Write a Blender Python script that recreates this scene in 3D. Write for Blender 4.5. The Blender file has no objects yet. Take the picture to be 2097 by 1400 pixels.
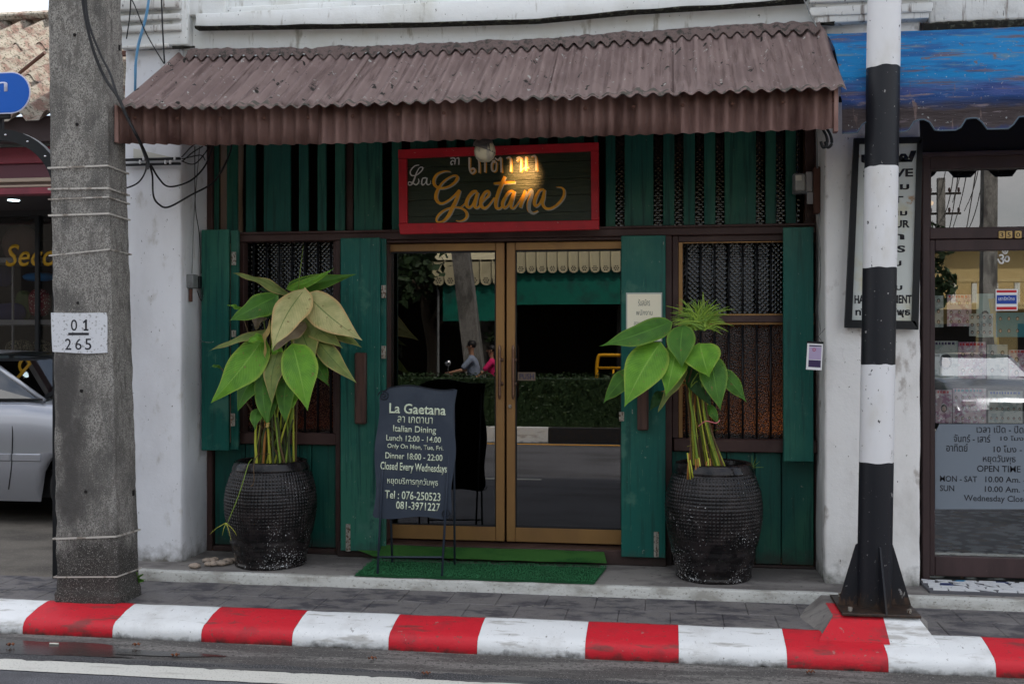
import bpy, bmesh, math, random
from mathutils import Vector, Matrix, noise
random.seed(7)
S = bpy.context.scene
COL = S.collection
R = math.radians

# ------------------------------------------------------------------ camera
# world: X along the shop front, Y into the building (front wall plane Y=0), Z up, road at Z=0
FPX, CX, CY, YAW, CD, EYE = 2150.0, 1048.5, 700.0, R(8.46), 7.0, 1.65
cam_d = bpy.data.cameras.new('camera')
cam = bpy.data.objects.new('camera', cam_d)
COL.objects.link(cam)
S.camera = cam
cam.location = (0, -CD, EYE)
cam.rotation_euler = (R(90), 0, YAW)
cam_d.sensor_width = 36
cam_d.lens = 36 * FPX / 2097
cam_d.clip_start = 0.05
cam_d.clip_end = 2000

# ------------------------------------------------------------------ sky, sun, exposure
SUN_EL, SUN_AZ = 56, 40            # sun behind the row of houses, to the right
world = bpy.data.worlds.new('World')
S.world = world
world.use_nodes = True
wn, wl = world.node_tree.nodes, world.node_tree.links
wn.clear()
wo = wn.new('ShaderNodeOutputWorld')
bg = wn.new('ShaderNodeBackground')
sky = wn.new('ShaderNodeTexSky')
sky.sky_type = 'NISHITA'
sky.sun_disc = False
sky.sun_elevation = R(SUN_EL)
sky.sun_rotation = R(SUN_AZ)
sky.dust_density = 3.0
sky.air_density = 1.2
hs = wn.new('ShaderNodeHueSaturation')
hs.inputs['Saturation'].default_value = 0.8
wl.new(sky.outputs[0], hs.inputs['Color'])
tc = wn.new('ShaderNodeTexCoord')
mp = wn.new('ShaderNodeMapping')
mp.inputs['Scale'].default_value = (1.2, 1.2, 3.0)
wl.new(tc.outputs['Generated'], mp.inputs[0])
cn = wn.new('ShaderNodeTexNoise')
cn.inputs['Scale'].default_value = 2.1
cn.inputs['Detail'].default_value = 8
cn.inputs['Roughness'].default_value = 0.62
wl.new(mp.outputs[0], cn.inputs[0])
cr = wn.new('ShaderNodeMapRange')
cr.inputs['From Min'].default_value = 0.40
cr.inputs['From Max'].default_value = 0.62
wl.new(cn.outputs[0], cr.inputs[0])
mx = wn.new('ShaderNodeMix')
mx.data_type = 'RGBA'
wl.new(cr.outputs[0], mx.inputs[0])
wl.new(hs.outputs[0], mx.inputs[6])
# cloud brightness grows towards the zenith as under a real overcast sky
sxw = wn.new('ShaderNodeSeparateXYZ')
wl.new(tc.outputs['Generated'], sxw.inputs[0])
cz_ = wn.new('ShaderNodeMapRange')
cz_.inputs['From Min'].default_value = 0.0
cz_.inputs['From Max'].default_value = 1.0
cz_.inputs['To Min'].default_value = 5.2
cz_.inputs['To Max'].default_value = 9.5
wl.new(sxw.outputs[2], cz_.inputs[0])
cm = wn.new('ShaderNodeVectorMath')
cm.operation = 'SCALE'
cm.inputs[0].default_value = (0.985, 0.98, 0.985)
wl.new(cz_.outputs[0], cm.inputs['Scale'])
wl.new(cm.outputs[0], mx.inputs[7])
wl.new(mx.outputs[2], bg.inputs[0])
bg.inputs[1].default_value = 0.10
wl.new(bg.outputs[0], wo.inputs[0])

sl = bpy.data.lights.new('sun', 'SUN')
sl.energy = 2.8
sl.angle = R(1.5)
sl.color = (1.0, 0.95, 0.87)
sun = bpy.data.objects.new('sun', sl)
COL.objects.link(sun)
d_ = Vector((math.sin(R(SUN_AZ)) * math.cos(R(SUN_EL)), math.cos(R(SUN_AZ)) * math.cos(R(SUN_EL)), math.sin(R(SUN_EL))))
sun.rotation_euler = (-d_).to_track_quat('-Z', 'Y').to_euler()
sun.location = (20, 30, 40)

S.view_settings.view_transform = 'Standard'
S.view_settings.look = 'None'
S.view_settings.gamma = 1
S.view_settings.use_curve_mapping = False
S.view_settings.exposure = 1.6

# ------------------------------------------------------------------ survey helpers (pixel of the photo at a given distance -> place)
def _a(u):
    a = (u - CX) / FPX
    return -math.sin(YAW) + a * math.cos(YAW), math.cos(YAW) + a * math.sin(YAW)
def X(u, D=7.0):
    x, y = _a(u)
    return x / y * D
def Z(u, v, D=7.0):
    x, y = _a(u)
    return EYE - (v - CY) * D / (y * FPX)
def P(u, v, D=7.0):
    return Vector((X(u, D), D - CD, Z(u, v, D)))

# ------------------------------------------------------------------ materials
def nm(nodes, t, **kw):
    n = nodes.new(t)
    for k, v in kw.items():
        setattr(n, k, v)
    return n
MATS = {}
def mat(name, base, rough=0.6, metal=0.0, layers=(), bump=None, rlayer=None, spec=0.28, emit=None, coat=0.0):
    """layers: (kind, scale3, lo, hi, colour) ; kind noise/voro/z/wave; 'z' uses world height"""
    if name in MATS:
        return MATS[name]
    m = bpy.data.materials.new(name)
    m.use_nodes = True
    N, L = m.node_tree.nodes, m.node_tree.links
    b = N['Principled BSDF']
    b.inputs['Roughness'].default_value = rough
    b.inputs['Metallic'].default_value = metal
    b.inputs['Specular IOR Level'].default_value = spec
    b.inputs['Coat Weight'].default_value = coat
    if emit:
        b.inputs['Emission Color'].default_value = (*emit[0], 1)
        b.inputs['Emission Strength'].default_value = emit[1]
    geo = nm(N, 'ShaderNodeNewGeometry')
    col = nm(N, 'ShaderNodeRGB')
    col.outputs[0].default_value = (*base, 1)
    cur = col.outputs[0]
    def vec(sc):
        mpn = nm(N, 'ShaderNodeMapping')
        mpn.inputs['Scale'].default_value = sc
        L.new(geo.outputs['Position'], mpn.inputs[0])
        return mpn.outputs[0]
    def noisy(sc, detail=6, rg=0.6):
        n = nm(N, 'ShaderNodeTexNoise')
        n.inputs['Scale'].default_value = 1
        n.inputs['Detail'].default_value = detail
        n.inputs['Roughness'].default_value = rg
        L.new(vec(sc), n.inputs['Vector'])
        return n.outputs[0]
    def rng(src, lo, hi):
        r = nm(N, 'ShaderNodeMapRange')
        r.interpolation_type = 'SMOOTHSTEP' if lo < hi else 'LINEAR'
        r.inputs['From Min'].default_value = lo
        r.inputs['From Max'].default_value = hi
        L.new(src, r.inputs[0])
        return r.outputs[0]
    for ly in layers:
        kind, sc, lo, hi, c = ly[:5]
        if kind == 'noise':
            f = rng(noisy(sc), lo, hi)
        elif kind == 'voro':
            v = nm(N, 'ShaderNodeTexVoronoi')
            v.inputs['Scale'].default_value = 1
            L.new(vec(sc), v.inputs['Vector'])
            f = rng(v.outputs['Distance'], lo, hi)
        elif kind == 'z':      # dirt that starts at a height: sc = noise scale, lo/hi heights
            sp = nm(N, 'ShaderNodeSeparateXYZ')
            L.new(geo.outputs['Position'], sp.inputs[0])
            ad = nm(N, 'ShaderNodeMath', operation='MULTIPLY_ADD')
            L.new(noisy(sc), ad.inputs[0])
            ad.inputs[1].default_value = ly[5] if len(ly) > 5 else 0.3
            L.new(sp.outputs[2], ad.inputs[2])
            f = rng(ad.outputs[0], lo, hi)
        k = nm(N, 'ShaderNodeMix', data_type='RGBA')
        L.new(f, k.inputs[0])
        L.new(cur, k.inputs[6])
        k.inputs[7].default_value = (*c, 1)
        cur = k.outputs[2]
    L.new(cur, b.inputs['Base Color'])
    if rlayer:
        sc, lo, hi, r0, r1 = rlayer
        r = nm(N, 'ShaderNodeMapRange')
        for i, v_ in ((1, lo), (2, hi), (3, r0), (4, r1)):
            r.inputs[i].default_value = v_
        L.new(noisy(sc), r.inputs[0])
        L.new(r.outputs[0], b.inputs['Roughness'])
    if bump:
        if not isinstance(bump[0], (list, tuple)) or not isinstance(bump[0][0], (list, tuple)):
            bump = [bump]
        prev = None
        for sc, st, dist in bump:
            bp = nm(N, 'ShaderNodeBump')
            bp.inputs['Strength'].default_value = st
            bp.inputs['Distance'].default_value = dist
            L.new(noisy(sc, 5, 0.65), bp.inputs['Height'])
            if prev:
                L.new(prev, bp.inputs['Normal'])
            prev = bp.outputs[0]
        L.new(prev, b.inputs['Normal'])
    MATS[name] = m
    return m

def glass_mat(name, refl, tint, ior=1.5, rough=0.0, pattern=None, warm=None):
    m = bpy.data.materials.new(name)
    m.use_nodes = True
    N, L = m.node_tree.nodes, m.node_tree.links
    N.clear()
    out = nm(N, 'ShaderNodeOutputMaterial')
    tr = nm(N, 'ShaderNodeBsdfTransparent')
    tr.inputs[0].default_value = (*tint, 1)
    gl = nm(N, 'ShaderNodeBsdfGlossy')
    gl.inputs[0].default_value = (1, 1, 1, 1)
    gl.inputs['Roughness'].default_value = rough
    fr = nm(N, 'ShaderNodeFresnel')
    fr.inputs[0].default_value = ior
    ad = nm(N, 'ShaderNodeMath', operation='ADD')
    ad.use_clamp = True
    ad.inputs[1].default_value = refl
    L.new(fr.outputs[0], ad.inputs[0])
    mxs = nm(N, 'ShaderNodeMixShader')
    L.new(ad.outputs[0], mxs.inputs[0])
    L.new(tr.outputs[0], mxs.inputs[1])
    L.new(gl.outputs[0], mxs.inputs[2])
    if pattern:
        geo = nm(N, 'ShaderNodeNewGeometry')
        mpn = nm(N, 'ShaderNodeMapping')
        mpn.inputs['Scale'].default_value = pattern
        mpn.inputs['Rotation'].default_value = (0, R(45), 0)
        L.new(geo.outputs['Position'], mpn.inputs[0])
        v = nm(N, 'ShaderNodeTexVoronoi')
        v.inputs['Scale'].default_value = 1
        v.inputs['Randomness'].default_value = 0.15 if not warm else 0.9
        L.new(mpn.outputs[0], v.inputs['Vector'])
        bp = nm(N, 'ShaderNodeBump')
        bp.inputs['Strength'].default_value = 1.0
        bp.inputs['Distance'].default_value = 0.003 if warm else 0.0045
        L.new(v.outputs['Distance'], bp.inputs['Height'])
        L.new(bp.outputs[0], gl.inputs['Normal'])
        if warm:
            df = nm(N, 'ShaderNodeBsdfTranslucent')
            df.inputs[0].default_value = (*warm, 1)
            L.new(bp.outputs[0], df.inputs['Normal'])
            rw = nm(N, 'ShaderNodeMapRange')
            rw.inputs[1].default_value = 0.15
            rw.inputs[2].default_value = 0.55
            L.new(v.outputs['Distance'], rw.inputs[0])
            cw = nm(N, 'ShaderNodeMix', data_type='RGBA')
            cw.inputs[6].default_value = (*warm, 1)
            cw.inputs[7].default_value = (warm[0] * .12, warm[1] * .10, warm[2] * .1, 1)
            L.new(rw.outputs[0], cw.inputs[0])
            L.new(cw.outputs[2], df.inputs[0])
            m2 = nm(N, 'ShaderNodeMixShader')
            m2.inputs[0].default_value = 0.8
            L.new(tr.outputs[0], m2.inputs[1])
            L.new(df.outputs[0], m2.inputs[2])
            L.new(m2.outputs[0], mxs.inputs[1])
    L.new(mxs.outputs[0], out.inputs[0])
    MATS[name] = m
    return m

M = {}
M['green'] = mat('green_paint', (0.003, 0.088, 0.070), 0.42, layers=[
    ('noise', (1.3, 1.3, 0.9), 0.46, 0.66, (0.022, 0.125, 0.085)),
    ('noise', (34, 34, 1.6), 0.48, 0.70, (0.003, 0.055, 0.046)),
    ('noise', (3, 3, 3), 0.58, 0.68, (0.04, 0.135, 0.10)),
    ('noise', (90, 90, 5), 0.655, 0.69, (0.05, 0.14, 0.11)),
    ('noise', (45, 45, 22), 0.685, 0.70, (0.22, 0.24, 0.20)),
    ('z', (14, 14, 14), 0.40, 0.30, (0.03, 0.055, 0.045), 0.2)],
    bump=[((70, 70, 3), 0.5, 0.006), ((300, 300, 40), 0.3, 0.002)], rlayer=((6, 6, 2), 0.35, 0.7, 0.33, 0.6))
M['green_dark'] = mat('green_plank_paint', (0.004, 0.070, 0.054), 0.5, layers=[
    ('noise', (1.7, 1.7, 0.9), 0.45, 0.65, (0.018, 0.10, 0.064)),
    ('noise', (40, 40, 2), 0.48, 0.68, (0.004, 0.040, 0.032)),
    ('noise', (90, 90, 5), 0.65, 0.69, (0.04, 0.10, 0.08)),
    ('noise', (55, 55, 30), 0.69, 0.705, (0.14, 0.17, 0.14)),
    ('z', (14, 14, 14), 0.42, 0.30, (0.03, 0.04, 0.034), 0.2)],
    bump=[((80, 80, 3), 0.5, 0.006)], rlayer=((6, 6, 2), 0.35, 0.7, 0.4, 0.65))
M['brown'] = mat('brown_painted_wood', (0.052, 0.026, 0.023), 0.5, layers=[
    ('noise', (3, 3, 3), 0.4, 0.75, (0.085, 0.05, 0.045)),
    ('noise', (60, 60, 12), 0.7, 0.76, (0.16, 0.13, 0.11)),
    ('z', (6, 6, 6), 0.50, 0.30, (0.03, 0.022, 0.02))],
    bump=[((60, 60, 6), 0.25, 0.004)])
M['handle_wood'] = mat('handle_wood', (0.085, 0.042, 0.032), 0.45, layers=[('noise', (60, 60, 4), 0.4, 0.7, (0.045, 0.024, 0.02))], bump=[((90, 90, 5), 0.3, 0.003)])
M['brass'] = mat('bronze_door_frame', (0.30, 0.165, 0.062), 0.42, metal=0.45, layers=[
    ('noise', (3, 3, 1), 0.4, 0.7, (0.22, 0.12, 0.055)),
    ('z', (10, 4, 10), 0.62, 0.35, (0.24, 0.14, 0.05))],
    bump=[((400, 400, 8), 0.08, 0.001)])
M['black'] = mat('black_painted_steel', (0.007, 0.008, 0.010), 0.45, bump=[((120, 120, 120), 0.15, 0.002)])
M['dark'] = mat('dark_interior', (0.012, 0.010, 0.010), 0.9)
M['steel'] = mat('worn_hinge_steel', (0.34, 0.32, 0.28), 0.45, metal=0.5, layers=[('noise', (90, 90, 60), 0.5, 0.6, (0.10, 0.05, 0.03))])
M['plaster'] = mat('white_plaster', (0.80, 0.81, 0.84), 0.8, layers=[
    ('noise', (1.6, 1.6, 0.8), 0.42, 0.7, (0.68, 0.68, 0.70)),
    ('noise', (9, 9, 5), 0.56, 0.74, (0.56, 0.55, 0.53)),
    ('noise', (55, 55, 40), 0.68, 0.71, (0.16, 0.15, 0.14)),
    ('z', (14, 14, 14), 0.46, 0.30, (0.17, 0.16, 0.14), 0.3)],
    bump=[((6, 6, 6), 0.25, 0.02), ((60, 60, 60), 0.3, 0.004)])
M['plaster_warm'] = mat('grimy_white_plaster', (0.74, 0.73, 0.71), 0.85, layers=[
    ('noise', (2.2, 2.2, 1.2), 0.45, 0.75, (0.50, 0.48, 0.45)),
    ('noise', (8, 8, 5), 0.58, 0.70, (0.42, 0.39, 0.36)),
    ('noise', (45, 45, 30), 0.68, 0.73, (0.11, 0.10, 0.08)),
    ('z', (14, 14, 14), 0.46, 0.30, (0.13, 0.13, 0.11), 0.3)],
    bump=[((8, 8, 8), 0.3, 0.02), ((60, 60, 60), 0.35, 0.004)])
M['upper'] = mat('weathered_upper_wall', (0.74, 0.76, 0.76), 0.85, layers=[
    ('noise', (1.8, 1.8, 1.2), 0.45, 0.75, (0.56, 0.56, 0.50)),
    ('noise', (14, 14, 3.5), 0.57, 0.72, (0.38, 0.37, 0.33)),
    ('noise', (50, 50, 30), 0.655, 0.69, (0.07, 0.08, 0.06))],
    bump=[((7, 7, 7), 0.3, 0.02), ((70, 70, 70), 0.3, 0.004)])
M['streaked'] = mat('black_streaked_stucco', (0.64, 0.64, 0.62), 0.85, layers=[
    ('noise', (24, 24, 2.2), 0.55, 0.68, (0.22, 0.19, 0.17)),
    ('noise', (60, 60, 12), 0.62, 0.70, (0.05, 0.045, 0.04)),
    ('noise', (4, 4, 4), 0.55, 0.8, (0.42, 0.41, 0.38))],
    bump=[((9, 9, 9), 0.4, 0.02), ((70, 70, 70), 0.3, 0.004)])
M['mould'] = mat('black_mould', (0.018, 0.017, 0.014), 0.95, layers=[('noise', (30, 30, 30), 0.52, 0.65, (0.08, 0.08, 0.06))], bump=[((50, 50, 50), 0.8, 0.01)])
M['concrete'] = mat('pole_concrete', (0.30, 0.285, 0.26), 0.92, layers=[
    ('noise', (150, 150, 110), 0.42, 0.60, (0.11, 0.103, 0.095)),
    ('noise', (4.5, 4.5, 1.8), 0.46, 0.62, (0.10, 0.095, 0.088)),
    ('noise', (28, 28, 12), 0.50, 0.66, (0.13, 0.12, 0.11)),
    ('z', (7, 7, 4), 0.92, 0.74, (0.045, 0.042, 0.038), 0.75),
    ('noise', (210, 210, 210), 0.58, 0.66, (0.46, 0.44, 0.41)),
    ('noise', (16, 16, 5), 0.63, 0.70, (0.27, 0.25, 0.225)),
    ('noise', (16, 16, 5.0), 0.60, 0.70, (0.09, 0.085, 0.078)),
    ('noise', (2.2, 2.2, 1.1), 0.52, 0.66, (0.075, 0.07, 0.066))],
    bump=[((50, 50, 50), 0.6, 0.010), ((190, 190, 190), 0.7, 0.004)])
M['slab'] = mat('porch_concrete', (0.22, 0.205, 0.19), 0.85, layers=[
    ('noise', (2.2, 4, 2), 0.42, 0.62, (0.12, 0.11, 0.105)),
    ('noise', (18, 18, 18), 0.58, 0.7, (0.085, 0.08, 0.075)),
    ('noise', (90, 90, 90), 0.66, 0.7, (0.34, 0.32, 0.29))],
    bump=[((12, 12, 12), 0.3, 0.01), ((90, 90, 90), 0.3, 0.003)])
M['slab_edge'] = mat('painted_slab_edge', (0.50, 0.50, 0.47), 0.85, layers=[
    ('noise', (3, 3, 6), 0.45, 0.62, (0.30, 0.29, 0.26)),
    ('noise', (60, 60, 90), 0.55, 0.68, (0.26, 0.25, 0.22))],
    bump=[((30, 30, 30), 0.5, 0.008)])
M['forecourt'] = mat('forecourt_concrete', (0.135, 0.12, 0.10), 0.8, layers=[
    ('noise', (1.4, 2.4, 1), 0.42, 0.66, (0.075, 0.066, 0.056)),
    ('noise', (110, 110, 110), 0.58, 0.66, (0.27, 0.25, 0.22))],
    bump=[((80, 80, 80), 0.4, 0.003)])
M['tile'] = mat('paving_tile', (0.15, 0.14, 0.138), 0.75, layers=[
    ('noise', (5, 9, 5), 0.44, 0.60, (0.062, 0.058, 0.066)),
    ('noise', (12, 26, 12), 0.52, 0.62, (0.145, 0.135, 0.128)),
    ('noise', (60, 60, 60), 0.58, 0.68, (0.07, 0.066, 0.066))],
    bump=[((40, 40, 40), 0.4, 0.006)], rlayer=((4, 4, 4), 0.35, 0.65, 0.5, 0.85))
M['grout'] = mat('paving_bed', (0.062, 0.058, 0.056), 0.95)
M['asphalt'] = mat('asphalt', (0.125, 0.125, 0.138), 0.85, layers=[
    ('noise', (120, 120, 120), 0.48, 0.58, (0.06, 0.06, 0.066)),
    ('noise', (170, 170, 170), 0.57, 0.64, (0.30, 0.30, 0.31)),
    ('noise', (0.7, 1.4, 1), 0.45, 0.7, (0.065, 0.064, 0.068))],
    bump=[((150, 150, 150), 0.6, 0.005)])
M['gutter'] = mat('gutter_concrete', (0.16, 0.15, 0.14), 0.8, layers=[
    ('noise', (1.3, 9, 1), 0.40, 0.55, (0.075, 0.07, 0.066)),
    ('noise', (40, 60, 1), 0.52, 0.62, (0.05, 0.046, 0.044)),
    ('noise', (120, 120, 120), 0.60, 0.66, (0.30, 0.28, 0.26))],
    bump=[((60, 60, 60), 0.4, 0.004)])
M['wet'] = mat('wet_gutter_water', (0.030, 0.027, 0.025), 0.22, layers=[('noise', (60, 60, 1), 0.5, 0.6, (0.06, 0.055, 0.05))], bump=[((30, 30, 30), 0.1, 0.003)])
M['roadpaint'] = mat('road_line_paint', (0.56, 0.55, 0.50), 0.7, layers=[
    ('noise', (90, 90, 1), 0.56, 0.66, (0.28, 0.27, 0.25)),
    ('noise', (3, 20, 1), 0.55, 0.75, (0.40, 0.38, 0.34))], bump=[((120, 120, 120), 0.4, 0.003)])
M['yellowpaint'] = mat('yellow_line_paint', (0.62, 0.30, 0.02), 0.7, layers=[('noise', (60, 60, 1), 0.56, 0.66, (0.2, 0.12, 0.05))])
GR = ('z', (16, 16, 16), 0.086, 0.045, (0.035, 0.032, 0.026), 0.11)
M['kerb_red'] = mat('kerb_red_paint', (0.52, 0.014, 0.026), 0.55, layers=[
    ('noise', (7, 7, 7), 0.5, 0.75, (0.34, 0.022, 0.03)),
    ('noise', (45, 45, 45), 0.61, 0.67, (0.24, 0.05, 0.045)),
    ('noise', (3, 16, 12), 0.575, 0.66, (0.24, 0.035, 0.035)),
    ('noise', (24, 9, 40), 0.67, 0.70, (0.36, 0.12, 0.11)),
    ('noise', (80, 80, 80), 0.675, 0.69, (0.05, 0.03, 0.03)), GR],
    bump=[((14, 14, 14), 0.35, 0.012), ((110, 110, 110), 0.3, 0.003)])
M['kerb_white'] = mat('kerb_white_paint', (0.68, 0.69, 0.69), 0.6, layers=[
    ('noise', (5, 5, 5), 0.48, 0.75, (0.56, 0.56, 0.55)),
    ('noise', (60, 30, 60), 0.63, 0.72, (0.36, 0.35, 0.33)), 
    ('noise', (100, 100, 100), 0.67, 0.70, (0.10, 0.09, 0.09)),
    ('noise', (3, 16, 14), 0.54, 0.66, (0.40, 0.39, 0.37)),
    ('noise', (26, 9, 40), 0.67, 0.70, (0.26, 0.25, 0.24)), GR],
    bump=[((14, 14, 14), 0.35, 0.012), ((110, 110, 110), 0.3, 0.003)])
M['kerb_black'] = mat('kerb_black_paint', (0.02, 0.02, 0.022), 0.6)
M['pole_white'] = mat('pole_white_paint', (0.66, 0.66, 0.67), 0.45, layers=[
    ('noise', (4, 4, 2), 0.5, 0.8, (0.54, 0.52, 0.48)),
    ('noise', (42, 42, 24), 0.66, 0.68, (0.05, 0.05, 0.05))], bump=[((30, 30, 30), 0.2, 0.003)])
M['pole_black'] = mat('pole_black_paint', (0.009, 0.010, 0.014), 0.45, layers=[
    ('noise', (60, 60, 60), 0.68, 0.70, (0.25, 0.24, 0.24)),
    ('z', (22, 22, 9), 0.55, 0.50, (0.10, 0.055, 0.035), 0.58),
    ('noise', (26, 26, 15), 0.675, 0.69, (0.32, 0.31, 0.30)),
    ('z', (14, 14, 10), 0.42, 0.30, (0.025, 0.018, 0.014), 0.2)], bump=[((30, 30, 20), 0.2, 0.003)])
M['awn_top'] = mat('brown_roof_sheet', (0.37, 0.275, 0.258), 0.6, layers=[
    ('noise', (5, 3, 3), 0.4, 0.65, (0.29, 0.21, 0.198)),
    ('noise', (40, 3, 3), 0.5, 0.66, (0.22, 0.155, 0.145)),
    ('noise', (70, 50, 50), 0.60, 0.70, (0.33, 0.25, 0.23)),
    ('noise', (17, 10, 10), 0.635, 0.655, (0.035, 0.032, 0.028)),
    ('noise', (30, 20, 20), 0.655, 0.665, (0.62, 0.61, 0.58)),
    ('noise', (60, 40, 40), 0.67, 0.70, (0.50, 0.47, 0.45))],
    bump=[((80, 80, 80), 0.15, 0.002)])
M['awn_face'] = mat('brown_fascia_sheet', (0.31, 0.185, 0.158), 0.6, layers=[
    ('noise', (6, 6, 2), 0.4, 0.7, (0.14, 0.072, 0.06)),
    ('noise', (70, 70, 70), 0.6, 0.7, (0.23, 0.13, 0.11))], bump=[((80, 80, 80), 0.2, 0.002)])
M['mossy'] = mat('mossy_sheet_edge', (0.07, 0.065, 0.055), 0.9, layers=[('noise', (25, 25, 25), 0.45, 0.55, (0.17, 0.12, 0.11))], bump=[((60, 60, 60), 0.6, 0.004)])
M['sign_red'] = mat('red_sign_frame_paint', (0.40, 0.012, 0.020), 0.45, layers=[
    ('noise', (10, 10, 10), 0.45, 0.7, (0.30, 0.012, 0.018)),
    ('noise', (60, 60, 120), 0.69, 0.73, (0.5, 0.40, 0.35))], bump=[((12, 12, 90), 0.35, 0.004)])
M['sign_green'] = mat('dark_green_sign_board', (0.016, 0.024, 0.012), 0.36, layers=[('noise', (9, 9, 60), 0.5, 0.7, (0.028, 0.034, 0.014))], bump=[((7, 7, 110), 0.5, 0.006)])
M['gold'] = mat('golden_sign_paint', (0.60, 0.27, 0.014), 0.5, layers=[('noise', (20, 20, 20), 0.4, 0.7, (0.46, 0.20, 0.012))])
M['offwhite'] = mat('off_white_paint', (0.60, 0.59, 0.52), 0.6)
M['board'] = mat('slate_blue_board_paint', (0.022, 0.031, 0.048), 0.55, layers=[('noise', (4, 4, 4), 0.4, 0.7, (0.038, 0.048, 0.066)), ('noise', (90, 90, 90), 0.73, 0.75, (0.3, 0.3, 0.3))], bump=[((40, 40, 40), 0.15, 0.002)])
M['chalk'] = mat('pale_green_lettering', (0.56, 0.62, 0.47), 0.7)
M['matgreen'] = mat('green_turf_mat', (0.028, 0.15, 0.058), 0.95, layers=[
    ('noise', (3, 6, 3), 0.45, 0.7, (0.03, 0.12, 0.05)),
    ('noise', (140, 140, 140), 0.5, 0.65, (0.035, 0.18, 0.07)),
    ('noise', (50, 50, 50), 0.69, 0.705, (0.4, 0.45, 0.38))], bump=[((220, 220, 220), 0.9, 0.006)])
M['matlight'] = mat('worn_turf_mat', (0.075, 0.22, 0.05), 0.95, layers=[
    ('noise', (3, 8, 8), 0.45, 0.7, (0.02, 0.12, 0.03)),
    ('noise', (140, 140, 140), 0.5, 0.65, (0.07, 0.24, 0.04))], bump=[((220, 220, 220), 0.9, 0.006)])
M['paper'] = mat('cream_paper', (0.86, 0.80, 0.62), 0.6)
M['ink'] = mat('dark_ink', (0.02, 0.02, 0.025), 0.6)
M['white'] = mat('white_print', (0.78, 0.78, 0.78), 0.5)
M['blueprint'] = mat('blue_print', (0.02, 0.06, 0.32), 0.5)
M['redprint'] = mat('red_print', (0.52, 0.02, 0.03), 0.5)
M['purple'] = mat('purple_print', (0.05, 0.03, 0.09), 0.5)
M['lilac'] = mat('lilac_print', (0.42, 0.34, 0.50), 0.6)
M['signblue'] = mat('street_sign_blue', (0.004, 0.10, 0.48), 0.35)
M['signedge'] = mat('street_sign_border', (0.60, 0.62, 0.78), 0.35)
M['maroon'] = mat('maroon_fascia_paint', (0.24, 0.048, 0.065), 0.55, layers=[('noise', (4, 4, 4), 0.45, 0.75, (0.18, 0.04, 0.055))])
M['maroon2'] = mat('dusky_maroon_paint', (0.13, 0.05, 0.065), 0.6)
M['cream'] = mat('cream_moulding', (0.42, 0.33, 0.26), 0.6)
M['rooftile'] = mat('old_cement_roof', (0.42, 0.38, 0.32), 0.95, layers=[
    ('noise', (7, 7, 7), 0.45, 0.62, (0.28, 0.18, 0.15)),
    ('noise', (34, 34, 34), 0.50, 0.64, (0.10, 0.10, 0.075)),
    ('noise', (60, 60, 60), 0.64, 0.7, (0.56, 0.55, 0.5))], bump=[((60, 60, 60), 0.8, 0.012)])
M['carpaint'] = mat('silver_car_paint', (0.30, 0.31, 0.34), 0.28, metal=0.55, coat=0.7)
M['cargrey'] = mat('grey_car_paint', (0.16, 0.17, 0.19), 0.3, metal=0.5, coat=0.7)
M['rubber'] = mat('black_rubber', (0.015, 0.015, 0.016), 0.7)
M['chrome'] = mat('bright_metal', (0.6, 0.6, 0.62), 0.2, metal=1.0)
M['bluetarp'] = mat('faded_blue_awning', (0.012, 0.28, 0.62), 0.65, layers=[
    ('noise', (2.5, 2.5, 12), 0.47, 0.60, (0.02, 0.15, 0.42)),
    ('noise', (3.5, 3.5, 30), 0.56, 0.66, (0.16, 0.30, 0.42)),
    ('z', (3, 3, 16), 3.25, 3.15, (0.10, 0.13, 0.36), 0.30),
    ('z', (4, 4, 16), 3.16, 3.08, (0.016, 0.075, 0.26), 0.26),
    ('noise', (2.2, 2.2, 24), 0.57, 0.66, (0.17, 0.15, 0.22)),
    ('z', (4, 4, 16), 3.03, 2.97, (0.09, 0.07, 0.072), 0.14),
    ('noise', (5, 5, 34), 0.60, 0.70, (0.30, 0.24, 0.27)),
    ('noise', (18, 18, 3), 0.62, 0.70, (0.24, 0.17, 0.16)),
    ('z', (14, 14, 9), 2.835, 2.80, (0.01, 0.06, 0.26), 0.06),
    ('noise', (60, 60, 60), 0.655, 0.68, (0.5, 0.52, 0.52))], bump=[((4, 4, 26), 0.7, 0.03), ((80, 80, 80), 0.4, 0.003)])
M['shopframe'] = mat('dark_shop_frame', (0.040, 0.024, 0.024), 0.5, layers=[('noise', (5, 5, 2), 0.4, 0.7, (0.06, 0.035, 0.035)), ('noise', (40, 40, 14), 0.72, 0.75, (0.3, 0.2, 0.14))], bump=[((60, 60, 8), 0.25, 0.004)])
M['pot'] = None
M['soil'] = mat('potting_soil', (0.03, 0.02, 0.014), 1.0, bump=[((60, 60, 60), 0.8, 0.01)])
M['greytin'] = mat('grey_plastic', (0.20, 0.21, 0.21), 0.5, layers=[('noise', (20, 20, 20), 0.5, 0.7, (0.12, 0.12, 0.12))])
M['cablek'] = mat('black_cable', (0.016, 0.016, 0.018), 0.5)
M['cableb'] = mat('blue_cable', (0.12, 0.30, 0.50), 0.5)
M['yellow'] = mat('yellow_railing_paint', (0.75, 0.36, 0.01), 0.4)
M['creamawn'] = mat('cream_awning_tin', (0.62, 0.55, 0.36), 0.45)
M['tarp'] = mat('green_tarpaulin', (0.01, 0.17, 0.12), 0.5, layers=[('noise', (3, 3, 3), 0.45, 0.7, (0.02, 0.10, 0.08))], bump=[((4, 4, 12), 0.4, 0.03)])
M['stripwhite'] = mat('band_steel', (0.46, 0.43, 0.39), 0.5, layers=[('noise', (14, 14, 14), 0.5, 0.6, (0.22, 0.19, 0.16))])
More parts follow.
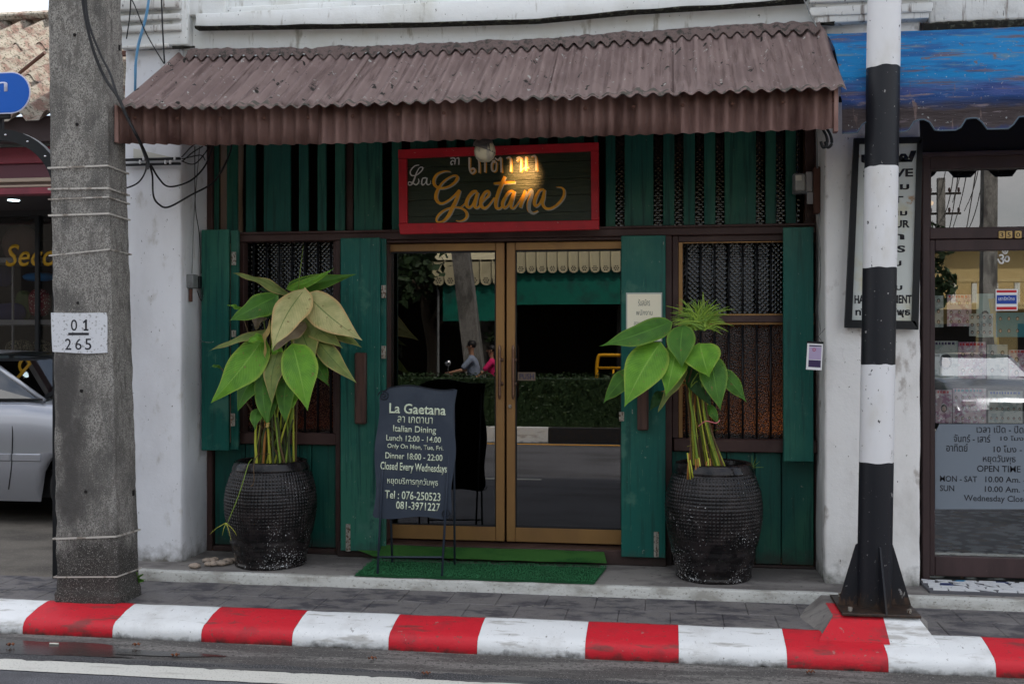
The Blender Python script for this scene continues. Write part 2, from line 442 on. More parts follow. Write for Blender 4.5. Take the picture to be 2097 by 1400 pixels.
M['stone'] = mat('river_stone', (0.26, 0.22, 0.18), 0.7, layers=[('noise', (16, 16, 16), 0.4, 0.6, (0.38, 0.30, 0.24)), ('noise', (9, 9, 9), 0.6, 0.7, (0.12, 0.13, 0.13))])
M['skin'] = mat('skin', (0.36, 0.19, 0.12), 0.55)
M['hair'] = mat('dark_hair', (0.012, 0.010, 0.010), 0.5)
M['shirt'] = mat('grey_blue_cloth', (0.22, 0.26, 0.34), 0.9)
M['pink'] = mat('pink_cloth', (0.62, 0.02, 0.13), 0.9)
M['jeans'] = mat('dark_cloth', (0.03, 0.035, 0.06), 0.9)
M['bark'] = mat('tree_bark', (0.09, 0.07, 0.05), 0.95)
M['foliage'] = mat('hedge_leaf', (0.022, 0.045, 0.014), 0.5, layers=[('noise', (9, 9, 9), 0.5, 0.7, (0.045, 0.075, 0.02))])
M['treeleaf'] = mat('tree_leaf', (0.018, 0.038, 0.012), 0.6, layers=[('noise', (5, 5, 5), 0.5, 0.7, (0.03, 0.055, 0.016))])
M['yellowwall'] = mat('ochre_house_wall', (0.45, 0.34, 0.16), 0.8)
M['greywall'] = mat('dark_shop_wall', (0.05, 0.045, 0.04), 0.9)
M['dirt'] = mat('bare_ground', (0.12, 0.11, 0.09), 0.95)
M['dryleaf'] = mat('dry_brown_leaf', (0.16, 0.06, 0.03), 0.8)
M['mosaic'] = mat('white_mosaic_tile', (0.66, 0.67, 0.68), 0.35)
M['mosaicb'] = mat('blue_mosaic_tile', (0.04, 0.22, 0.42), 0.35)
M['mosaicd'] = mat('navy_mosaic_tile', (0.015, 0.03, 0.12), 0.35)
M['plate'] = mat('grey_translucent_plate', (0.17, 0.20, 0.235), 0.5)
M['dimcloth'] = mat('faded_pink_cloth', (0.25, 0.17, 0.16), 0.9)
M['bagblue'] = mat('navy_bag_cloth', (0.03, 0.03, 0.10), 0.8)
M['baggreen'] = mat('olive_bag_cloth', (0.08, 0.12, 0.03), 0.8)
M['bagred'] = mat('red_bag_cloth', (0.22, 0.02, 0.03), 0.7, layers=[('voro', (45, 45, 45), 0.32, 0.25, (0.6, 0.5, 0.45))])
M['bagstraw'] = mat('beaded_straw', (0.38, 0.34, 0.22), 0.6, layers=[('voro', (70, 70, 70), 0.35, 0.55, (0.03, 0.03, 0.02))], bump=[((120, 120, 120), 0.9, 0.01)])
M['bluebag'] = mat('bright_blue_bag', (0.02, 0.22, 0.55), 0.6)
M['shelf'] = mat('grey_shelf', (0.33, 0.32, 0.32), 0.5)
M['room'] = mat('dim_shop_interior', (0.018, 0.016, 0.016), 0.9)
M['glow'] = mat('lit_ceiling_lamp', (0.8, 0.9, 0.9), 0.5, emit=((0.75, 0.95, 1.0), 3.0))
M['redglow'] = mat('lit_red_lamp', (0.8, 0.05, 0.03), 0.5, emit=((1.0, 0.06, 0.03), 2.0))
M['amberglow'] = mat('lit_amber_lamp', (0.9, 0.6, 0.2), 0.5, emit=((1.0, 0.55, 0.15), 3.0))
M['numtile'] = mat('yellow_number_tile', (0.62, 0.42, 0.16), 0.4)
M['oldwood'] = mat('reddish_wood_strip', (0.10, 0.045, 0.032), 0.7, bump=[((60, 60, 6), 0.4, 0.004)])
M['dustbulb'] = mat('dusty_bulb_glass', (0.42, 0.36, 0.24), 0.4, layers=[('noise', (30, 30, 12), 0.45, 0.65, (0.25, 0.22, 0.17))])
M['dustcap'] = mat('dusty_lamp_cap', (0.10, 0.085, 0.08), 0.6, layers=[('noise', (10, 10, 40), 0.45, 0.6, (0.05, 0.045, 0.045))])
M['skinprint'] = mat('pale_portrait_print', (0.50, 0.36, 0.30), 0.6)
M['posterpink'] = mat('pink_magazine_print', (0.56, 0.40, 0.42), 0.5, layers=[('noise', (26, 26, 26), 0.5, 0.56, (0.35, 0.16, 0.25)), ('noise', (50, 50, 50), 0.55, 0.58, (0.62, 0.62, 0.62))])
M['postergrey'] = mat('grey_poster_print', (0.46, 0.46, 0.42), 0.5, layers=[('noise', (30, 30, 30), 0.52, 0.58, (0.28, 0.32, 0.30))])
M['postergreen'] = mat('green_poster_print', (0.40, 0.48, 0.42), 0.5)
M['posterteal'] = mat('teal_print', (0.05, 0.24, 0.28), 0.5)
G_door = glass_mat('dark_door_glass', 0.07, (0.32, 0.30, 0.28))
G_shop = glass_mat('shop_window_glass', 0.09, (0.95, 0.97, 0.97))
G_fan = glass_mat('fanlight_glass', 0.13, (0.25, 0.25, 0.25))
G_left = glass_mat('neighbour_window_glass', 0.0, (0.8, 0.8, 0.8))
G_pat = glass_mat('patterned_green_glass', 0.0, (0.05, 0.07, 0.06), pattern=(44, 44, 44))
G_patw = glass_mat('patterned_amber_glass', -0.01, (0.10, 0.06, 0.03), pattern=(105, 105, 105), warm=(0.30, 0.14, 0.05))
G_car = glass_mat('car_glass', 0.06, (0.10, 0.12, 0.11))

# ------------------------------------------------------------------ mesh builder
class MB:
    def __init__(s):
        s.bm = bmesh.new()
    def box(s, x0, x1, y0, y1, z0, z1, bev=0.0, rot=None):
        if x0 > x1: x0, x1 = x1, x0
        if y0 > y1: y0, y1 = y1, y0
        if z0 > z1: z0, z1 = z1, z0
        r = bmesh.ops.create_cube(s.bm, size=1)
        vs = r['verts']
        c = Vector(((x0 + x1) / 2, (y0 + y1) / 2, (z0 + z1) / 2))
        for v in vs:
            v.co = Vector((v.co.x * (x1 - x0), v.co.y * (y1 - y0), v.co.z * (z1 - z0)))
            if rot: v.co = rot @ v.co
            v.co += c
        if bev > 0:
            es = list({e for v in vs for e in v.link_edges})
            bmesh.ops.bevel(s.bm, geom=es, offset=min(bev, 0.45 * min(x1 - x0, y1 - y0, z1 - z0)), segments=1, affect='EDGES', profile=0.5)
        return s
    def poly(s, pts):
        vs = [s.bm.verts.new(p) for p in pts]
        s.bm.faces.new(vs)
        return s
    def prism(s, pts, off):
        off = Vector(off)
        a = [s.bm.verts.new(p) for p in pts]
        b = [s.bm.verts.new(Vector(p) + off) for p in pts]
        n = len(a)
        s.bm.faces.new(a[::-1]); s.bm.faces.new(b)
        for i in range(n):
            s.bm.faces.new((a[i], a[(i + 1) % n], b[(i + 1) % n], b[i]))
        return s
    def grid(s, rows, close=False):
        vr = [[s.bm.verts.new(p) for p in r] for r in rows]
        for i in range(len(vr) - 1):
            n = len(vr[i])
            for j in range(n if close else n - 1):
                k = (j + 1) % n
                s.bm.faces.new((vr[i][j], vr[i][k], vr[i + 1][k], vr[i + 1][j]))
        return vr
    def tube(s, pts, r, seg=8, caps=True, r2=None):
        pts = [Vector(p) for p in pts]
        rows = []
        up = Vector((0.13, 0.21, 1)).normalized()
        n = len(pts)
        for i, p in enumerate(pts):
            t = (pts[min(i + 1, n - 1)] - pts[max(i - 1, 0)]).normalized()
            a = t.cross(up)
            if a.length < 0.05: a = t.cross(Vector((1, 0.1, 0)))
            a.normalize()
            b = t.cross(a)
            rr = r if r2 is None else r + (r2 - r) * i / (n - 1)
            rows.append([p + (a * math.cos(2 * math.pi * k / seg) + b * math.sin(2 * math.pi * k / seg)) * rr for k in range(seg)])
        vr = s.grid(rows, True)
        if caps:
            s.bm.faces.new(vr[0][::-1]); s.bm.faces.new(vr[-1])
        return s
    def lathe(s, prof, c, seg=48, axis='Z'):
        rows = []
        for r, h in prof:
            row = []
            for k in range(seg):
                a = 2 * math.pi * k / seg
                if axis == 'Z': row.append((c[0] + r * math.cos(a), c[1] + r * math.sin(a), c[2] + h))
                else: row.append((c[0] + r * math.cos(a), c[1] + h, c[2] + r * math.sin(a)))
            rows.append(row)
        s.grid(rows, True)
        return s
    def obj(s, name, m, parent=None, smooth=False, uv=False):
        bmesh.ops.recalc_face_normals(s.bm, faces=s.bm.faces)
        me = bpy.data.meshes.new(name)
        s.bm.to_mesh(me)
        s.bm.free()
        return link(name, me, m, parent, smooth)

def link(name, me, m, parent=None, smooth=False):
    o = bpy.data.objects.new(name, me)
    COL.objects.link(o)
    if m is not None and not me.materials:
        me.materials.append(m)
    if parent is not None:
        o.parent = parent
        o.matrix_parent_inverse = Matrix.Translation(-parent.location) if parent.type == 'EMPTY' and parent.parent is None else Matrix.Identity(4)
    if smooth:
        for p in me.polygons: p.use_smooth = True
    return o
def box(name, x0, x1, y0, y1, z0, z1, m, parent=None, bev=0.003):
    return MB().box(x0, x1, y0, y1, z0, z1, bev).obj(name, m, parent)
def empty(name, loc, label, cat, group=None):
    o = bpy.data.objects.new(name, None)
    o.empty_display_size = 0.1
    COL.objects.link(o)
    o.location = loc
    o['label'] = label; o['category'] = cat
    if group: o['group'] = group
    return o
def tag(o, label, cat, group=None):
    o['label'] = label; o['category'] = cat
    if group: o['group'] = group
    return o
def struct(o):
    o['kind'] = 'structure'
    return o
def stuff(o):
    o['kind'] = 'stuff'
    return o
def smooth_by_angle(o, ang=40):
    me = o.data
    for p in me.polygons: p.use_smooth = True
    bm = bmesh.new(); bm.from_mesh(me)
    for e in bm.edges:
        if len(e.link_faces) == 2 and e.calc_face_angle(0) > R(ang): e.smooth = False
    bm.to_mesh(me); bm.free()
    return o
def rough_box(name, x0, x1, y0, y1, z0, z1, m, parent=None, step=0.05, amp=0.004, bev=0.012, freq=6):
    """plastered block with slightly uneven faces and knocked edges"""
    bm = bmesh.new()
    bmesh.ops.create_cube(bm, size=1)
    for v in bm.verts:
        v.co = Vector(((x0 + x1) / 2 + v.co.x * (x1 - x0), (y0 + y1) / 2 + v.co.y * (y1 - y0), (z0 + z1) / 2 + v.co.z * (z1 - z0)))
    bmesh.ops.bevel(bm, geom=bm.edges[:], offset=bev, segments=2, affect='EDGES', profile=0.5)
    for ax, (a, b) in enumerate(((x0, x1), (y0, y1), (z0, z1))):
        n = min(int((b - a) / step), 90)
        for i in range(1, n):
            co = [0, 0, 0]; no = [0, 0, 0]
            co[ax] = a + (b - a) * i / n; no[ax] = 1
            bmesh.ops.bisect_plane(bm, geom=bm.verts[:] + bm.edges[:] + bm.faces[:], plane_co=co, plane_no=no)
    bm.normal_update()
    for v in bm.verts:
        q = v.co * freq
        d = noise.noise(q) * amp + noise.noise(q * 3.7) * amp * 0.4
        v.co += v.normal * d
    me = bpy.data.meshes.new(name)
    bm.to_mesh(me); bm.free()
    o = link(name, me, m, parent)
    smooth_by_angle(o, 50)
    return o

def text(body, x0, x1, z0, z1, y, m, parent, name='lettering', off=0.0, shear=0.0, slope=0.0, ext=0.0006):
    cu = bpy.data.curves.new(name, 'FONT')
    cu.body = body
    cu.offset = off
    cu.shear = shear
    cu.resolution_u = 3
    ob = bpy.data.objects.new(name, cu)
    COL.objects.link(ob)
    bpy.context.view_layer.update()
    dg = bpy.context.evaluated_depsgraph_get()
    me = bpy.data.meshes.new_from_object(ob.evaluated_get(dg))
    bpy.data.objects.remove(ob); bpy.data.curves.remove(cu)
    me.materials.clear()
    if not me.vertices:
        return None
    xs = [v.co.x for v in me.vertices]; ys = [v.co.y for v in me.vertices]
    ax, bx, ay, by = min(xs), max(xs), min(ys), max(ys)
    for v in me.vertices:
        px = x0 + (v.co.x - ax) / (bx - ax) * (x1 - x0)
        pz = z0 + (v.co.y - ay) / max(by - ay, 1e-6) * (z1 - z0)
        v.co = Vector((px, y, pz + slope * (px - x0)))
    bm = bmesh.new(); bm.from_mesh(me)
    for f in bm.faces:
        f.normal_update()
    r = bmesh.ops.extrude_face_region(bm, geom=bm.faces[:])
    for g in r['geom']:
        if isinstance(g, bmesh.types.BMVert): g.co.y += ext
    bmesh.ops.recalc_face_normals(bm, faces=bm.faces)
    bm.to_mesh(me); bm.free()
    me.name = name
    return link(name, me, m, parent)
def text_px(body, u0, u1, v0, v1, D, m, parent, **k):
    """fit text in a pixel box at distance D; the row follows the board"""
    return text(body, X(u0, D), X(u1, D), Z((u0 + u1) / 2, v1, D), Z((u0 + u1) / 2, v0, D), D - CD, m, parent, **k)

def spline(pts, n=10):
    out = []
    P_ = [Vector(p) for p in pts]
    for i in range(len(P_) - 1):
        p0 = P_[max(i - 1, 0)]; p1 = P_[i]; p2 = P_[i + 1]; p3 = P_[min(i + 2, len(P_) - 1)]
        for k in range(n):
            t = k / n
            out.append(0.5 * ((2 * p1) + (p2 - p0) * t + (2 * p0 - 5 * p1 + 4 * p2 - p3) * t * t + (3 * p1 - p0 - 3 * p2 + p3) * t ** 3))
    out.append(P_[-1])
    return out
RN = [0]
def ribbon(mb, pts, y, yy=0.001):
    """pts: (x, z, halfwidth) along a brush stroke, flat on a board facing -Y"""
    sp = spline([(p[0], p[1], p[2]) for p in pts], 8)
    L_, R_ = [], []
    RN[0] = (RN[0] + 1) % 12
    for i, p in enumerate(sp):
        y -= 0.000006
        a = sp[max(i - 1, 0)]; b = sp[min(i + 1, len(sp) - 1)]
        t = Vector((b.x - a.x, b.y - a.y))
        if t.length < 1e-6: continue
        t.normalize()
        n = Vector((-t.y, t.x)) * max(p.z, 0.0005)
        yk = y - RN[0] * 0.00013; L_.append((p.x + n.x, yk, p.y + n.y)); R_.append((p.x - n.x, yk, p.y - n.y))
    vl = [mb.bm.verts.new(q) for q in L_]; vr = [mb.bm.verts.new(q) for q in R_]
    for i in range(len(vl) - 1):
        mb.bm.faces.new((vl[i], vr[i], vr[i + 1], vl[i + 1]))
def cable(pts, r, m, name, parent=None, seg=6, n=8):
    return MB().tube(spline(pts, n), r, seg).obj(name, m, parent, smooth=True)

# ================================================================== GROUND AND ROAD
ZP, ZS = 0.127, 0.19         # pavement, porch
YK0, YK1, YPF = -1.55, -1.28, -0.70   # kerb front, kerb back, porch edge
struct(MB().poly([(-700, -700, -0.03), (700, -700, -0.03), (700, 700, -0.03), (-700, 700, -0.03)]).obj('ground', M['dirt']))
struct(MB().grid([[(-60, y, 0), (60, y, 0)] for y in (-1.93, -9.9)]) and None or (lambda: None)()) if False else None
o = MB(); o.poly([(-60, -9.9, 0), (60, -9.9, 0), (60, -1.93, 0), (-60, -1.93, 0)]); struct(o.obj('road', M['asphalt']))
o = MB(); o.poly([(-60, -19, 0), (60, -19, 0), (60, -11.5, 0), (-60, -11.5, 0)]); struct(o.obj('far_carriageway', M['asphalt']))
o = MB(); o.poly([(-60, -1.93, 0.0), (60, -1.93, 0.0), (60, YK0 + 0.05, 0.006), (-60, YK0 + 0.05, 0.006)]); struct(o.obj('gutter', M['gutter']))
# wet patch: thin irregular sheet of water in the gutter
pts = []
for k in range(40):
    a = 2 * math.pi * k / 40
    rr = 1 + 0.55 * noise.noise(Vector((math.cos(a) * 2.2, math.sin(a) * 2.2, 3)))
    pts.append((X(60, 5.2) + 1.0 * rr * math.cos(a) * (1 if math.cos(a) < .2 else 1.1 - .3 * abs(math.sin(a * 3))), -1.79 + 0.10 * rr * math.sin(a) * (1.2 - .35 * math.cos(a)), 0.0065))
struct(MB().poly(pts).obj('puddle', M['wet']))
# white edge line with worn ragged borders
def strip(name, x0, x1, y0, y1, z, m, amp=0.006, step=0.08):
    n = int((x1 - x0) / step)
    a = [(x0 + (x1 - x0) * i / n, y0 + amp * noise.noise(Vector((i * 0.9, 1.3, 0))), z) for i in range(n + 1)]
    b = [(x0 + (x1 - x0) * i / n, y1 + amp * noise.noise(Vector((i * 0.9, 7.3, 0))), z) for i in range(n + 1)]
    mb = MB(); mb.grid([a, b]); return struct(mb.obj(name, m))
strip('rough_asphalt_edge', -20, 20, -1.985, -1.885, 0.0048, mat('dark_rough_asphalt', (0.045, 0.045, 0.048), 0.9, layers=[('noise', (130, 130, 1), 0.52, 0.60, (0.16, 0.16, 0.16)), ('noise', (2, 12, 1), .5, .6, (0.10, 0.098, 0.095))], bump=[((120, 120, 120), .9, .008)]), 0.03, 0.04)
strip('edge_line', -20, 20, -2.155, -1.985, 0.0045, M['roadpaint'])
for i in range(9):
    strip('lane_marking', -16 + i * 4.1, -13.8 + i * 4.1, -5.45, -5.33, 0.0045, M['roadpaint'])
strip('yellow_line', -30, 30, -9.75, -9.6, 0.0045, M['yellowpaint'])

# pavement bed and tiles
pave = struct(box('pavement', -20, 12, YK1, YPF, -0.02, ZP - 0.012, M['grout'], bev=0))
tile_me = []
for k in range(5):
    mb = MB(); mb.box(0, 0.286, 0, 0.286, -0.012, 0, 0.004)
    bm = mb.bm
    for v in bm.verts: v.co.z += 0.0015 * noise.noise(Vector((k * 3.1 + v.co.x * 7, v.co.y * 7, 0)))
    bmesh.ops.recalc_face_normals(bm, faces=bm.faces)
    me = bpy.data.meshes.new('paving_tile'); bm.to_mesh(me); bm.free(); me.materials.append(M['tile']); tile_me.append(me)
for r_ in range(2):
    for c_ in range(34):
        o = bpy.data.objects.new('paving_tile', random.choice(tile_me))
        COL.objects.link(o); o.parent = pave
        o.location = (-6.6 + c_ * 0.2875 + (0.145 if r_ else 0), YK1 + 0.002 + r_ * 0.2880, ZP + random.uniform(-0.002, 0.001))
        o.rotation_euler = (random.uniform(-.004, .004), random.uniform(-.004, .004), 0)
for sx0, sx1 in ((-20, -6.6), (3.4, 12)):
    o = box('far_paving', sx0, sx1, YK1, YPF, ZP - 0.012, ZP - 0.002, M['tile'], pave, 0)

# kerb: painted blocks, rounded profile
kerb = struct(box('kerb', -20, 12, YK0 + 0.03, YK1 - 0.002, -0.05, 0.06, M['slab_edge'], bev=0))
prof = [(YK1, 0.10), (YK1, 0.130), (YK1 - 0.03, 0.133), (YK1 - 0.12, 0.118), (YK0 + 0.075, 0.098), (YK0 + 0.035, 0.088), (YK0 + 0.010, 0.068), (YK0 + 0.002, 0.045), (YK0, 0.0), (YK0 + 0.02, -0.02)]
bounds = [X(46, 5.45) - 0.6 * k for k in range(12, 0, -1)] + [X(u, 5.45) for u in (46, 230, 412, 598, 795, 977, 1198, 1390, 1612, 1820, 2040)]
while bounds[-1] < 11: bounds.append(bounds[-1] + 0.58)
for i in range(len(bounds) - 1):
    x0, x1 = bounds[i] + 0.0006, bounds[i + 1] - 0.0006
    red = (i - 12) % 2 == 0
    n = 14
    rows = []
    for j in range(n + 1):
        t = j / n
        row = []
        for (yy, zz) in prof:
            edge = x0 if t < 0.001 else x1
            xx = x0 + (x1 - x0) * t
            if t in (0.0, 1.0): pass
            xx += 0.010 * noise.noise(Vector((yy * 18, zz * 14, round(edge if t < .5 else x1, 2) * 3))) * (abs(2 * t - 1) ** 3) * 0
            q = Vector((xx * 5, yy * 9, zz * 9))
            row.append((xx, yy + 0.006 * noise.noise(q) + 0.003 * noise.noise(q * 4), zz + 0.004 * noise.noise(q + Vector((5, 5, 5))) + 0.0015 * noise.noise(q * 5)))
        rows.append(row)
    mb = MB(); mb.grid(rows)
    mb.obj('kerb_block', M['kerb_red'] if red else M['kerb_white'], kerb, smooth=True)

# porch slab in front of the shops, its painted edge, forecourt on the left
XL, XR = X(256, 6.57), X(1690, 6.57)     # outer left face of building, inner face of right pillar
XLI, XRO = X(371, 6.57), X(1885, 6.57)   # inner face of left pillar, outer face of right pillar
porch = struct(rough_box('porch_slab', XL - 0.02, 9.0, YPF + 0.02, 0.9, -0.02, ZS, M['slab'], step=0.12, amp=0.003, bev=0.004))
rough_box('slab_edge', XL - 0.02, 9.0, YPF - 0.008, YPF + 0.05, 0.0, ZS + 0.002, M['slab_edge'], porch, step=0.07, amp=0.005, bev=0.012, freq=9)
struct(box('forecourt', -20, XL - 0.021, YPF + 0.0, 6, -0.02, ZP - 0.001, M['forecourt'], bev=0))

# ================================================================== THE SHOPHOUSE
shop = empty('shophouse', ((XL + XRO) / 2, 0, 0), 'white plastered shophouse with green plank front and open green shutters', 'building')
def T(o): return o
YF = -0.43     # pillar face
rough_box('pillar', XL, XLI, YF, 0.6, ZP - 0.1, 3.60, M['plaster'], shop, step=0.07, amp=0.006, bev=0.012)
rough_box('pillar', XR, XRO, YF, 0.6, ZP - 0.1, 3.60, M['plaster_warm'], shop, step=0.07, amp=0.007, bev=0.014)
box('side_wall', XL + .003, XLI - .02, 0.6, 10, 0, 3.60, M['plaster'], shop, 0)
box('side_wall', XR + .02, XRO - .02, 0.6, 10, 0, 3.60, M['plaster'], shop, 0)
box('upper_wall', XL, XRO, YF + 0.03, 10, 3.602, 10.0, M['upper'], shop, 0)
box('wall_band', XLI + .002, XR - .002, YF + 0.031, YF + .20, 3.46, 3.6015, M['upper'], shop, 0)
# interior shell of the restaurant: dark room
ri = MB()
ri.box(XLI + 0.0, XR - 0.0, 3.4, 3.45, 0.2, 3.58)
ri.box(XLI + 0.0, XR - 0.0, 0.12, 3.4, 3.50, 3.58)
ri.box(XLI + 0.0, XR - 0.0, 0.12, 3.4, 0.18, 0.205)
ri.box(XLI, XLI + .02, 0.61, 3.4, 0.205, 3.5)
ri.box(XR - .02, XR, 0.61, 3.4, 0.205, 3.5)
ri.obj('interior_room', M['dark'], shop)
# warm lamps burning inside behind the amber panes
for lx, ly, lz, e_, c_ in ((X(1600), 0.40, 0.70, 2.6, (1.0, 0.60, 0.26)), (X(640), 0.36, 0.8, 0.35, (1.0, 0.3, 0.16))):
    wl_ = bpy.data.lights.new('table_lamp', 'POINT'); wl_.energy = e_; wl_.color = c_; wl_.shadow_soft_size = 0.08
    w_o = bpy.data.objects.new('table_lamp', wl_); COL.objects.link(w_o); w_o.location = (lx, ly, lz)
# soffit of the recess
box('recess_ceiling', XLI, XR, YF + 0.201, 0.119, 3.45, 3.598, M['brown'], shop, 0)

# upper wall trim: ledge, panels
def wavy(name, x0, x1, y0, y1, z0, z1, m, parent, amp=0.006, step=0.06):
    return rough_box(name, x0, x1, y0, y1, z0, z1, m, parent, step=step, amp=amp, bev=0.008, freq=7)
zl = Z(1000, 38, 6.52)
def ledge_z(x): return interp2(x, [(X(400, 6.5), 3.700), (X(830, 6.5), 3.658), (X(1100, 6.5), 3.645), (X(1300, 6.5), 3.675), (X(1500, 6.5), 3.683), (X(1650, 6.5), 3.696)]) + .012
def interp2(x, pts):
    if x <= pts[0][0]: return pts[0][1]
    for (a, za), (b, zb) in zip(pts, pts[1:]):
        if x <= b: return za + (zb - za) * (x - a) / (b - a)
    return pts[-1][1]
lg = wavy('ledge', X(400, 6.50), X(1652, 6.50), -0.50, YF + 0.034, 3.655, 3.80, M['upper'], shop, 0.007)
for v in lg.data.vertices:
    k = (3.80 - v.co.z) / .145
    v.co.z += (ledge_z(v.co.x) - 3.655) * max(0, min(1, k))
x_ = X(400, 6.5)
mb = MB()
rows = []
n = 120
for i in range(n + 1):
    xx = X(400, 6.5) + (X(1652, 6.5) - X(400, 6.5)) * i / n
    zq = ledge_z(xx) - 3.715; rows.append([(xx, -0.505, zq + 3.720 + 0.006 * noise.noise(Vector((xx * 5, 0, 0)))), (xx, -0.512, zq + 3.714), (xx, -0.505, zq + 3.708 - 0.014 * abs(noise.noise(Vector((xx * 9, 3, 0))))), (xx, -0.44, zq + 3.706)])
mb.grid(rows); mb.obj('mould_line', M['mould'], shop)
# raised frames between the recessed panels above the ledge
for (u0, u1) in ((380, 462), (722, 860), (1148, 1275), (1560, 1640)):
    wavy('panel_stile', X(u0, 6.54), X(u1, 6.54), YF - 0.035, YF + 0.033, 3.802, 4.6, M['upper'], shop, 0.004)
for (u0, u1) in ((462, 722), (860, 1148), (1275, 1560)):
    wavy('panel_rail', X(u0, 6.55) + 0.001, X(u1, 6.55) - 0.001, YF - 0.020, YF + 0.033, 3.802, 3.85, M['upper'], shop, 0.003)
# pilaster heads with moulding bands
wavy('pilaster', XL - 0.02, X(382, 6.5), -0.49, YF + 0.03, 3.602, 5.2, M['upper'], shop, 0.006)
for z0, z1, dy in ((3.69, 3.735, 0.03), (3.76, 3.80, 0.045), (3.83, 3.90, 0.06)):
    wavy('moulding_band', XL - 0.05, X(372, 6.5), -0.49 - dy, -0.488, z0, z1, M['streaked'], shop, 0.005)
wavy('moulding_band', XL - 0.045, X(345, 6.5), -0.505, -0.488, 3.588, 3.612, M['streaked'], shop, 0.012)
wavy('moulding_band', X(352, 6.5), X(398, 6.5), -0.505, -0.488, 3.575, 3.590, M['mould'], shop, 0.014)
wavy('pilaster', X(1668, 6.5), X(1905, 6.5), -0.50, YF + 0.03, 3.56, 5.2, M['streaked'], shop, 0.008)
for z0, z1, dy in ((3.60, 3.655, 0.012), (3.675, 3.70, 0.03), (3.715, 3.785, 0.06), (3.80, 3.83, 0.045), (3.845, 3.93, 0.08)):
    wavy('moulding_band', X(1660, 6.45), X(1915, 6.45), -0.50 - dy, -0.498, z0, z1, M['streaked'], shop, 0.006)
wavy('moulding_band', X(1655, 6.45), X(1712, 6.45), -0.512, -0.498, 3.545, 3.560, M['mould'], shop, 0.012)

# --- clerestory planks (each plank a part)
ZL0, ZL1 = Z(1000, 489, 7.0), Z(1000, 469, 7.0)      # lintel beam
def plank(u0, u1, z0, z1, y=-0.02, name='plank', m='green_dark', th=0.022):
    return box(name, X(u0, 7 + y), X(u1, 7 + y), y + random.uniform(-.003, .003), y + th, z0, z1, M[m], shop, 0.003)
ZT = 3.44
for (u0, u1) in ((438, 447), (464, 486), (503, 523), (540, 595), (612, 632), (650, 668), (686, 706), (725, 783), (802, 822), (840, 896), (914, 934), (952, 970), (990, 1045), (1064, 1084), (1102, 1122), (1142, 1196), (1216, 1224), (1240, 1260), (1279, 1338), (1358, 1381), (1400, 1423), (1442, 1465), (1484, 1548), (1568, 1589), (1609, 1630)):
    plank(u0, u1, ZL1 + 0.001, ZT)
plank(709, 723, ZL1 + 0.001, ZT, 0.03, 'jamb_board', 'brown')
plank(1648, 1668, ZL1 + 0.001, ZT, 0.02, 'jamb_board', 'brown')
box('post', XLI + 0.002, X(440), -0.045, 0.10, ZS, ZT, M['brown'], shop, 0.004)
box('post', X(1668), XR - 0.002, -0.045, 0.10, ZS, ZT, M['brown'], shop, 0.004)
box('clerestory_glass', X(1240), X(1640), 0.062, 0.068, ZL1 + 0.002, ZT, G_pat, shop, 0)
box('lintel', X(440) + .001, X(1668) - .001, -0.05, 0.08, ZL0, ZL1, M['brown'], shop, 0.005)
box('lintel_moulding', X(440) + .001, X(1668) - .001, -0.075, -0.051, ZL1 - 0.018, ZL1 - 0.002, M['brown'], shop, 0.004)

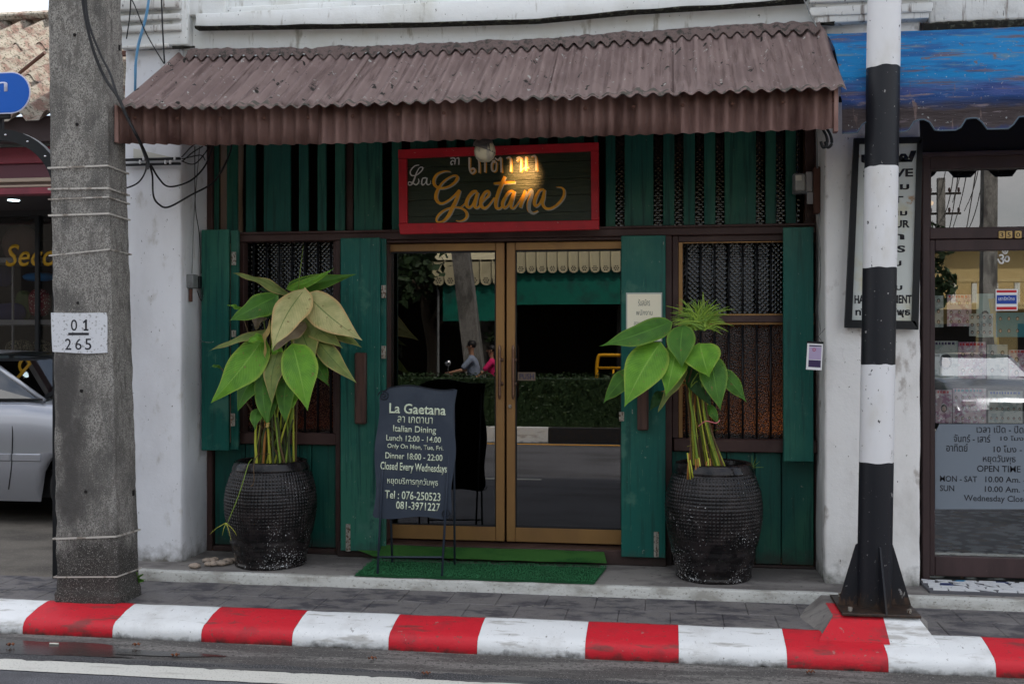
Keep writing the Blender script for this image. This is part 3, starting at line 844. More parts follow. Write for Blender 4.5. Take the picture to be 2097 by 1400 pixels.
# --- door
ZD0, ZD1 = Z(1033, 1107, 7.05), Z(1033, 497, 7.05)
box('door_sill', X(700), X(1365), -0.10, 0.09, ZS, ZD0 - 0.012, M['brown'], shop, 0.006)
box('door_head', X(700), X(1365), -0.02, 0.085, ZD1 + 0.004, ZL0 - 0.001, M['brown'], shop, 0.003)
def door_leaf(u0, u1, lu0, lu1, hu):
    """u0..u1 the leaf, meeting stile lu0..lu1"""
    x0, x1 = X(u0, 7.03), X(u1, 7.03)
    l = box('door_leaf', X(lu0, 7.03), X(lu1, 7.03), 0.03, 0.075, ZD0, ZD1, M['brass'], shop, 0.004)
    far0, far1 = (x0, x0 + 0.055) if lu1 >= u1 - 1 else (x1 - 0.055, x1)
    box('outer_stile', far0, far1, 0.03, 0.075, ZD0, ZD1, M['brass'], l, 0.004)
    a, b = (far1, X(lu0, 7.03)) if lu1 >= u1 - 1 else (X(lu1, 7.03), far0)
    zt = ZD1 - (Z(1033, 497, 7.03) - Z(1033, 513, 7.03))
    zb = ZD0 + (Z(1033, 1078, 7.03) - Z(1033, 1107, 7.03))
    box('top_rail', a + .0005, b - .0005, 0.033, 0.072, zt, ZD1, M['brass'], l, 0.003)
    box('bottom_rail', a + .0005, b - .0005, 0.033, 0.072, ZD0, zb, M['brass'], l, 0.003)
    g = MB(); g.box(a, b, 0.050, 0.056, zb, zt); g.obj('pane', G_door, l)
    # gasket
    g = MB()
    for (p0, p1, q0, q1) in ((a, b, zt - 0.012, zt), (a, b, zb, zb + 0.008), (a, a + 0.008, zb, zt), (b - 0.008, b, zb, zt)):
        g.box(p0, p1, 0.040, 0.049, q0, q1)
    g.obj('gasket', M['rubber'], l)
    # turned pull handle
    hx = X(hu, 6.93)
    za, zb2 = Z(1033, 818, 6.93), Z(1033, 706, 6.93)
    pr = []
    nn = 40
    for i in range(nn + 1):
        t = i / nn
        r = 0.0085 + 0.0035 * math.sin(math.pi * t)
        e = min(t, 1 - t)
        if e < 0.24: r = 0.008 + 0.0045 * abs(math.sin(e * 55))
        if e < 0.03: r = 0.004 + e * 0.15
        pr.append((r, (zb2 - za) * t))
    h = MB(); h.lathe(pr, (hx, -0.05, za), 14)
    for f in (0.28, 0.72):
        zz = za + (zb2 - za) * f
        h.tube([(hx, -0.05, zz), (hx, 0.03, zz)], 0.007, 8)
        h.lathe([(0.0, -0.0), (0.015, 0.0), (0.015, 0.006), (0.0, 0.006)], (hx, 0.022, zz), 12, 'Y')
    h.obj('pull_handle', mat('bronze_handle', (0.17, 0.10, 0.07), 0.35, metal=0.8), l, smooth=True)
    return l
l1 = door_leaf(780, 1033, 1015, 1033, 1022)
l2 = door_leaf(1037, 1290, 1037, 1055, 1050)
c = P(1044, 832, 7.02)
k = MB(); k.lathe([(0.0, -0.006), (0.010, -0.006), (0.0125, -0.002), (0.0125, 0.006)], (c.x, 0.026, c.z), 16, 'Y'); k.box(c.x - .0015, c.x + .0015, 0.016, 0.019, c.z - .006, c.z + .002); k.obj('door_lock', M['steel'], l2, smooth=False)
# PUSH plate on the glass
pz = box('push_plate', X(1060, 7.04), X(1096, 7.04), 0.046, 0.0495, Z(1078, 779, 7.04), Z(1078, 762, 7.04), mat('brown_plate', (0.14, 0.10, 0.075), 0.5), l2, 0)
text_px('PUSH', 1064, 1093, 765, 776, 7.0445, mat('dim_blue_ink', (0.03, 0.035, 0.08), 0.6), l2, off=0.01)
# threshold pieces
box('jamb_board', X(790), X(797), -0.03, 0.08, ZD0 - 0.01, ZD1, M['brown'], shop)

# --- windows
def window(u0, u1, v0, v1, vsill0, vsill1, rail, bars, brassleft):
    um = (u0 + u1) / 2
    z1, z0 = Z(um, v0), Z(um, v1)
    sz1, sz0 = Z(um, vsill0, 6.97), Z(um, vsill1, 6.97)
    w = box('window_sill', X(u0) - 0.03, X(u1) + 0.03, -0.05, 0.09, sz0, sz1, M['brown'], shop, 0.005)
    for a, b in ((u0 - 12, u0), (u1, u1 + 12)):
        box('window_frame', X(a), X(b), -0.02, 0.09, sz1 + .0005, ZL0 - .0005, M['brown'], w, 0.003)
    box('window_frame', X(u0) + .0005, X(u1) - .0005, -0.015, 0.09, z1, ZL0 - .0005, M['brown'], w, 0.003)
    if rail:
        zr = Z(um, rail)
        box('window_rail', X(u0) + .0005, X(u1) - .0005, -0.018, 0.085, zr - 0.022, zr + 0.022, M['brown'], w, 0.004)
        box('brass_strip', X(u0) + .0005, X(u1) - .0005, 0.004, 0.03, zr - 0.036, zr - 0.0225, M['brass'], w, 0.001)
        box('brass_strip', X(u0) + .0005, X(u1) - .0005, 0.004, 0.03, zr + 0.0225, zr + 0.034, M['brass'], w, 0.001)
        box('pane', X(u0), X(u1), 0.050, 0.056, zr, z1, G_pat, w, 0)
        MB().poly([(X(u0), .053, sz1), (X(u1), .053, sz1), (X(u1), .053, zr), (X(u0), .053, zr)]).obj('pane', G_patw, w)
    else:
        zr = Z(um, 760)
        box('pane', X(u0), X(u1), 0.050, 0.056, zr, z1, G_pat, w, 0)
        MB().poly([(X(u0), .053, sz1), (X(u1), .053, sz1), (X(u1), .053, zr), (X(u0), .053, zr)]).obj('pane', G_patw, w)
    if brassleft:
        box('brass_strip', X(u0) + .001, X(u0 + 9), -0.005, 0.045, sz1 + 0.001, z1 - 0.001, M['brass'], w, 0.002)
        box('brass_strip', X(u0 + 9), X(u1) - .001, -0.005, 0.02, z1 - 0.010, z1 - 0.001, M['brass'], w, 0.002)
    for u in bars:
        for (za, zb) in (((sz1, zr - 0.0365), (zr + 0.0345, z1)) if rail else ((sz1, z1),)):
            m = MB(); m.tube([(X(u), 0.012, za), (X(u), 0.012, zb)], 0.0075, 8); m.obj('bar', M['black'], w, smooth=True)
    return w
window(502, 684, 496, 884, 886, 909, None, [518 + 13.2 * 2 * i for i in range(7)], False)
window(1389, 1668, 494, 898, 899, 925, 653, [1406 + 28.8 * i for i in range(7)], True)
# planks below the windows
for (a, b) in ((440, 502), (503, 558), (559, 613), (614, 638), (639, 692)):
    plank(a, b - 0.8, Z(570, 1117), Z(570, 910, 6.97), y=-0.012)
for (a, b) in ((1376, 1440), (1441, 1488), (1489, 1546), (1547, 1600), (1601, 1667)):
    plank(a, b - 0.8, Z(1520, 1152), Z(1520, 926, 6.97), y=-0.012)
box('bottom_board', X(441), X(699), -0.05, 0.06, ZS, Z(570, 1118), M['brown'], shop, 0.006)
box('bottom_board', X(1366), X(1668), -0.05, 0.06, ZS, Z(1520, 1153), M['brown'], shop, 0.006)
box('backing_board', X(441), X(699), 0.025, 0.06, ZS + .05, Z(570, 910, 6.97), M['dark'], shop, 0)
box('backing_board', X(1366), X(1668), 0.025, 0.06, ZS + .05, Z(1520, 926, 6.97), M['dark'], shop, 0)
box('post', X(692), X(702), -0.055, 0.08, ZS, ZL0 - .001, M['brown'], shop, 0.004)
box('post', X(1362), X(1376), -0.055, 0.08, ZS, ZL0 - .001, M['brown'], shop, 0.004)
# wall behind clerestory gaps stays open to the dark room

# --- shutters (open, folded flat beside the openings)
def shutter(u0, u1, v0, v1, y, back=None, hinges=(), handle=None, split=None):
    um = (u0 + u1) / 2; D = 7 + y
    z0, z1 = Z(um, v1, D), Z(um, v0, D)
    s = box('shutter', X(u0, D), X(u1, D), y, y + 0.03, z0, z1, M['green'], shop, 0.004)
    if back:
        a, b = back
        box('rear_leaf', X(a, D), X(b, D + .045), y + 0.045, y + 0.072, z0 + .002, z1 - .002, M['green'], s, 0.004)
    for (hu, hv0, hv1, hm) in hinges:
        h = MB()
        zz0, zz1 = Z(hu, hv1, D), Z(hu, hv0, D)
        xx = X(hu, D)
        h.box(xx - 0.016, xx - 0.003, y - 0.004, y - 0.0005, zz0, zz1, 0.001)
        h.box(xx + 0.003, xx + 0.016, y - 0.004, y - 0.0005, zz0, zz1, 0.001)
        h.tube([(xx, y - 0.006, zz0), (xx, y - 0.006, zz1)], 0.0045, 8)
        h.obj('hinge', M['steel'], s)
    if handle:
        a, b, va, vb = handle
        mb = MB(); xa, xb = X(a, D - .04), X(b, D - .04)
        za, zb = Z(um, vb, D - .04), Z(um, va, D - .04)
        mb.box(xa, xb, y - 0.045, y - 0.0005, za, zb, 0.008)
        mb.obj('handle', M['handle_wood'], s)
    return s
shutter(412, 468, 470, 922, -0.20, back=(466, 488), hinges=((479, 516, 543, 0), (477, 846, 872, 0), (479, 676, 690, 0)))
shutter(697, 778, 487, 1128, -0.16, back=(700, 790), hinges=((786, 584, 610, 0), (786, 708, 734, 0), (713, 1072, 1128, 0)), handle=(726, 749, 722, 868))
shutter(1272, 1363, 482, 1141, -0.15, back=(1276, 1362), hinges=((1344, 1088, 1140, 0), (1273, 843, 862, 0)), handle=(1305, 1328, 748, 881))
shutter(1604, 1666, 465, 945, -0.18, back=(1606, 1664), split=1640)
cam_only = None

# latch wire at left shutter
MB().tube(spline([P(409, 697, 6.78), P(418, 700, 6.76), P(432, 701, 6.75), P(438, 699, 6.76)], 4), 0.0018, 5).obj('hook_wire', M['steel'], shop)

# --- things on the facade
n_ = empty('paper_notice', P(1319, 698, 6.84), 'cream paper notice in a plastic sleeve on the shutter right of the door', 'notice')
D = 6.843
box('sleeve', X(1282, D), X(1356, D), D - 7, D - 7 + 0.0015, Z(1319, 699, D), Z(1319, 599, D), mat('plastic_sleeve', (0.42, 0.46, 0.42), 0.25), n_, 0)
box('sheet', X(1284.5, D), X(1353.5, D), D - 7 - .0015, D - 7 - .0002, Z(1319, 697, D), Z(1319, 602, D), M['paper'], n_, 0)
text_px('รับสมัคร', 1307, 1331, 612, 626, D - .0022, mat('grey_ink', (0.12, 0.12, 0.10), 0.6), n_)
text_px('พนักงาน', 1303, 1336, 634, 645, D - .0022, MATS['grey_ink'], n_)
text_px('สอบถามภายใน', 1298, 1342, 656, 665, D - .0022, MATS['grey_ink'], n_)

hc = empty('hanging_card', P(1668, 757, 6.55), 'small white and purple card hanging by a string beside the right shutter', 'card')
D = 6.5
ang = Matrix.Rotation(R(3), 3, 'Y')
cc = P(1668, 730, D)
w_, h_ = (X(1684, D) - X(1652, D)), (Z(1668, 703, D) - Z(1668, 757, D))
def tilt_box(name, dx0, dx1, dz0, dz1, y0, y1, m):
    mb = MB(); mb.box(dx0, dx1, y0, y1, dz0, dz1, 0); 
    for v in mb.bm.verts: v.co = ang @ v.co + cc
    return mb.obj(name, m, hc)
tilt_box('card_sheet', -w_ / 2, w_ / 2, -h_ / 2, h_ / 2, 0, 0.002, M['white'])
tilt_box('clip', -w_ / 2 - .004, w_ / 2 + .002, h_ / 2, h_ / 2 + 0.012, -0.003, 0.004, M['black'])
tilt_box('purple_panel', -w_ * .37, w_ * .42, -h_ * .4, -h_ * .13, -0.0008, -0.0002, M['purple'])
tilt_box('lilac_panel', -w_ * .37, w_ * .42, -h_ * .11, h_ * .36, -0.0008, -0.0002, M['lilac'])
tilt_box('dark_stripe', -w_ * .37, w_ * .42, h_ * .38, h_ * .43, -0.0008, -0.0002, M['purple'])
mb = MB()
rr = []
for i in range(25):
    a = 2 * math.pi * i / 24; rr.append(ang @ Vector((-w_ * .05 + .008 * math.cos(a), -0.0015, h_ * .26 + .008 * math.sin(a))) + cc)
mb.tube(rr, 0.0016, 4); mb.obj('round_emblem', M['redprint'], hc)
mb = MB(); mb.tube([P(1652, 702, 6.5), P(1676, 688, 6.53), P(1690, 672, 6.55)], 0.0012, 4); mb.tube([P(1676, 688, 6.53), P(1684, 702, 6.5)], 0.0012, 4); mb.obj('string', M['black'], hc)

# electric meter and strip on the right
em = empty('meter_box', P(1645, 400, 6.85), 'small clear and grey electric meter box high on the green planks at right', 'meter')
D = 6.85
box('backplate', X(1626, D), X(1664, D), D - 7 + .02, D - 7 + 0.10, Z(1645, 394, D), Z(1645, 353, D), M['greytin'], em, 0.006)
box('clear_cover', X(1628, D), X(1649, D), D - 7 - .02, D - 7 + .019, Z(1645, 391, D), Z(1645, 357, D), mat('cloudy_plastic', (0.34, 0.33, 0.30), 0.25), em, 0.008)
box('label_tag', X(1629, D - .03), X(1642, D - .03), D - 7 - .024, D - 7 - .021, Z(1645, 371, D), Z(1645, 360, D), M['offwhite'], em, 0)
box('switch_body', X(1650, D), X(1664, D), D - 7 - .01, D - 7 + .019, Z(1645, 392, D), Z(1645, 352, D), M['shelf'], em, 0.005)
box('lower_terminal', X(1653, D), X(1666, D), D - 7 - .005, D - 7 + .019, Z(1645, 418, D), Z(1645, 393, D), M['shelf'], em, 0.004)
ws = box('wood_strip', X(1667, 6.8), X(1679, 6.8), -0.22, -0.14, Z(1672, 437, 6.8), Z(1672, 342, 6.8), M['oldwood'], None, 0.004)
tag(ws, 'short reddish wooden strip standing beside the grey meter box', 'wood strip')
tag(cable([P(1672, 270, 6.78), P(1673, 310, 6.78), P(1674, 345, 6.78)], 0.006, M['greytin'], 'conduit'), 'thin grey conduit dropping to the wooden strip under the awning', 'conduit')
tag(cable([P(1678, 437, 6.76), P(1676, 480, 6.76), P(1680, 560, 6.75), P(1676, 640, 6.75), P(1684, 700, 6.75)], 0.003, M['greytin'], 'loose_cable'), 'thin grey cable hanging down between right shutter and white pillar', 'cable')
# junction box on left pillar side
jb = empty('junction_box', P(396, 600, 6.75), 'grey junction box with loose black wires on the left white pillar', 'junction box')
xj = XLI
box('box_body', xj + .001, xj + 0.05, -0.36, -0.28, Z(396, 590, 6.68), Z(396, 562, 6.68), M['greytin'], jb, 0.004)
box('socket', xj + .001, xj + 0.04, -0.24, -0.17, Z(405, 590, 6.8), Z(405, 566, 6.8), M['black'], jb, 0.004)
box('plug', xj + 0.01, xj + 0.03, -0.34, -0.32, Z(396, 618, 6.68), Z(396, 591, 6.68), M['oldwood'], jb, 0.003)
cable([(xj + .05, -.30, 2.0), (xj + .06, -.25, 1.93), (xj + .05, -.2, 2.02), (xj + .07, -.17, 2.12)], 0.003, M['cablek'], 'wire', jb)

# ================================================================== AWNING
aw = empty('awning', ((XL + XR) / 2, -1.2, 2.8), 'brown corrugated sheet awning with matching fascia over the green shopfront', 'awning')
xa0, xa1 = X(232, 5.72), X(1733, 5.74)
PITCH = 0.0815
def wavez(x, ph=0): return 0.5 + 0.5 * math.cos(2 * math.pi * (x / PITCH) + ph)
def interp(x, pts):
    if x <= pts[0][0]: return pts[0][1]
    for (a, za), (b, zb) in zip(pts, pts[1:]):
        if x <= b: return za + (zb - za) * (x - a) / (b - a)
    return pts[-1][1]
def tilt(x): return interp(x, [(X(232, 5.8), .040), (X(420, 5.8), .012), (X(620, 5.8), 0)])
def sagb(x): return interp(x, [(X(400, 6.5), .020), (X(700, 6.5), -.008), (X(1050, 6.5), -.012), (X(1250, 6.5), .003), (X(1500, 6.5), .024), (X(1650, 6.5), .022)])
yb0, yb1 = -0.505, -1.28
zb_, zf_ = 3.495, 2.972
cuts = [xa0, xa0 + 0.66, xa0 + 1.35, X(850, 6.0), X(1130, 6.0), X(1398, 6.0), X(1592, 6.0), xa1]
for i in range(len(cuts) - 1):
    a, b = cuts[i], cuts[i + 1]
    aa = a - (0.05 if i else 0)
    lift = 0.0045 * (i % 2) + (0.004 if i == 5 else 0)
    sk = [0, .006, -.005, .004, -.012, .008, -.004][i]
    nx = max(8, int((b - aa) / (PITCH / 14)))
    top, bot = [], []
    rows = []
    for t in [k / 9 for k in range(10)]:
        row = []
        for j in range(nx + 1):
            x = aa + (b - aa) * j / nx
            z = zb_ + (zf_ - zb_) * t + tilt(x) * t + sagb(x) * (1 - t) + (0.034 - 0.014 * t ** 3) * wavez(x) + lift - 0.012 * math.sin(math.pi * t)
            jag = 0.010 * noise.noise(Vector((x * 9, 4, i))) if t == 1 else 0
            y = yb0 + (yb1 - yb0) * t - sk * t + jag
            z += 0.003 * noise.noise(Vector((x * 4, y * 4, 2)))
            row.append((x, y, z))
        rows.append(row)
    mb = MB(); mb.grid(rows)
    bmesh.ops.solidify(mb.bm, geom=mb.bm.faces[:], thickness=0.0045)
    mb.obj('roof_sheet', M['awn_top'], aw, smooth=True)
# moss along lower edge and back flashing
mb = MB(); rows = []
n = 700
for j in range(n + 1):
    x = xa0 + 0.01 + (xa1 - xa0 - 0.02) * j / n
    k = max(0, noise.noise(Vector((x * 3.2, 9, 1))) + 0.25 + 0.25 * noise.noise(Vector((x * 13, 9, 1))))
    z = zf_ + tilt(x) + 0.020 * wavez(x) + 0.0075
    rows.append([(x, yb1 + 0.07 * k, z + 0.052 * k + 0.002), (x, yb1 - 0.012, z + 0.002), (x, yb1 - 0.014, z - 0.008)])
mb.grid(rows); mb.obj('edge_moss', M['mossy'], aw, smooth=True)
mb = MB(); rows = []
for j in range(n + 1):
    x = xa0 + 0.12 + (xa1 - xa0 - 0.16) * j / n
    q = 0.016 * noise.noise(Vector((x * 5, 2, 1))) + 0.008 * noise.noise(Vector((x * 21, 2, 1)))
    z = zb_ + sagb(x)
    rows.append([(x, yb0 + 0.03, z + 0.055 + q), (x, yb0 - 0.012, z + 0.05 + q), (x, yb0 - 0.07 + q, z + 0.006 + 0.026 * wavez(x)), (x, yb0 - 0.10 + q, z - 0.050 + 0.033 * wavez(x))])
mb.grid(rows); mb.obj('mortar_flashing', mat('flashing_mortar', (0.13, 0.095, 0.088), 0.95, layers=[('noise', (26, 26, 26), 0.5, 0.62, (0.05, 0.045, 0.04))], bump=[((40, 40, 40), 0.9, 0.02)]), aw, smooth=True)
# fascia
zfa, zfb = 3.012, 2.785
xf0, xf1 = X(247, 5.80), X(1706, 5.80)
fc = [xf0, xf0 + .62, xf0 + 1.21, xf0 + 1.9, xf0 + 2.55, xf0 + 3.3, xf1]
for i in range(len(fc) - 1):
    a, b = fc[i] - (0.03 if i else 0), fc[i + 1]
    nx = max(8, int((b - a) / (0.078 / 10)))
    rows = []
    for t in (0, .5, 1):
        row = []
        for j in range(nx + 1):
            x = a + (b - a) * j / nx
            w = math.cos(2 * math.pi * x / 0.078)
            y = -1.20 - 0.004 * (i % 2) - 0.019 * w
            row.append((x, y, zfa + (zfb - zfa) * t + tilt(x)))
        rows.append(row)
    mb = MB(); mb.grid(rows)
    bmesh.ops.solidify(mb.bm, geom=mb.bm.faces[:], thickness=0.004)
    mb.obj('fascia_sheet', M['awn_face'], aw, smooth=True)
for j in range(16):
    x = xf0 + 0.1 + j * 0.265
    mb = MB(); mb.lathe([(0.0, -0.007), (0.005, -0.006), (0.011, 0.0), (0.011, 0.003)], (x, -1.222, 2.935 + tilt(x)), 8, 'Y'); mb.obj('bolt', M['oldwood'], aw)
mb = MB(); mb.box(xf1 + 0.0, xf1 + 0.022, -1.235, -1.18, zfb - .02 + tilt(xf1), zfa + tilt(xf1), 0.003); mb.obj('corner_strip', M['awn_face'], aw)
mb = MB(); mb.box(xf0 - 0.022, xf0 - 0.0, -1.235, -1.18, zfb + tilt(xf0), zfa + tilt(xf0), 0.003); mb.obj('corner_strip', M['awn_face'], aw)
# timber frame under the sheets
for xx in (xf0 + .05, xf0 + 1.3, xf0 + 2.6, xf1 - .05):
    mb = MB(); mb.prism([(xx - .02, -1.17, 2.87 + tilt(xx)), (xx - .02, -1.17, 2.93 + tilt(xx)), (xx - .02, -0.44, 3.48), (xx - .02, -0.44, 3.42)], (0.04, 0, 0)); mb.obj('rafter', M['brown'], aw)
box('purlin', xf0 + .02, xf1 - .02, -1.18, -1.14, 2.86, 2.90, M['brown'], aw, 0.003)
box('purlin', xf0 + .05, xf1 - .02, -0.84, -0.80, 3.17, 3.21, M['brown'], aw, 0.003)

# hooks at the right end of the fascia
ho = empty('awning_hook', P(1695, 270, 5.9), 'black rusty steel hook hanging under the right end of the brown awning', 'hook')
for du in (0, 9):
    MB().tube(spline([P(1683 + du, 262, 6.0), P(1692 + du, 278, 5.98), P(1694 + du, 295, 5.97), P(1686 + du, 302, 5.97), P(1681 + du, 290, 5.97)], 5), 0.0085, 6).obj('hook_bar', M['black'], ho, smooth=True)

# ================================================================== MAIN SIGN
DS = 6.80
sg = empty('wooden_sign', P(1022, 478, DS), 'dark green wooden sign with red frame and golden script above the glass doors', 'sign')
TL, TR_, BL, BR = P(819, 311, DS), P(1224, 293, DS), P(820, 478, DS), P(1225, 466, DS)
def sp(u, v, dy=0):
    p = P(u, v, DS); return Vector((p.x, DS - 7 + dy, p.z))
mb = MB()
nb = 5
for i in range(nb):
    t0, t1 = i / nb, (i + 1) / nb
    def q(t, s): 
        a = TL.lerp(BL, t); b = TR_.lerp(BR, t); return a.lerp(b, s)
    g = 0.0015
    pts = [q(t0, 0.02), q(t0, 0.98), q(t1, 0.98), q(t1, 0.02)]
    pts = [Vector((p.x, DS - 7 + 0.012, p.z + (-g if k < 2 else g))) for k, p in enumerate(pts)]
    b_ = MB(); b_.prism(pts, (0, 0.018, 0)); b_.obj('board', M['sign_green'], sg)
MB().prism([Vector((p.x, DS - 7 + 0.031, p.z)) for p in (TL, TR_, BR, BL)], (0, 0.01, 0)).obj('backing', M['brown'], sg)
fw = 16
def frame_piece(pts):
    b_ = MB(); b_.prism([sp(u, v, -0.012) for u, v in pts], (0, 0.042, 0))
    bmesh.ops.bevel(b_.bm, geom=b_.bm.edges[:], offset=0.003, segments=1, affect='EDGES')
    b_.obj('frame_rail', M['sign_red'], sg)
frame_piece([(816, 307), (1226, 292), (1226, 309.5), (816, 325.5)])
frame_piece([(817, 458), (1227, 451), (1227, 470), (820, 480)])
frame_piece([(817, 326), (833.5, 325.5), (835, 457.4), (818, 457.8)])
frame_piece([(1210, 310.5), (1226, 310), (1227, 450.8), (1211, 451)])
YS = 0.0095
def zs(zx, zy, dx=0, dy=0):
    return sp(800 + zx / 4.766 + dx, 280 + zy / 4.766 + dy, YS)
def stroke(mb, pts, dx=0, dy=0, wk=1.0, y=None):
    out = []
    for p in pts:
        v = zs(p[0], p[1], dx, dy)
        out.append((v.x, v.z, p[2] / 4.766 / 2150 * 6.9 * wk))
    ribbon(mb, out, DS - 7 + (YS if y is None else y))
G1 = [(580, 338, 3), (520, 335, 7), (450, 365, 11), (418, 420, 14), (430, 475, 14), (490, 500, 11), (560, 485, 10), (620, 445, 13), (648, 400, 15), (635, 378, 10), (600, 380, 7), (545, 410, 8), (490, 460, 10), (450, 530, 15), (438, 590, 17), (458, 635, 15), (500, 650, 10), (560, 620, 9), (620, 570, 10), (672, 520, 15)]
G2 = [(672, 520, 13), (640, 610, 17), (600, 690, 19), (560, 770, 17), (510, 820, 11), (460, 832, 9), (442, 805, 9), (470, 755, 11), (530, 710, 9), (600, 688, 7), (670, 690, 9), (722, 718, 12), (742, 760, 14), (725, 800, 10), (680, 822, 6), (635, 818, 3)]
LT = [
    [(672, 690, 3), (720, 650, 6), (760, 590, 10), (800, 545, 10), (838, 530, 8)],                                   # link + a
    [(838, 530, 12), (795, 535, 11), (755, 590, 15), (735, 650, 17), (755, 688, 13), (790, 668, 9), (825, 600, 11), (846, 545, 13)],
    [(846, 540, 14), (825, 620, 17), (818, 680, 14), (845, 690, 9), (880, 650, 7), (915, 610, 7), (955, 565, 12), (950, 530, 12), (915, 545, 13), (882, 610, 17), (880, 670, 17), (915, 695, 12), (960, 660, 8), (1010, 590, 8)],
    [(1112, 385, 13), (1085, 450, 17), (1050, 540, 18), (1025, 630, 18), (1030, 690, 15), (1065, 695, 9), (1100, 655, 7)],     # t
    [(1003, 455, 10), (1060, 452, 14), (1130, 445, 13), (1212, 442, 9)],
    [(1195, 530, 11), (1155, 535, 12), (1115, 590, 15), (1090, 650, 17), (1105, 690, 13), (1140, 670, 9), (1175, 600, 11), (1205, 530, 13)],
    [(1205, 530, 13), (1185, 610, 16), (1172, 680, 14), (1195, 695, 9), (1225, 665, 7), (1270, 600, 7), (1310, 530, 9)],
    [(1310, 520, 10), (1295, 580, 15), (1262, 690, 16)],                                                             # n
    [(1262, 690, 8), (1300, 610, 8), (1350, 530, 12), (1372, 520, 12), (1368, 570, 16), (1345, 640, 18), (1345, 710, 16), (1385, 742, 11), (1435, 720, 5)],
    [(1495, 515, 11), (1455, 520, 11), (1420, 575, 15), (1400, 640, 16), (1415, 675, 12), (1450, 650, 9), (1480, 590, 11), (1500, 520, 12)],
    [(1500, 515, 12), (1490, 590, 15), (1480, 650, 14), (1510, 695, 13), (1570, 695, 11), (1640, 645, 12), (1685, 580, 13), (1690, 520, 11), (1660, 492, 6), (1610, 490, 2)],
]
mb = MB()
for s_ in [G1, G2] + LT: stroke(mb, s_, 1.9, 1.6, 0.95, YS + 0.0012)
mb.obj('lettering', mat('grey_shadow_line', (0.30, 0.29, 0.25), 0.6), sg)
mb = MB()
for s_ in [G1, G2] + LT: stroke(mb, s_)
mb.obj('lettering', M['gold'], sg)
mb = MB()
LA = [[(275, 275, 3), (230, 285, 5), (190, 335, 6), (200, 375, 6), (250, 372, 5), (300, 330, 6), (310, 300, 5), (280, 300, 4), (250, 350, 6), (225, 420, 8), (200, 465, 7), (170, 468, 5), (175, 440, 5), (215, 450, 6), (245, 468, 6), (272, 440, 6), (268, 408, 4)],
      [(345, 400, 6), (312, 405, 6), (300, 440, 7), (308, 470, 6), (335, 450, 4), (352, 405, 6)], [(352, 400, 6), (348, 450, 6), (362, 468, 5), (385, 455, 3), (388, 425, 2)],
      # small Thai word
      [(580, 210, 6), (610, 205, 6), (628, 222, 6), (622, 270, 6)], [(622, 240, 5), (600, 232, 5), (585, 250, 6), (592, 272, 5), (604, 262, 4)], [(640, 212, 5), (660, 205, 6), (664, 235, 6), (662, 272, 6)]]
for s_ in LA: stroke(mb, s_)
mb.obj('lettering', mat('white_sign_paint', (0.55, 0.54, 0.50), 0.6), sg)
TH = [[(765, 200, 9), (765, 270, 9), (768, 320, 8), (790, 355, 9), (818, 335, 9), (805, 305, 8), (775, 318, 7)],
      [(855, 225, 7), (862, 280, 8), (862, 350, 8)], [(850, 230, 6), (885, 205, 8), (915, 230, 9), (918, 345, 9)],
      [(985, 240, 6), (1010, 230, 6), (1015, 255, 6)], [(1015, 235, 7), (985, 260, 9), (985, 320, 8), (1005, 335, 8), (1025, 318, 7), (1030, 245, 6)], [(1015, 205, 7), (1045, 225, 7), (1070, 205, 9), (1076, 270, 9), (1078, 345, 9)],
      [(1125, 208, 6), (1160, 200, 9), (1170, 250, 9), (1170, 340, 9)],
      [(1225, 235, 6), (1245, 215, 6), (1250, 195, 7), (1225, 210, 6)], [(1250, 195, 9), (1270, 220, 9), (1268, 340, 9)], [(1320, 190, 9), (1318, 260, 9), (1318, 330, 9)], [(1268, 335, 5), (1300, 305, 5), (1345, 300, 5)],
      [(1370, 195, 6), (1405, 185, 9), (1418, 235, 9), (1420, 330, 9)]]
mb = MB()
for s_ in TH: stroke(mb, s_, 2.4, 1.5, 0.9, YS + 0.0012)
mb.obj('lettering', M['gold'], sg)
mb = MB()
for s_ in TH: stroke(mb, s_)
mb.obj('lettering', mat('cream_sign_paint', (0.52, 0.44, 0.34), 0.6), sg)

# flood bulb hanging under the awning in front of the sign
DB = 5.95
lp = empty('flood_lamp', P(992, 300, DB), 'dusty round flood bulb hanging from the awning in front of the sign', 'lamp')
cb = P(993, 309, DB)
rB = 0.062
pr = [(0.001, -0.067), (0.03, -0.061), (0.05, -0.045), (0.060, -0.02), (0.062, 0.0), (0.055, 0.028), (0.045, 0.045)]
mb = MB(); mb.lathe(pr, (cb.x, cb.y, cb.z), 28); mb.obj('bulb', M['dustbulb'], lp, smooth=True)
mb = MB()
rows = []
for r, h in ((0.064, 0.0), (0.058, 0.03), (0.048, 0.05), (0.035, 0.075), (0.024, 0.10), (0.020, 0.14), (0.0, 0.145)):
    rows.append([(cb.x - .004 + (r + (0.0025 if k % 2 else 0)) * math.cos(2 * math.pi * k / 36), cb.y + (r + (0.0025 if k % 2 else 0)) * math.sin(2 * math.pi * k / 36), cb.z + h + .004 - 0.35 * (r) * math.cos(2 * math.pi * k / 36) * (1 if h < .04 else .3)) for k in range(36)])
mb.grid(rows, True); mb.obj('lamp_holder', M['dustcap'], lp, smooth=True)
cable([(cb.x, cb.y, cb.z + .13), (cb.x + .02, cb.y + .05, cb.z + .25), (cb.x + .02, -0.85, 3.16)], 0.004, M['cablek'], 'lamp_cord', lp)
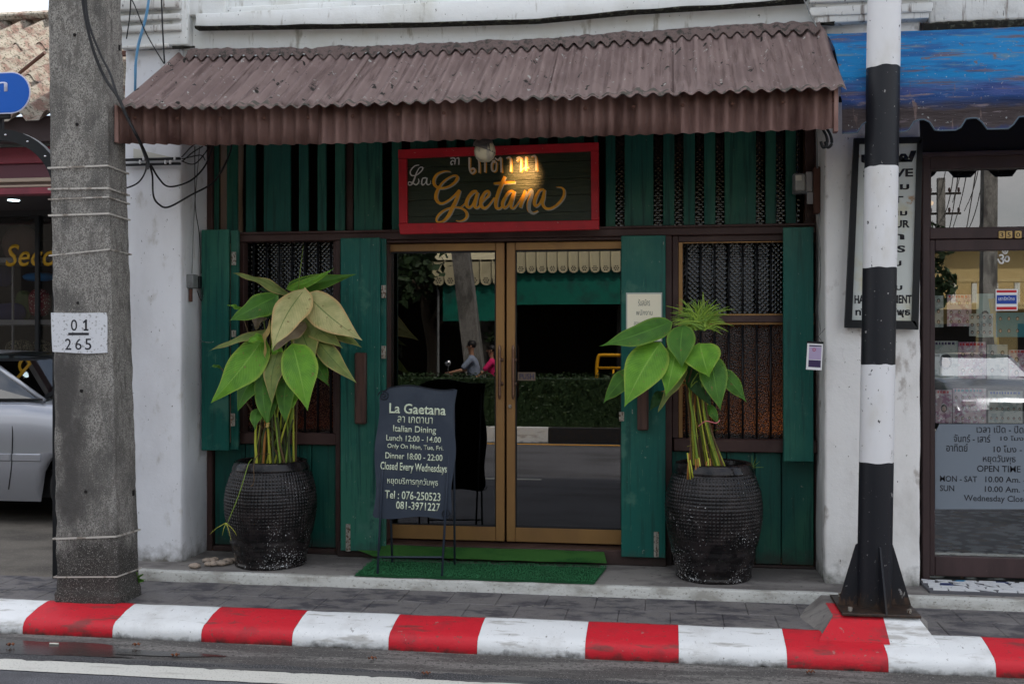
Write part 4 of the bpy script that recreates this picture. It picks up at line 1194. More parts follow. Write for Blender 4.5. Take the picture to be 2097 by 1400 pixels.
# the warm lamp that shines on the sign (hidden up under the sheet)
ll = bpy.data.lights.new('sign_lamp', 'SPOT'); ll.energy = 26; ll.color = (1.0, 0.52, 0.18); ll.spot_size = R(30); ll.spot_blend = 0.9; ll.shadow_soft_size = 0.03
lo = bpy.data.objects.new('sign_lamp', ll); COL.objects.link(lo)
lo.location = P(1062, 300, 6.35) + Vector((0.0, 0, 0.10))
tgt = sp(1070, 358)
lo.rotation_euler = (tgt - lo.location).to_track_quat('-Z', 'Y').to_euler()
s2 = empty('spot_fitting', lo.location, 'small black spotlight fitting under the awning, aimed at the sign', 'spotlight')
dv = (lo.location - tgt).normalized()
mb = MB(); mb.tube([lo.location - dv * 0.0, lo.location + dv * 0.07], 0.026, 14, caps=False); mb.tube([lo.location + dv * 0.07, lo.location + dv * 0.075], 0.026, 14); mb.obj('spot_can', M['black'], s2)
cable([lo.location + dv * .075, lo.location + dv * .075 + Vector((0, -.02, .15)), lo.location + Vector((0, -.05, .42))], 0.004, M['cablek'], 'spot_cord', s2)

# ================================================================== DOOR MAT
mt = empty('door_mat', P(980, 1190, 6.35), 'bright green artificial turf mat laid before the glass doors', 'mat')
def mat_sheet(name, ptsA, ptsB, m, zA, zB, th=0.012, n=60):
    rows = []
    for t in (0, .25, .5, .75, 1):
        row = []
        for i in range(n + 1):
            a = ptsA[0].lerp(ptsA[1], i / n); b = ptsB[0].lerp(ptsB[1], i / n)
            p = a.lerp(b, t)
            p.z = zA + (zB - zA) * t + 0.004 * noise.noise(Vector((p.x * 5, p.y * 6, 1))) + 0.004
            row.append(p)
        rows.append(row)
    mb = MB(); mb.grid(rows)
    bmesh.ops.solidify(mb.bm, geom=mb.bm.faces[:], thickness=-th)
    return mb.obj(name, m, mt, smooth=False)
A0, A1 = Vector((X(724, 6.31), -0.685, 0)), Vector((X(1216, 6.31), -0.685, 0))
B0, B1 = Vector((X(765, 6.80), -0.215, 0)), Vector((X(1243, 6.80), -0.215, 0))
mat_sheet('front_mat', (A0, A1), (B0, B1), M['matgreen'], ZS + .002, ZS + .002)
mat_sheet('rear_mat', (Vector((B0.x - .0, -0.212, 0)), Vector((B1.x, -0.212, 0))), (Vector((X(700, 6.9), -0.105, 0)), Vector((X(1237, 6.9), -0.105, 0))), M['matlight'], ZS + 0.03, ZS + 0.085)
# turf fibres on the front mat
mb = MB()
for i in range(5200):
    s_, t_ = random.random(), random.random()
    p = A0.lerp(A1, s_).lerp(B0.lerp(B1, s_), t_)
    z = ZS + 0.018
    w = 0.0022; h = random.uniform(0.004, 0.009); lx, ly = random.uniform(-.004, .004), random.uniform(-.004, .004)
    v = [mb.bm.verts.new((p.x - w, p.y, z)), mb.bm.verts.new((p.x + w, p.y, z)), mb.bm.verts.new((p.x + lx, p.y + ly, z + h))]
    mb.bm.faces.new(v)
stuff(mb.obj('turf_fibre', M['matgreen'], mt))

# ================================================================== MENU BOARD
DBd = 6.42
bd = empty('menu_board', P(850, 1165, DBd), 'slate blue scroll-shaped standing board with opening hours on thin legs', 'signboard')
tl, tr, br, bl = (776, 797), (934, 797), (925, 1066), (764, 1060)
def bq(s, t, dD=0.0):
    u = (tl[0] + (tr[0] - tl[0]) * s) * (1 - t) + (bl[0] + (br[0] - bl[0]) * s) * t
    v = (tl[1] + (tr[1] - tl[1]) * s) * (1 - t) + (bl[1] + (br[1] - bl[1]) * s) * t
    D = DBd - 0.10 * (t) + dD + 0.10
    return P(u, v, D)
out = []
N_ = 40
# outline clockwise from top left, wavy edges with rounded scroll corners
for i in range(N_):
    s = i / N_; out.append((0.05 + 0.95 * s, -0.012 + 0.018 * math.sin(s * 2 * math.pi * 1.0 + 2.6) + (0.02 * max(0, 1 - s * 12))))
for i in range(N_):
    t = i / N_; out.append((1.0 + 0.022 * math.sin(t * 2 * math.pi * 1.6 + 2.6), t * 0.92 + 0.005))
for i in range(10):
    a = i / 10 * math.pi / 2; out.append((0.90 + 0.095 * math.cos(a), 0.925 + 0.065 * math.sin(a)))
for i in range(N_):
    s = 0.90 - 0.90 * i / N_; out.append((s, 0.99 + 0.014 * math.sin(s * 2 * math.pi * 1.1 + 0.4)))
for i in range(N_):
    t = 1 - i / N_; out.append((0.0 + 0.020 * math.sin(t * 2 * math.pi * 1.5 + 0.3), 0.04 + t * 0.94))
pts = [bq(s, t) for s, t in out]
mb = MB(); mb.prism(pts, (0, 0.014, 0.0)); mb.obj('panel', M['board'], bd)
for (s0, t0, dirn) in ((0.065, 0.050, 1), (0.935, 0.945, -1)):
    q = []
    for k in range(44):
        a = k / 44 * 2 * math.pi * 1.9; rr = 0.075 * (1 - k / 50)
        q.append(bq(s0 + dirn * rr * -math.cos(a) * 1.0, t0 - dirn * rr * 0.58 * math.sin(a), -0.004))
    MB().tube(q, 0.0035, 6).obj('scroll', mat('dark_slate_edge', (0.010, 0.013, 0.02), 0.4), bd, smooth=True)
q = [bq(s, t, -0.002) for s, t in out[:N_]]
MB().tube(q, 0.004, 6).obj('edge_bead', MATS['dark_slate_edge'], bd, smooth=True)
def btext(body, u0, u1, v0, v1, off=0.008, shear=0.0, slope=-0.03):
    vm = (v0 + v1) / 2
    t = (vm - 797) / 266
    D = DBd - 0.10 * t + 0.10 - 0.004
    o = text(body, X(u0, D), X(u1, D), Z((u0 + u1) / 2, v1, D), Z((u0 + u1) / 2, v0, D), 0, M['chalk'], bd, off=off, shear=shear)
    zc = Z((u0 + u1) / 2, vm, D); y_ = D - 7
    zz0, zz1 = Z(850, 797, DBd + .1), Z(850, 1063, DBd)
    k = -0.10 / (zz1 - zz0)
    for v in o.data.vertices:
        v.co.y += y_ + (v.co.z - zc) * (-k) * -1 * -1 if False else y_ + (v.co.z - zc) * (0.10 / (zz0 - zz1))
        v.co.z += slope * (v.co.x - X((u0 + u1) / 2, D))
    return o
btext('La Gaetana', 797, 913, 827, 848, 0.02)
btext('ลา เกตานา', 814, 886, 853, 866, 0.006)
btext('Italian Dining', 805, 893, 872, 889, 0.012)
btext('Lunch 12:00 - 14.00', 791, 903, 892, 904, 0.012)
btext('Only On Mon, Tue, Fri.', 793, 908, 910, 922, 0.012)
btext('Dinner 18:00 - 22:00', 789, 906, 928, 941, 0.012)
btext('Closed Every Wednesdays', 779, 915, 948, 969, 0.016)
btext('หยุดบริการทุกวันพุธ', 793, 897, 978, 996, 0.004)
btext('Tel : 076-250523', 788, 902, 1006, 1023, 0.014)
btext('081-3971227', 811, 901, 1028, 1044, 0.014)
def leg(a, b, r=0.007):
    mb = MB(); mb.tube([a, b], r, 8); mb.obj('leg', M['board'], bd, smooth=True)
f0, f1 = P(773, 1168, 6.34), P(905, 1172, 6.34)
f0.z = f1.z = ZS + .018
b0, b1 = Vector((X(803, 6.68), -0.32, ZS + .018)), Vector((X(931, 6.68), -0.32, ZS + .018))
tp0, tp1 = P(790, 820, 6.54), P(925, 820, 6.54)
leg(f0, Vector((tp0.x, tp0.y, tp0.z))); leg(f1, tp1); leg(b0, tp0 + Vector((0.01, 0.02, 0))); leg(b1, tp1 + Vector((0.01, 0.02, 0)))
ca = f0.lerp(tp0, 0.095); cb_ = f1.lerp(tp1, 0.105)
MB().tube([ca, cb_], 0.006, 8).obj('crossbar', M['board'], bd, smooth=True)

# ================================================================== POTS AND PLANTS
def pot_mat():
    m = bpy.data.materials.new('black_woven_glaze'); m.use_nodes = True
    N, L = m.node_tree.nodes, m.node_tree.links
    b = N['Principled BSDF']
    b.inputs['Specular IOR Level'].default_value = 0.3
    tcn = nm(N, 'ShaderNodeTexCoord')
    geo = nm(N, 'ShaderNodeNewGeometry')
    def nz(scale, lo, hi):
        n = nm(N, 'ShaderNodeTexNoise'); n.inputs['Scale'].default_value = scale; n.inputs['Detail'].default_value = 4
        L.new(geo.outputs['Position'], n.inputs['Vector'])
        r = nm(N, 'ShaderNodeMapRange'); r.inputs[1].default_value = lo; r.inputs[2].default_value = hi
        L.new(n.outputs[0], r.inputs[0]); return r.outputs[0]
    c1 = nm(N, 'ShaderNodeMix', data_type='RGBA'); c1.inputs[6].default_value = (0.005, 0.0045, 0.005, 1); c1.inputs[7].default_value = (0.020, 0.016, 0.016, 1)
    L.new(nz(14, .4, .65), c1.inputs[0])
    # white splashes, more of them on the lower half
    v = nm(N, 'ShaderNodeTexNoise'); v.inputs['Scale'].default_value = 105; v.inputs['Detail'].default_value = 2; L.new(geo.outputs['Position'], v.inputs['Vector'])
    n2 = nm(N, 'ShaderNodeTexNoise'); n2.inputs['Scale'].default_value = 5; L.new(geo.outputs['Position'], n2.inputs['Vector'])
    sp_ = nm(N, 'ShaderNodeSeparateXYZ'); L.new(geo.outputs['Position'], sp_.inputs[0])
    a1 = nm(N, 'ShaderNodeMath', operation='MULTIPLY_ADD'); L.new(sp_.outputs[2], a1.inputs[0]); a1.inputs[1].default_value = -0.20; a1.inputs[2].default_value = 0.075
    a2 = nm(N, 'ShaderNodeMath', operation='MULTIPLY_ADD'); L.new(n2.outputs[0], a2.inputs[0]); a2.inputs[1].default_value = 0.42; L.new(a1.outputs[0], a2.inputs[2])
    a3 = nm(N, 'ShaderNodeMath', operation='ADD'); L.new(v.outputs[0], a3.inputs[0]); L.new(a2.outputs[0], a3.inputs[1])
    r = nm(N, 'ShaderNodeMapRange'); r.inputs[1].default_value = 0.905; r.inputs[2].default_value = 0.925; L.new(a3.outputs[0], r.inputs[0])
    c2 = nm(N, 'ShaderNodeMix', data_type='RGBA'); L.new(r.outputs[0], c2.inputs[0]); L.new(c1.outputs[2], c2.inputs[6]); c2.inputs[7].default_value = (0.42, 0.42, 0.42, 1)
    L.new(c2.outputs[2], b.inputs['Base Color'])
    rr = nm(N, 'ShaderNodeMapRange'); rr.inputs[3].default_value = 0.14; rr.inputs[4].default_value = 0.30; L.new(nz(9, .3, .7), rr.inputs[0])
    L.new(rr.outputs[0], b.inputs['Roughness'])
    bp = nm(N, 'ShaderNodeBump'); bp.inputs['Strength'].default_value = 0.4; bp.inputs['Distance'].default_value = 0.004
    n4 = nm(N, 'ShaderNodeTexNoise'); n4.inputs['Scale'].default_value = 45; L.new(geo.outputs['Position'], n4.inputs['Vector']); L.new(n4.outputs[0], bp.inputs['Height'])
    L.new(bp.outputs[0], b.inputs['Normal'])
    return m
POT = pot_mat()
def make_pot(cx, cy, z0, H, Rm, label):
    e = empty('plant_pot', (cx, cy, z0), label, 'plant pot', 'black woven pots beside the doors')
    prof_ = [(0.0, 0), (0.225, 0.0), (0.235, 0.01), (0.232, 0.03), (0.255, 0.12), (0.283, 0.24), (0.300, 0.36), (0.302, 0.44), (0.292, 0.52), (0.268, 0.60), (0.252, 0.635), (0.256, 0.645), (0.250, 0.665), (0.238, 0.695), (0.222, 0.70), (0.205, 0.695), (0.20, 0.66), (0.20, 0.62), (0.0, 0.62)]
    fine = []
    for i in range(len(prof_) - 1):
        (r0, h0), (r1, h1) = prof_[i], prof_[i + 1]
        n = max(1, int(math.hypot(r1 - r0, h1 - h0) / 0.0042)) if 3 <= i < 10 else 3
        for k in range(n): fine.append((r0 + (r1 - r0) * k / n, h0 + (h1 - h0) * k / n))
    fine.append(prof_[-1])
    seg = 560
    rows = []
    for (r, h) in fine:
        row = []
        for k in range(seg):
            a = 2 * math.pi * k / seg
            d = 0
            if 0.20 < h < 0.632 and r > 0.21:
                # woven relief: vertical strips crossed by horizontal ones
                wv = math.sin(a * 110) * math.sin(h * 2 * math.pi / 0.018)
                amp = 0.0034 * min(1, (h - 0.20) / 0.1)
                d = amp * (1.7 * min(abs(math.sin(h * math.pi / 0.0215)), abs(math.sin(a * 40))) - 0.4)
            elif h <= 0.20 and r > .2: d = 0.003 * math.sin(h * 90) + 0.002 * noise.noise(Vector((math.cos(a) * 5, math.sin(a) * 5, h * 20)))
            rr = (r + d + 0.003 * noise.noise(Vector((math.cos(a) * 2, math.sin(a) * 2, h * 5 + cx)))) * Rm / 0.302
            row.append((cx + rr * math.cos(a), cy + rr * math.sin(a), z0 + h * H / 0.70))
        rows.append(row)
    mb = MB(); mb.grid(rows, True)
    mb.obj('pot_body', POT, e, smooth=True)
    mb = MB(); mb.lathe([(0.0, 0.0), (0.205 * Rm / .302, 0)], (cx, cy, z0 + 0.63 * H / .7), 24); mb.obj('soil', M['soil'], e)
    return e
pc1 = (X(555, 6.62), -0.38, ZS); pc2 = (X(1461, 6.66), -0.35, ZS)
make_pot(*pc1, 0.685, 0.297, 'black woven clay pot on the porch left of the doors holding the larger plant')
make_pot(*pc2, 0.715, 0.297, 'black woven clay pot on the porch right of the doors with a white smear')

def leaf_mat(name, base, vein, margin=None, dark=None, trans=0.25):
    m = bpy.data.materials.new(name); m.use_nodes = True
    N, L = m.node_tree.nodes, m.node_tree.links
    b = N['Principled BSDF']; b.inputs['Roughness'].default_value = 0.45; b.inputs['Specular IOR Level'].default_value = 0.3
    uv = nm(N, 'ShaderNodeUVMap'); sx = nm(N, 'ShaderNodeSeparateXYZ'); L.new(uv.outputs[0], sx.inputs[0])
    au = nm(N, 'ShaderNodeMath', operation='ABSOLUTE')
    su = nm(N, 'ShaderNodeMath', operation='MULTIPLY_ADD'); L.new(sx.outputs[0], su.inputs[0]); su.inputs[1].default_value = 2; su.inputs[2].default_value = -1
    L.new(su.outputs[0], au.inputs[0])
    geo = nm(N, 'ShaderNodeNewGeometry')
    nz = nm(N, 'ShaderNodeTexNoise'); nz.inputs['Scale'].default_value = 14; nz.inputs['Detail'].default_value = 4; L.new(geo.outputs['Position'], nz.inputs['Vector'])
    def mixc(f, a, c):
        k = nm(N, 'ShaderNodeMix', data_type='RGBA'); L.new(f, k.inputs[0])
        if isinstance(a, tuple): k.inputs[6].default_value = (*a, 1)
        else: L.new(a, k.inputs[6])
        k.inputs[7].default_value = (*c, 1); return k.outputs[2]
    def mr(src, lo, hi, t0=0, t1=1):
        r = nm(N, 'ShaderNodeMapRange'); r.inputs[1].default_value = lo; r.inputs[2].default_value = hi; r.inputs[3].default_value = t0; r.inputs[4].default_value = t1; L.new(src, r.inputs[0]); return r.outputs[0]
    cur = mixc(mr(nz.outputs[0], .4, .68), base, dark or tuple(x * 0.6 for x in base))
    ph = nm(N, 'ShaderNodeMath', operation='MULTIPLY_ADD'); L.new(au.outputs[0], ph.inputs[0]); ph.inputs[1].default_value = -0.30; L.new(sx.outputs[1], ph.inputs[2])
    ml = nm(N, 'ShaderNodeMath', operation='MULTIPLY'); L.new(ph.outputs[0], ml.inputs[0]); ml.inputs[1].default_value = 125
    sn = nm(N, 'ShaderNodeMath', operation='SINE'); L.new(ml.outputs[0], sn.inputs[0])
    cur = mixc(mr(sn.outputs[0], 0.5, 1.0, 0, 0.22), cur, vein)
    cur = mixc(mr(au.outputs[0], 0.05, 0.02), cur, vein)
    n9 = nm(N, 'ShaderNodeTexNoise'); n9.inputs['Scale'].default_value = 38; n9.inputs['Detail'].default_value = 5; L.new(geo.outputs['Position'], n9.inputs['Vector'])
    cur = mixc(mr(n9.outputs[0], 0.655, 0.69, 0, .7), cur, (0.22, 0.15, 0.05))
    if margin: cur = mixc(mr(au.outputs[0], 0.80, 0.98), cur, margin)
    L.new(cur, b.inputs['Base Color'])
    bp = nm(N, 'ShaderNodeBump'); bp.inputs['Strength'].default_value = 0.35; bp.inputs['Distance'].default_value = 0.003; L.new(sn.outputs[0], bp.inputs['Height']); L.new(bp.outputs[0], b.inputs['Normal'])
    tl_ = nm(N, 'ShaderNodeBsdfTranslucent'); L.new(cur, tl_.inputs[0])
    ms = nm(N, 'ShaderNodeMixShader'); ms.inputs[0].default_value = trans
    L.new(b.outputs[0], ms.inputs[1]); L.new(tl_.outputs[0], ms.inputs[2]); L.new(ms.outputs[0], N['Material Output'].inputs[0])
    return m
LM = {
    'b': leaf_mat('bright_green_leaf', (0.155, 0.37, 0.028), (0.23, 0.44, 0.06), (0.28, 0.42, 0.05), (0.10, 0.27, 0.022)),
    'm': leaf_mat('mid_green_leaf', (0.078, 0.215, 0.026), (0.12, 0.29, 0.04), (0.18, 0.31, 0.04), (0.052, 0.15, 0.02)),
    'd': leaf_mat('dark_green_leaf', (0.026, 0.085, 0.022), (0.045, 0.12, 0.03), None, (0.022, 0.07, 0.016)),
    'o': leaf_mat('olive_leaf', (0.26, 0.31, 0.085), (0.10, 0.17, 0.04), (0.46, 0.36, 0.13), (0.15, 0.21, 0.06)),
    'p': leaf_mat('pale_withering_leaf', (0.60, 0.55, 0.25), (0.20, 0.26, 0.08), (0.62, 0.42, 0.18), (0.40, 0.40, 0.16)),
    't': leaf_mat('tan_dry_leaf', (0.34, 0.27, 0.19), (0.20, 0.16, 0.10), (0.4, 0.3, 0.15), (0.23, 0.17, 0.12)),
    'y': leaf_mat('yellow_dry_leaf', (0.50, 0.36, 0.11), (0.5, 0.4, 0.15), None, (0.38, 0.26, 0.08)),
}
def leaf(parent, b, t, wpx, kind, Db, Dt, roll=0.0, arch=0.03, name='leaf'):
    """b, t pixel ends; leaf blade heart-shaped with a midrib fold, arching and drooping"""
    A, B = P(b[0], b[1], Db), P(t[0], t[1], Dt)
    w = wpx * 0.5 * (Db + Dt) / 2 / 2150
    ax = (B - A); Ln = ax.length; ax.normalize()
    view = Vector((0, -1, 0.25)).normalized()
    side = ax.cross(view)
    if side.length < .05: side = Vector((1, 0, 0))
    side.normalize()
    side = Matrix.Rotation(roll, 3, ax) @ side
    nrm = side.cross(ax).normalized()
    if nrm.y > 0: nrm = -nrm
    ns, nt = 10, 16
    me = bpy.data.meshes.new(name); bm = bmesh.new(); uvl = bm.loops.layers.uv.new()
    g = []
    seed = random.uniform(0, 50)
    wavea = random.uniform(.4, 1.2)
    bend = random.uniform(-.05, .05)
    for i in range(nt + 1):
        tt = i / nt
        # heart shaped base, long tip
        wd = w * (math.sin(math.pi * min(1, tt ** 0.62)) ** (0.8 if tt < .33 else 1.2) if 0 < tt < 1 else 0.0)
        wd = max(wd, 0.0)
        row = []
        for j in range(ns + 1):
            s_ = j / ns * 2 - 1
            back = (-0.07 * Ln * abs(s_) ** 1.3) * max(0, 1 - tt * 3.2)
            p = A + ax * (Ln * tt + back)
            p = p + nrm * (arch * math.sin(math.pi * tt)) + side * (s_ * wd + bend * Ln * math.sin(math.pi * tt))
            p += nrm * (-0.22 * wd * (1 - (1 - abs(s_)) ** 2) * 1.0)
            p += nrm * (0.010 * wavea * math.sin(tt * 13 + seed + (0 if s_ < 0 else 2)) * s_ * s_)
            if i == nt: p = B.copy() + side * (bend * 0)
            row.append(bm.verts.new(p))
        g.append(row)
    for i in range(nt):
        for j in range(ns):
            f = bm.faces.new((g[i][j], g[i][j + 1], g[i + 1][j + 1], g[i + 1][j]))
            for l, (ii, jj) in zip(f.loops, ((i, j), (i, j + 1), (i + 1, j + 1), (i + 1, j))):
                l[uvl].uv = (jj / ns, ii / nt)
    bmesh.ops.remove_doubles(bm, verts=bm.verts, dist=0.00005)
    bmesh.ops.recalc_face_normals(bm, faces=bm.faces)
    bm.to_mesh(me); bm.free()
    return link(name, me, LM[kind], parent, True)
stem_cols = [mat('green_stem', (0.17, 0.25, 0.035), 0.5), mat('brown_stem', (0.09, 0.055, 0.025), 0.6), mat('yellow_stem', (0.40, 0.42, 0.05), 0.5), mat('dark_stem', (0.045, 0.055, 0.02), 0.6), mat('orange_stem', (0.30, 0.13, 0.03), 0.6)]

pl = empty('potted_plant', (pc1[0], pc1[1], ZS + .6), 'leafy plant with pale withering upper leaves in the left black pot', 'plant')
def z1(x, y): return (400 + x / 3.1825, 460 + y / 3.1825)
c0 = z1(620, 560)
LL = [((620, 410), (1052, 322), 120, 'm', 6.62, 6.55, .6), ((620, 412), (915, 278), 62, 'b', 6.58, 6.45, .3), ((600, 455), (238, 315), 78, 'o', 6.62, 6.5, .5),
      ((615, 470), (395, 420), 60, 'd', 6.66, 6.6, .3),
      ((520, 470), (218, 630), 190, 'm', 6.50, 6.36, .1), ((700, 437), (500, 818), 250, 'p', 6.42, 6.20, 0.0), ((742, 470), (1090, 755), 235, 'p', 6.48, 6.30, -.1),
      ((700, 600), (962, 805), 165, 'o', 6.54, 6.40, .1), ((830, 640), (1088, 802), 110, 'o', 6.60, 6.46, .1), ((795, 755), (1052, 1032), 135, 'o', 6.50, 6.34, 0),
      ((690, 690), (772, 915), 190, 'o', 6.50, 6.40, 0), ((430, 760), (100, 1163), 265, 'b', 6.46, 6.30, 0), ((450, 735), (335, 775), 75, 'b', 6.42, 6.36, .3),
      ((460, 690), (82, 826), 70, 'o', 6.52, 6.36, .4), ((640, 800), (732, 1212), 262, 'b', 6.36, 6.24, 0), ((775, 880), (874, 1055), 120, 'm', 6.56, 6.46, 0),
      ((425, 950), (276, 1218), 180, 'm', 6.54, 6.42, .1), ((540, 830), (500, 1168), 140, 'o', 6.46, 6.36, 0), ((445, 960), (480, 1335), 140, 'm', 6.50, 6.40, 0), ((520, 1040), (480, 1300), 110, 'm', 6.56, 6.46, 0),
      ((610, 980), (596, 1305), 140, 'm', 6.50, 6.42, 0), ((650, 1080), (600, 1240), 100, 'b', 6.52, 6.44, 0), ((405, 1205), (388, 1340), 95, 'm', 6.50, 6.42, 0),
      ((440, 560), (395, 690), 105, 't', 6.60, 6.55, 0), ((488, 630), (458, 872), 45, 'y', 6.46, 6.38, .5), ((705, 650), (505, 828), 120, 't', 6.50, 6.30, 0),
      ((520, 500), (470, 560), 60, 't', 6.55, 6.5, 0), ((300, 552), (205, 522), 30, 'b', 6.52, 6.48, .2), ((165, 930), (95, 930), 24, 'm', 6.56, 6.54, .2),
      ((510, 585), (375, 575), 60, 'd', 6.56, 6.5, 0), ((550, 800), (500, 850), 90, 'b', 6.46, 6.42, 0), ((478, 1290), (482, 1335), 26, 'y', 6.39, 6.385, 0)]
for (b_, t_, w_, k_, Db, Dt, ro) in LL:
    leaf(pl, z1(*b_), z1(*t_), w_ / 3.1825, k_, Db, Dt, ro)
random.seed(11)
for i in range(34):
    u = 514 + 92 * (i + random.random()) / 34
    D0 = random.uniform(6.50, 6.72)
    bx = LL[i % len(LL)][0]
    top = z1(*bx)
    pA = P(u, 948, D0); pA.z = ZS + 0.60
    jitter = random.uniform(-8, 8)
    tv = min(top[1], 850)
    pB = P((u + top[0]) / 2 + jitter, (950 + tv) / 2, D0 - .03)
    pC = P(top[0], top[1], LL[i % len(LL)][4] + 0.01)
    MB().tube(spline([pA, pB, pC], 6), 0.0085, 7, r2=0.003).obj('stem', random.choice(stem_cols[:4]), pl, smooth=True)
for i in range(6):
    u = random.uniform(520, 600)
    pA = P(u, 948, 6.55); pA.z = ZS + .6
    MB().tube(spline([pA, P(u + random.uniform(-6, 6), 900, 6.52), P(u + random.uniform(-12, 12), random.uniform(840, 880), 6.5)], 5), 0.011, 6, r2=0.006).obj('dry_stalk', random.choice(stem_cols[1:]), pl, smooth=True)
MB().tube([P(*z1(668, 440), 6.5), P(*z1(703, 140), 6.5)], 0.0035, 6, r2=0.0008).obj('spike', stem_cols[0], pl, smooth=True)
MB().tube(spline([P(516, 940, 6.45), P(508, 952, 6.33), P(490, 1010, 6.27), P(466, 1070, 6.27)], 6), 0.0028, 6).obj('runner', stem_cols[0], pl, smooth=True)
for dx, dy in ((-34, 24), (-8, 26), (22, 26), (10, 36)):
    MB().tube(spline([P(463, 1070, 6.27), P(463 + dx * .6, 1072 + dy * .4, 6.25), P(463 + dx, 1070 + dy, 6.26)], 4), 0.0022, 5, r2=.0008).obj('root_tip', stem_cols[2], pl, smooth=True)
MB().tube(spline([P(552, 930, 6.42), P(530, 930, 6.34), P(520, 950, 6.29), P(520, 985, 6.27), P(513, 996, 6.26)], 6), 0.0026, 6).obj('runner', stem_cols[1], pl, smooth=True)

pr_ = empty('potted_plant', (pc2[0], pc2[1], ZS + .6), 'plant of dark heart-shaped leaves and grassy tuft in the right black pot', 'plant')
def z6(x, y): return (1200 + x / 3.1827, 460 + y / 3.1827)
RL = [((535, 640), (82, 792), 165, 'm', 6.40, 6.26, .15), ((630, 668), (627, 936), 185, 'm', 6.38, 6.30, 0), ((745, 785), (803, 995), 240, 'b', 6.36, 6.30, 0),
      ((470, 790), (250, 1188), 265, 'b', 6.36, 6.22, 0), ((590, 800), (520, 1118), 190, 'b', 6.40, 6.30, 0), ((300, 955), (112, 1165), 135, 'm', 6.50, 6.44, .1),
      ((645, 955), (468, 1225), 85, 'o', 6.48, 6.40, .4), ((815, 870), (877, 1210), 180, 'm', 6.42, 6.34, 0), ((690, 910), (818, 1190), 160, 'd', 6.50, 6.44, 0),
      ((895, 960), (1047, 1158), 110, 'm', 6.48, 6.42, 0), ((485, 1090), (412, 1218), 70, 'd', 6.56, 6.52, 0), ((800, 1180), (868, 1305), 62, 'm', 6.50, 6.46, 0)]
for (b_, t_, w_, k_, Db, Dt, ro) in RL:
    leaf(pr_, z6(*b_), z6(*t_), w_ / 3.1827, k_, Db, Dt, ro)
for i in range(36):
    f = (i + random.random()) / 36
    D0 = random.uniform(6.48, 6.72)
    pA = P(1412 + 84 * f, 972, D0); pA.z = ZS + 0.62
    pB = P(1412 + 40 * f + random.uniform(-4, 4), 860, D0 - .02)
    tgt_ = z6(*RL[i % len(RL)][0]) if i < 12 else (random.uniform(1405, 1455), random.uniform(700, 790))
    pC = P(1405 + 42 * f, 790, D0 - .05)
    pD = P(tgt_[0], tgt_[1], RL[i % len(RL)][4] + .01 if i < 12 else 6.5)
    MB().tube(spline([pA, pB, pC, pD], 6), random.uniform(.004, .0085), 6, r2=0.0028).obj('stem', random.choice([stem_cols[0], stem_cols[2], stem_cols[2], stem_cols[0], stem_cols[4], stem_cols[1]]), pr_, smooth=True)
for i in range(9):
    u = 1408 + i * 6
    pA = P(u, 970, 6.44); pA.z = ZS + .63
    MB().tube([pA, P(u + random.uniform(-8, 4), random.uniform(925, 945), 6.44)], .006, 6, r2=.004).obj('cut_stalk', random.choice([stem_cols[4], stem_cols[2], stem_cols[1]]), pr_, smooth=True)
MB().tube(spline([P(1431, 872, 6.42), P(1446, 862, 6.38), P(1466, 866, 6.40), P(1474, 860, 6.42)], 5), .003, 5).obj('pink_tie', mat('pink_string', (0.6, 0.16, 0.18), 0.7), pr_)
# grassy tuft: fan of thin blades
for i in range(170):
    a = random.uniform(-0.35, math.pi + 0.35); r = random.uniform(35, 66)
    o_ = z6(740 + random.uniform(-40, 40), 640 + random.uniform(-30, 50))
    e_ = (o_[0] + math.cos(a) * r * random.uniform(.9, 1.15), o_[1] - math.sin(a) * r * 0.85)
    Da = random.uniform(6.40, 6.55); De = Da + random.uniform(-.10, .06)
    A, B = P(*o_, Da), P(*e_, De)
    mid = A.lerp(B, .55) + Vector((0, 0, 0.018))
    q = spline([A, mid, B], 3)
    mb = MB(); w0 = 0.0046; s_ = (B - A).cross(Vector((0, -1, 0.2))).normalized()
    rows = [[p - s_ * w0 * (1 - k / len(q)) - s_ * .0003, p + Vector((0, -.001, -.001)), p + s_ * w0 * (1 - k / len(q)) + s_ * .0003] for k, p in enumerate(q)]
    mb.grid(rows); mb.obj('blade', random.choice([LM['b'], LM['m'], LM['m'], LM['b']]), pr_, smooth=True)
for i in range(26):
    o_ = z6(random.uniform(640, 840), random.uniform(1230, 1500)); a = random.uniform(0, 6.28)
    A = P(*o_, 6.48); B = P(o_[0] + 11 * math.cos(a), o_[1] + 11 * math.sin(a) - 4, 6.43)
    MB().tube([A, B], .0014, 4, r2=.0004).obj('offshoot', random.choice(stem_cols[:3]), pr_)
# thin sprig at the right of the pot
for ex, ey in ((1540, 932), (1549, 936), (1556, 944), (1564, 956)):
    MB().tube([P(1540, 957, 6.62), P(ex, ey, 6.6)], .002, 5, r2=.0006).obj('sprig', stem_cols[0], pr_)

# ================================================================== CONCRETE UTILITY POLE
up = empty('utility_pole', (-3.35, -1.2, ZP), 'square grey concrete utility pole with white number patch on the kerb', 'utility pole')
D1, D2 = 5.69, 5.965
def polecorner(z):
    t = (z - ZP) / (3.75 - ZP)
    xl = -3.546 + (-3.601 + 3.546) * t
    xr = -3.162 + (-3.248 + 3.162) * t
    return xl, xr
nz_, rows = 150, []
seg = [(0, 0), (.25, 0), (.5, 0), (.75, 0), (1, 0), (1, .25), (1, .5), (1, .75), (1, 1), (.75, 1), (.5, 1), (.25, 1), (0, 1), (0, .75), (0, .5), (0, .25)]
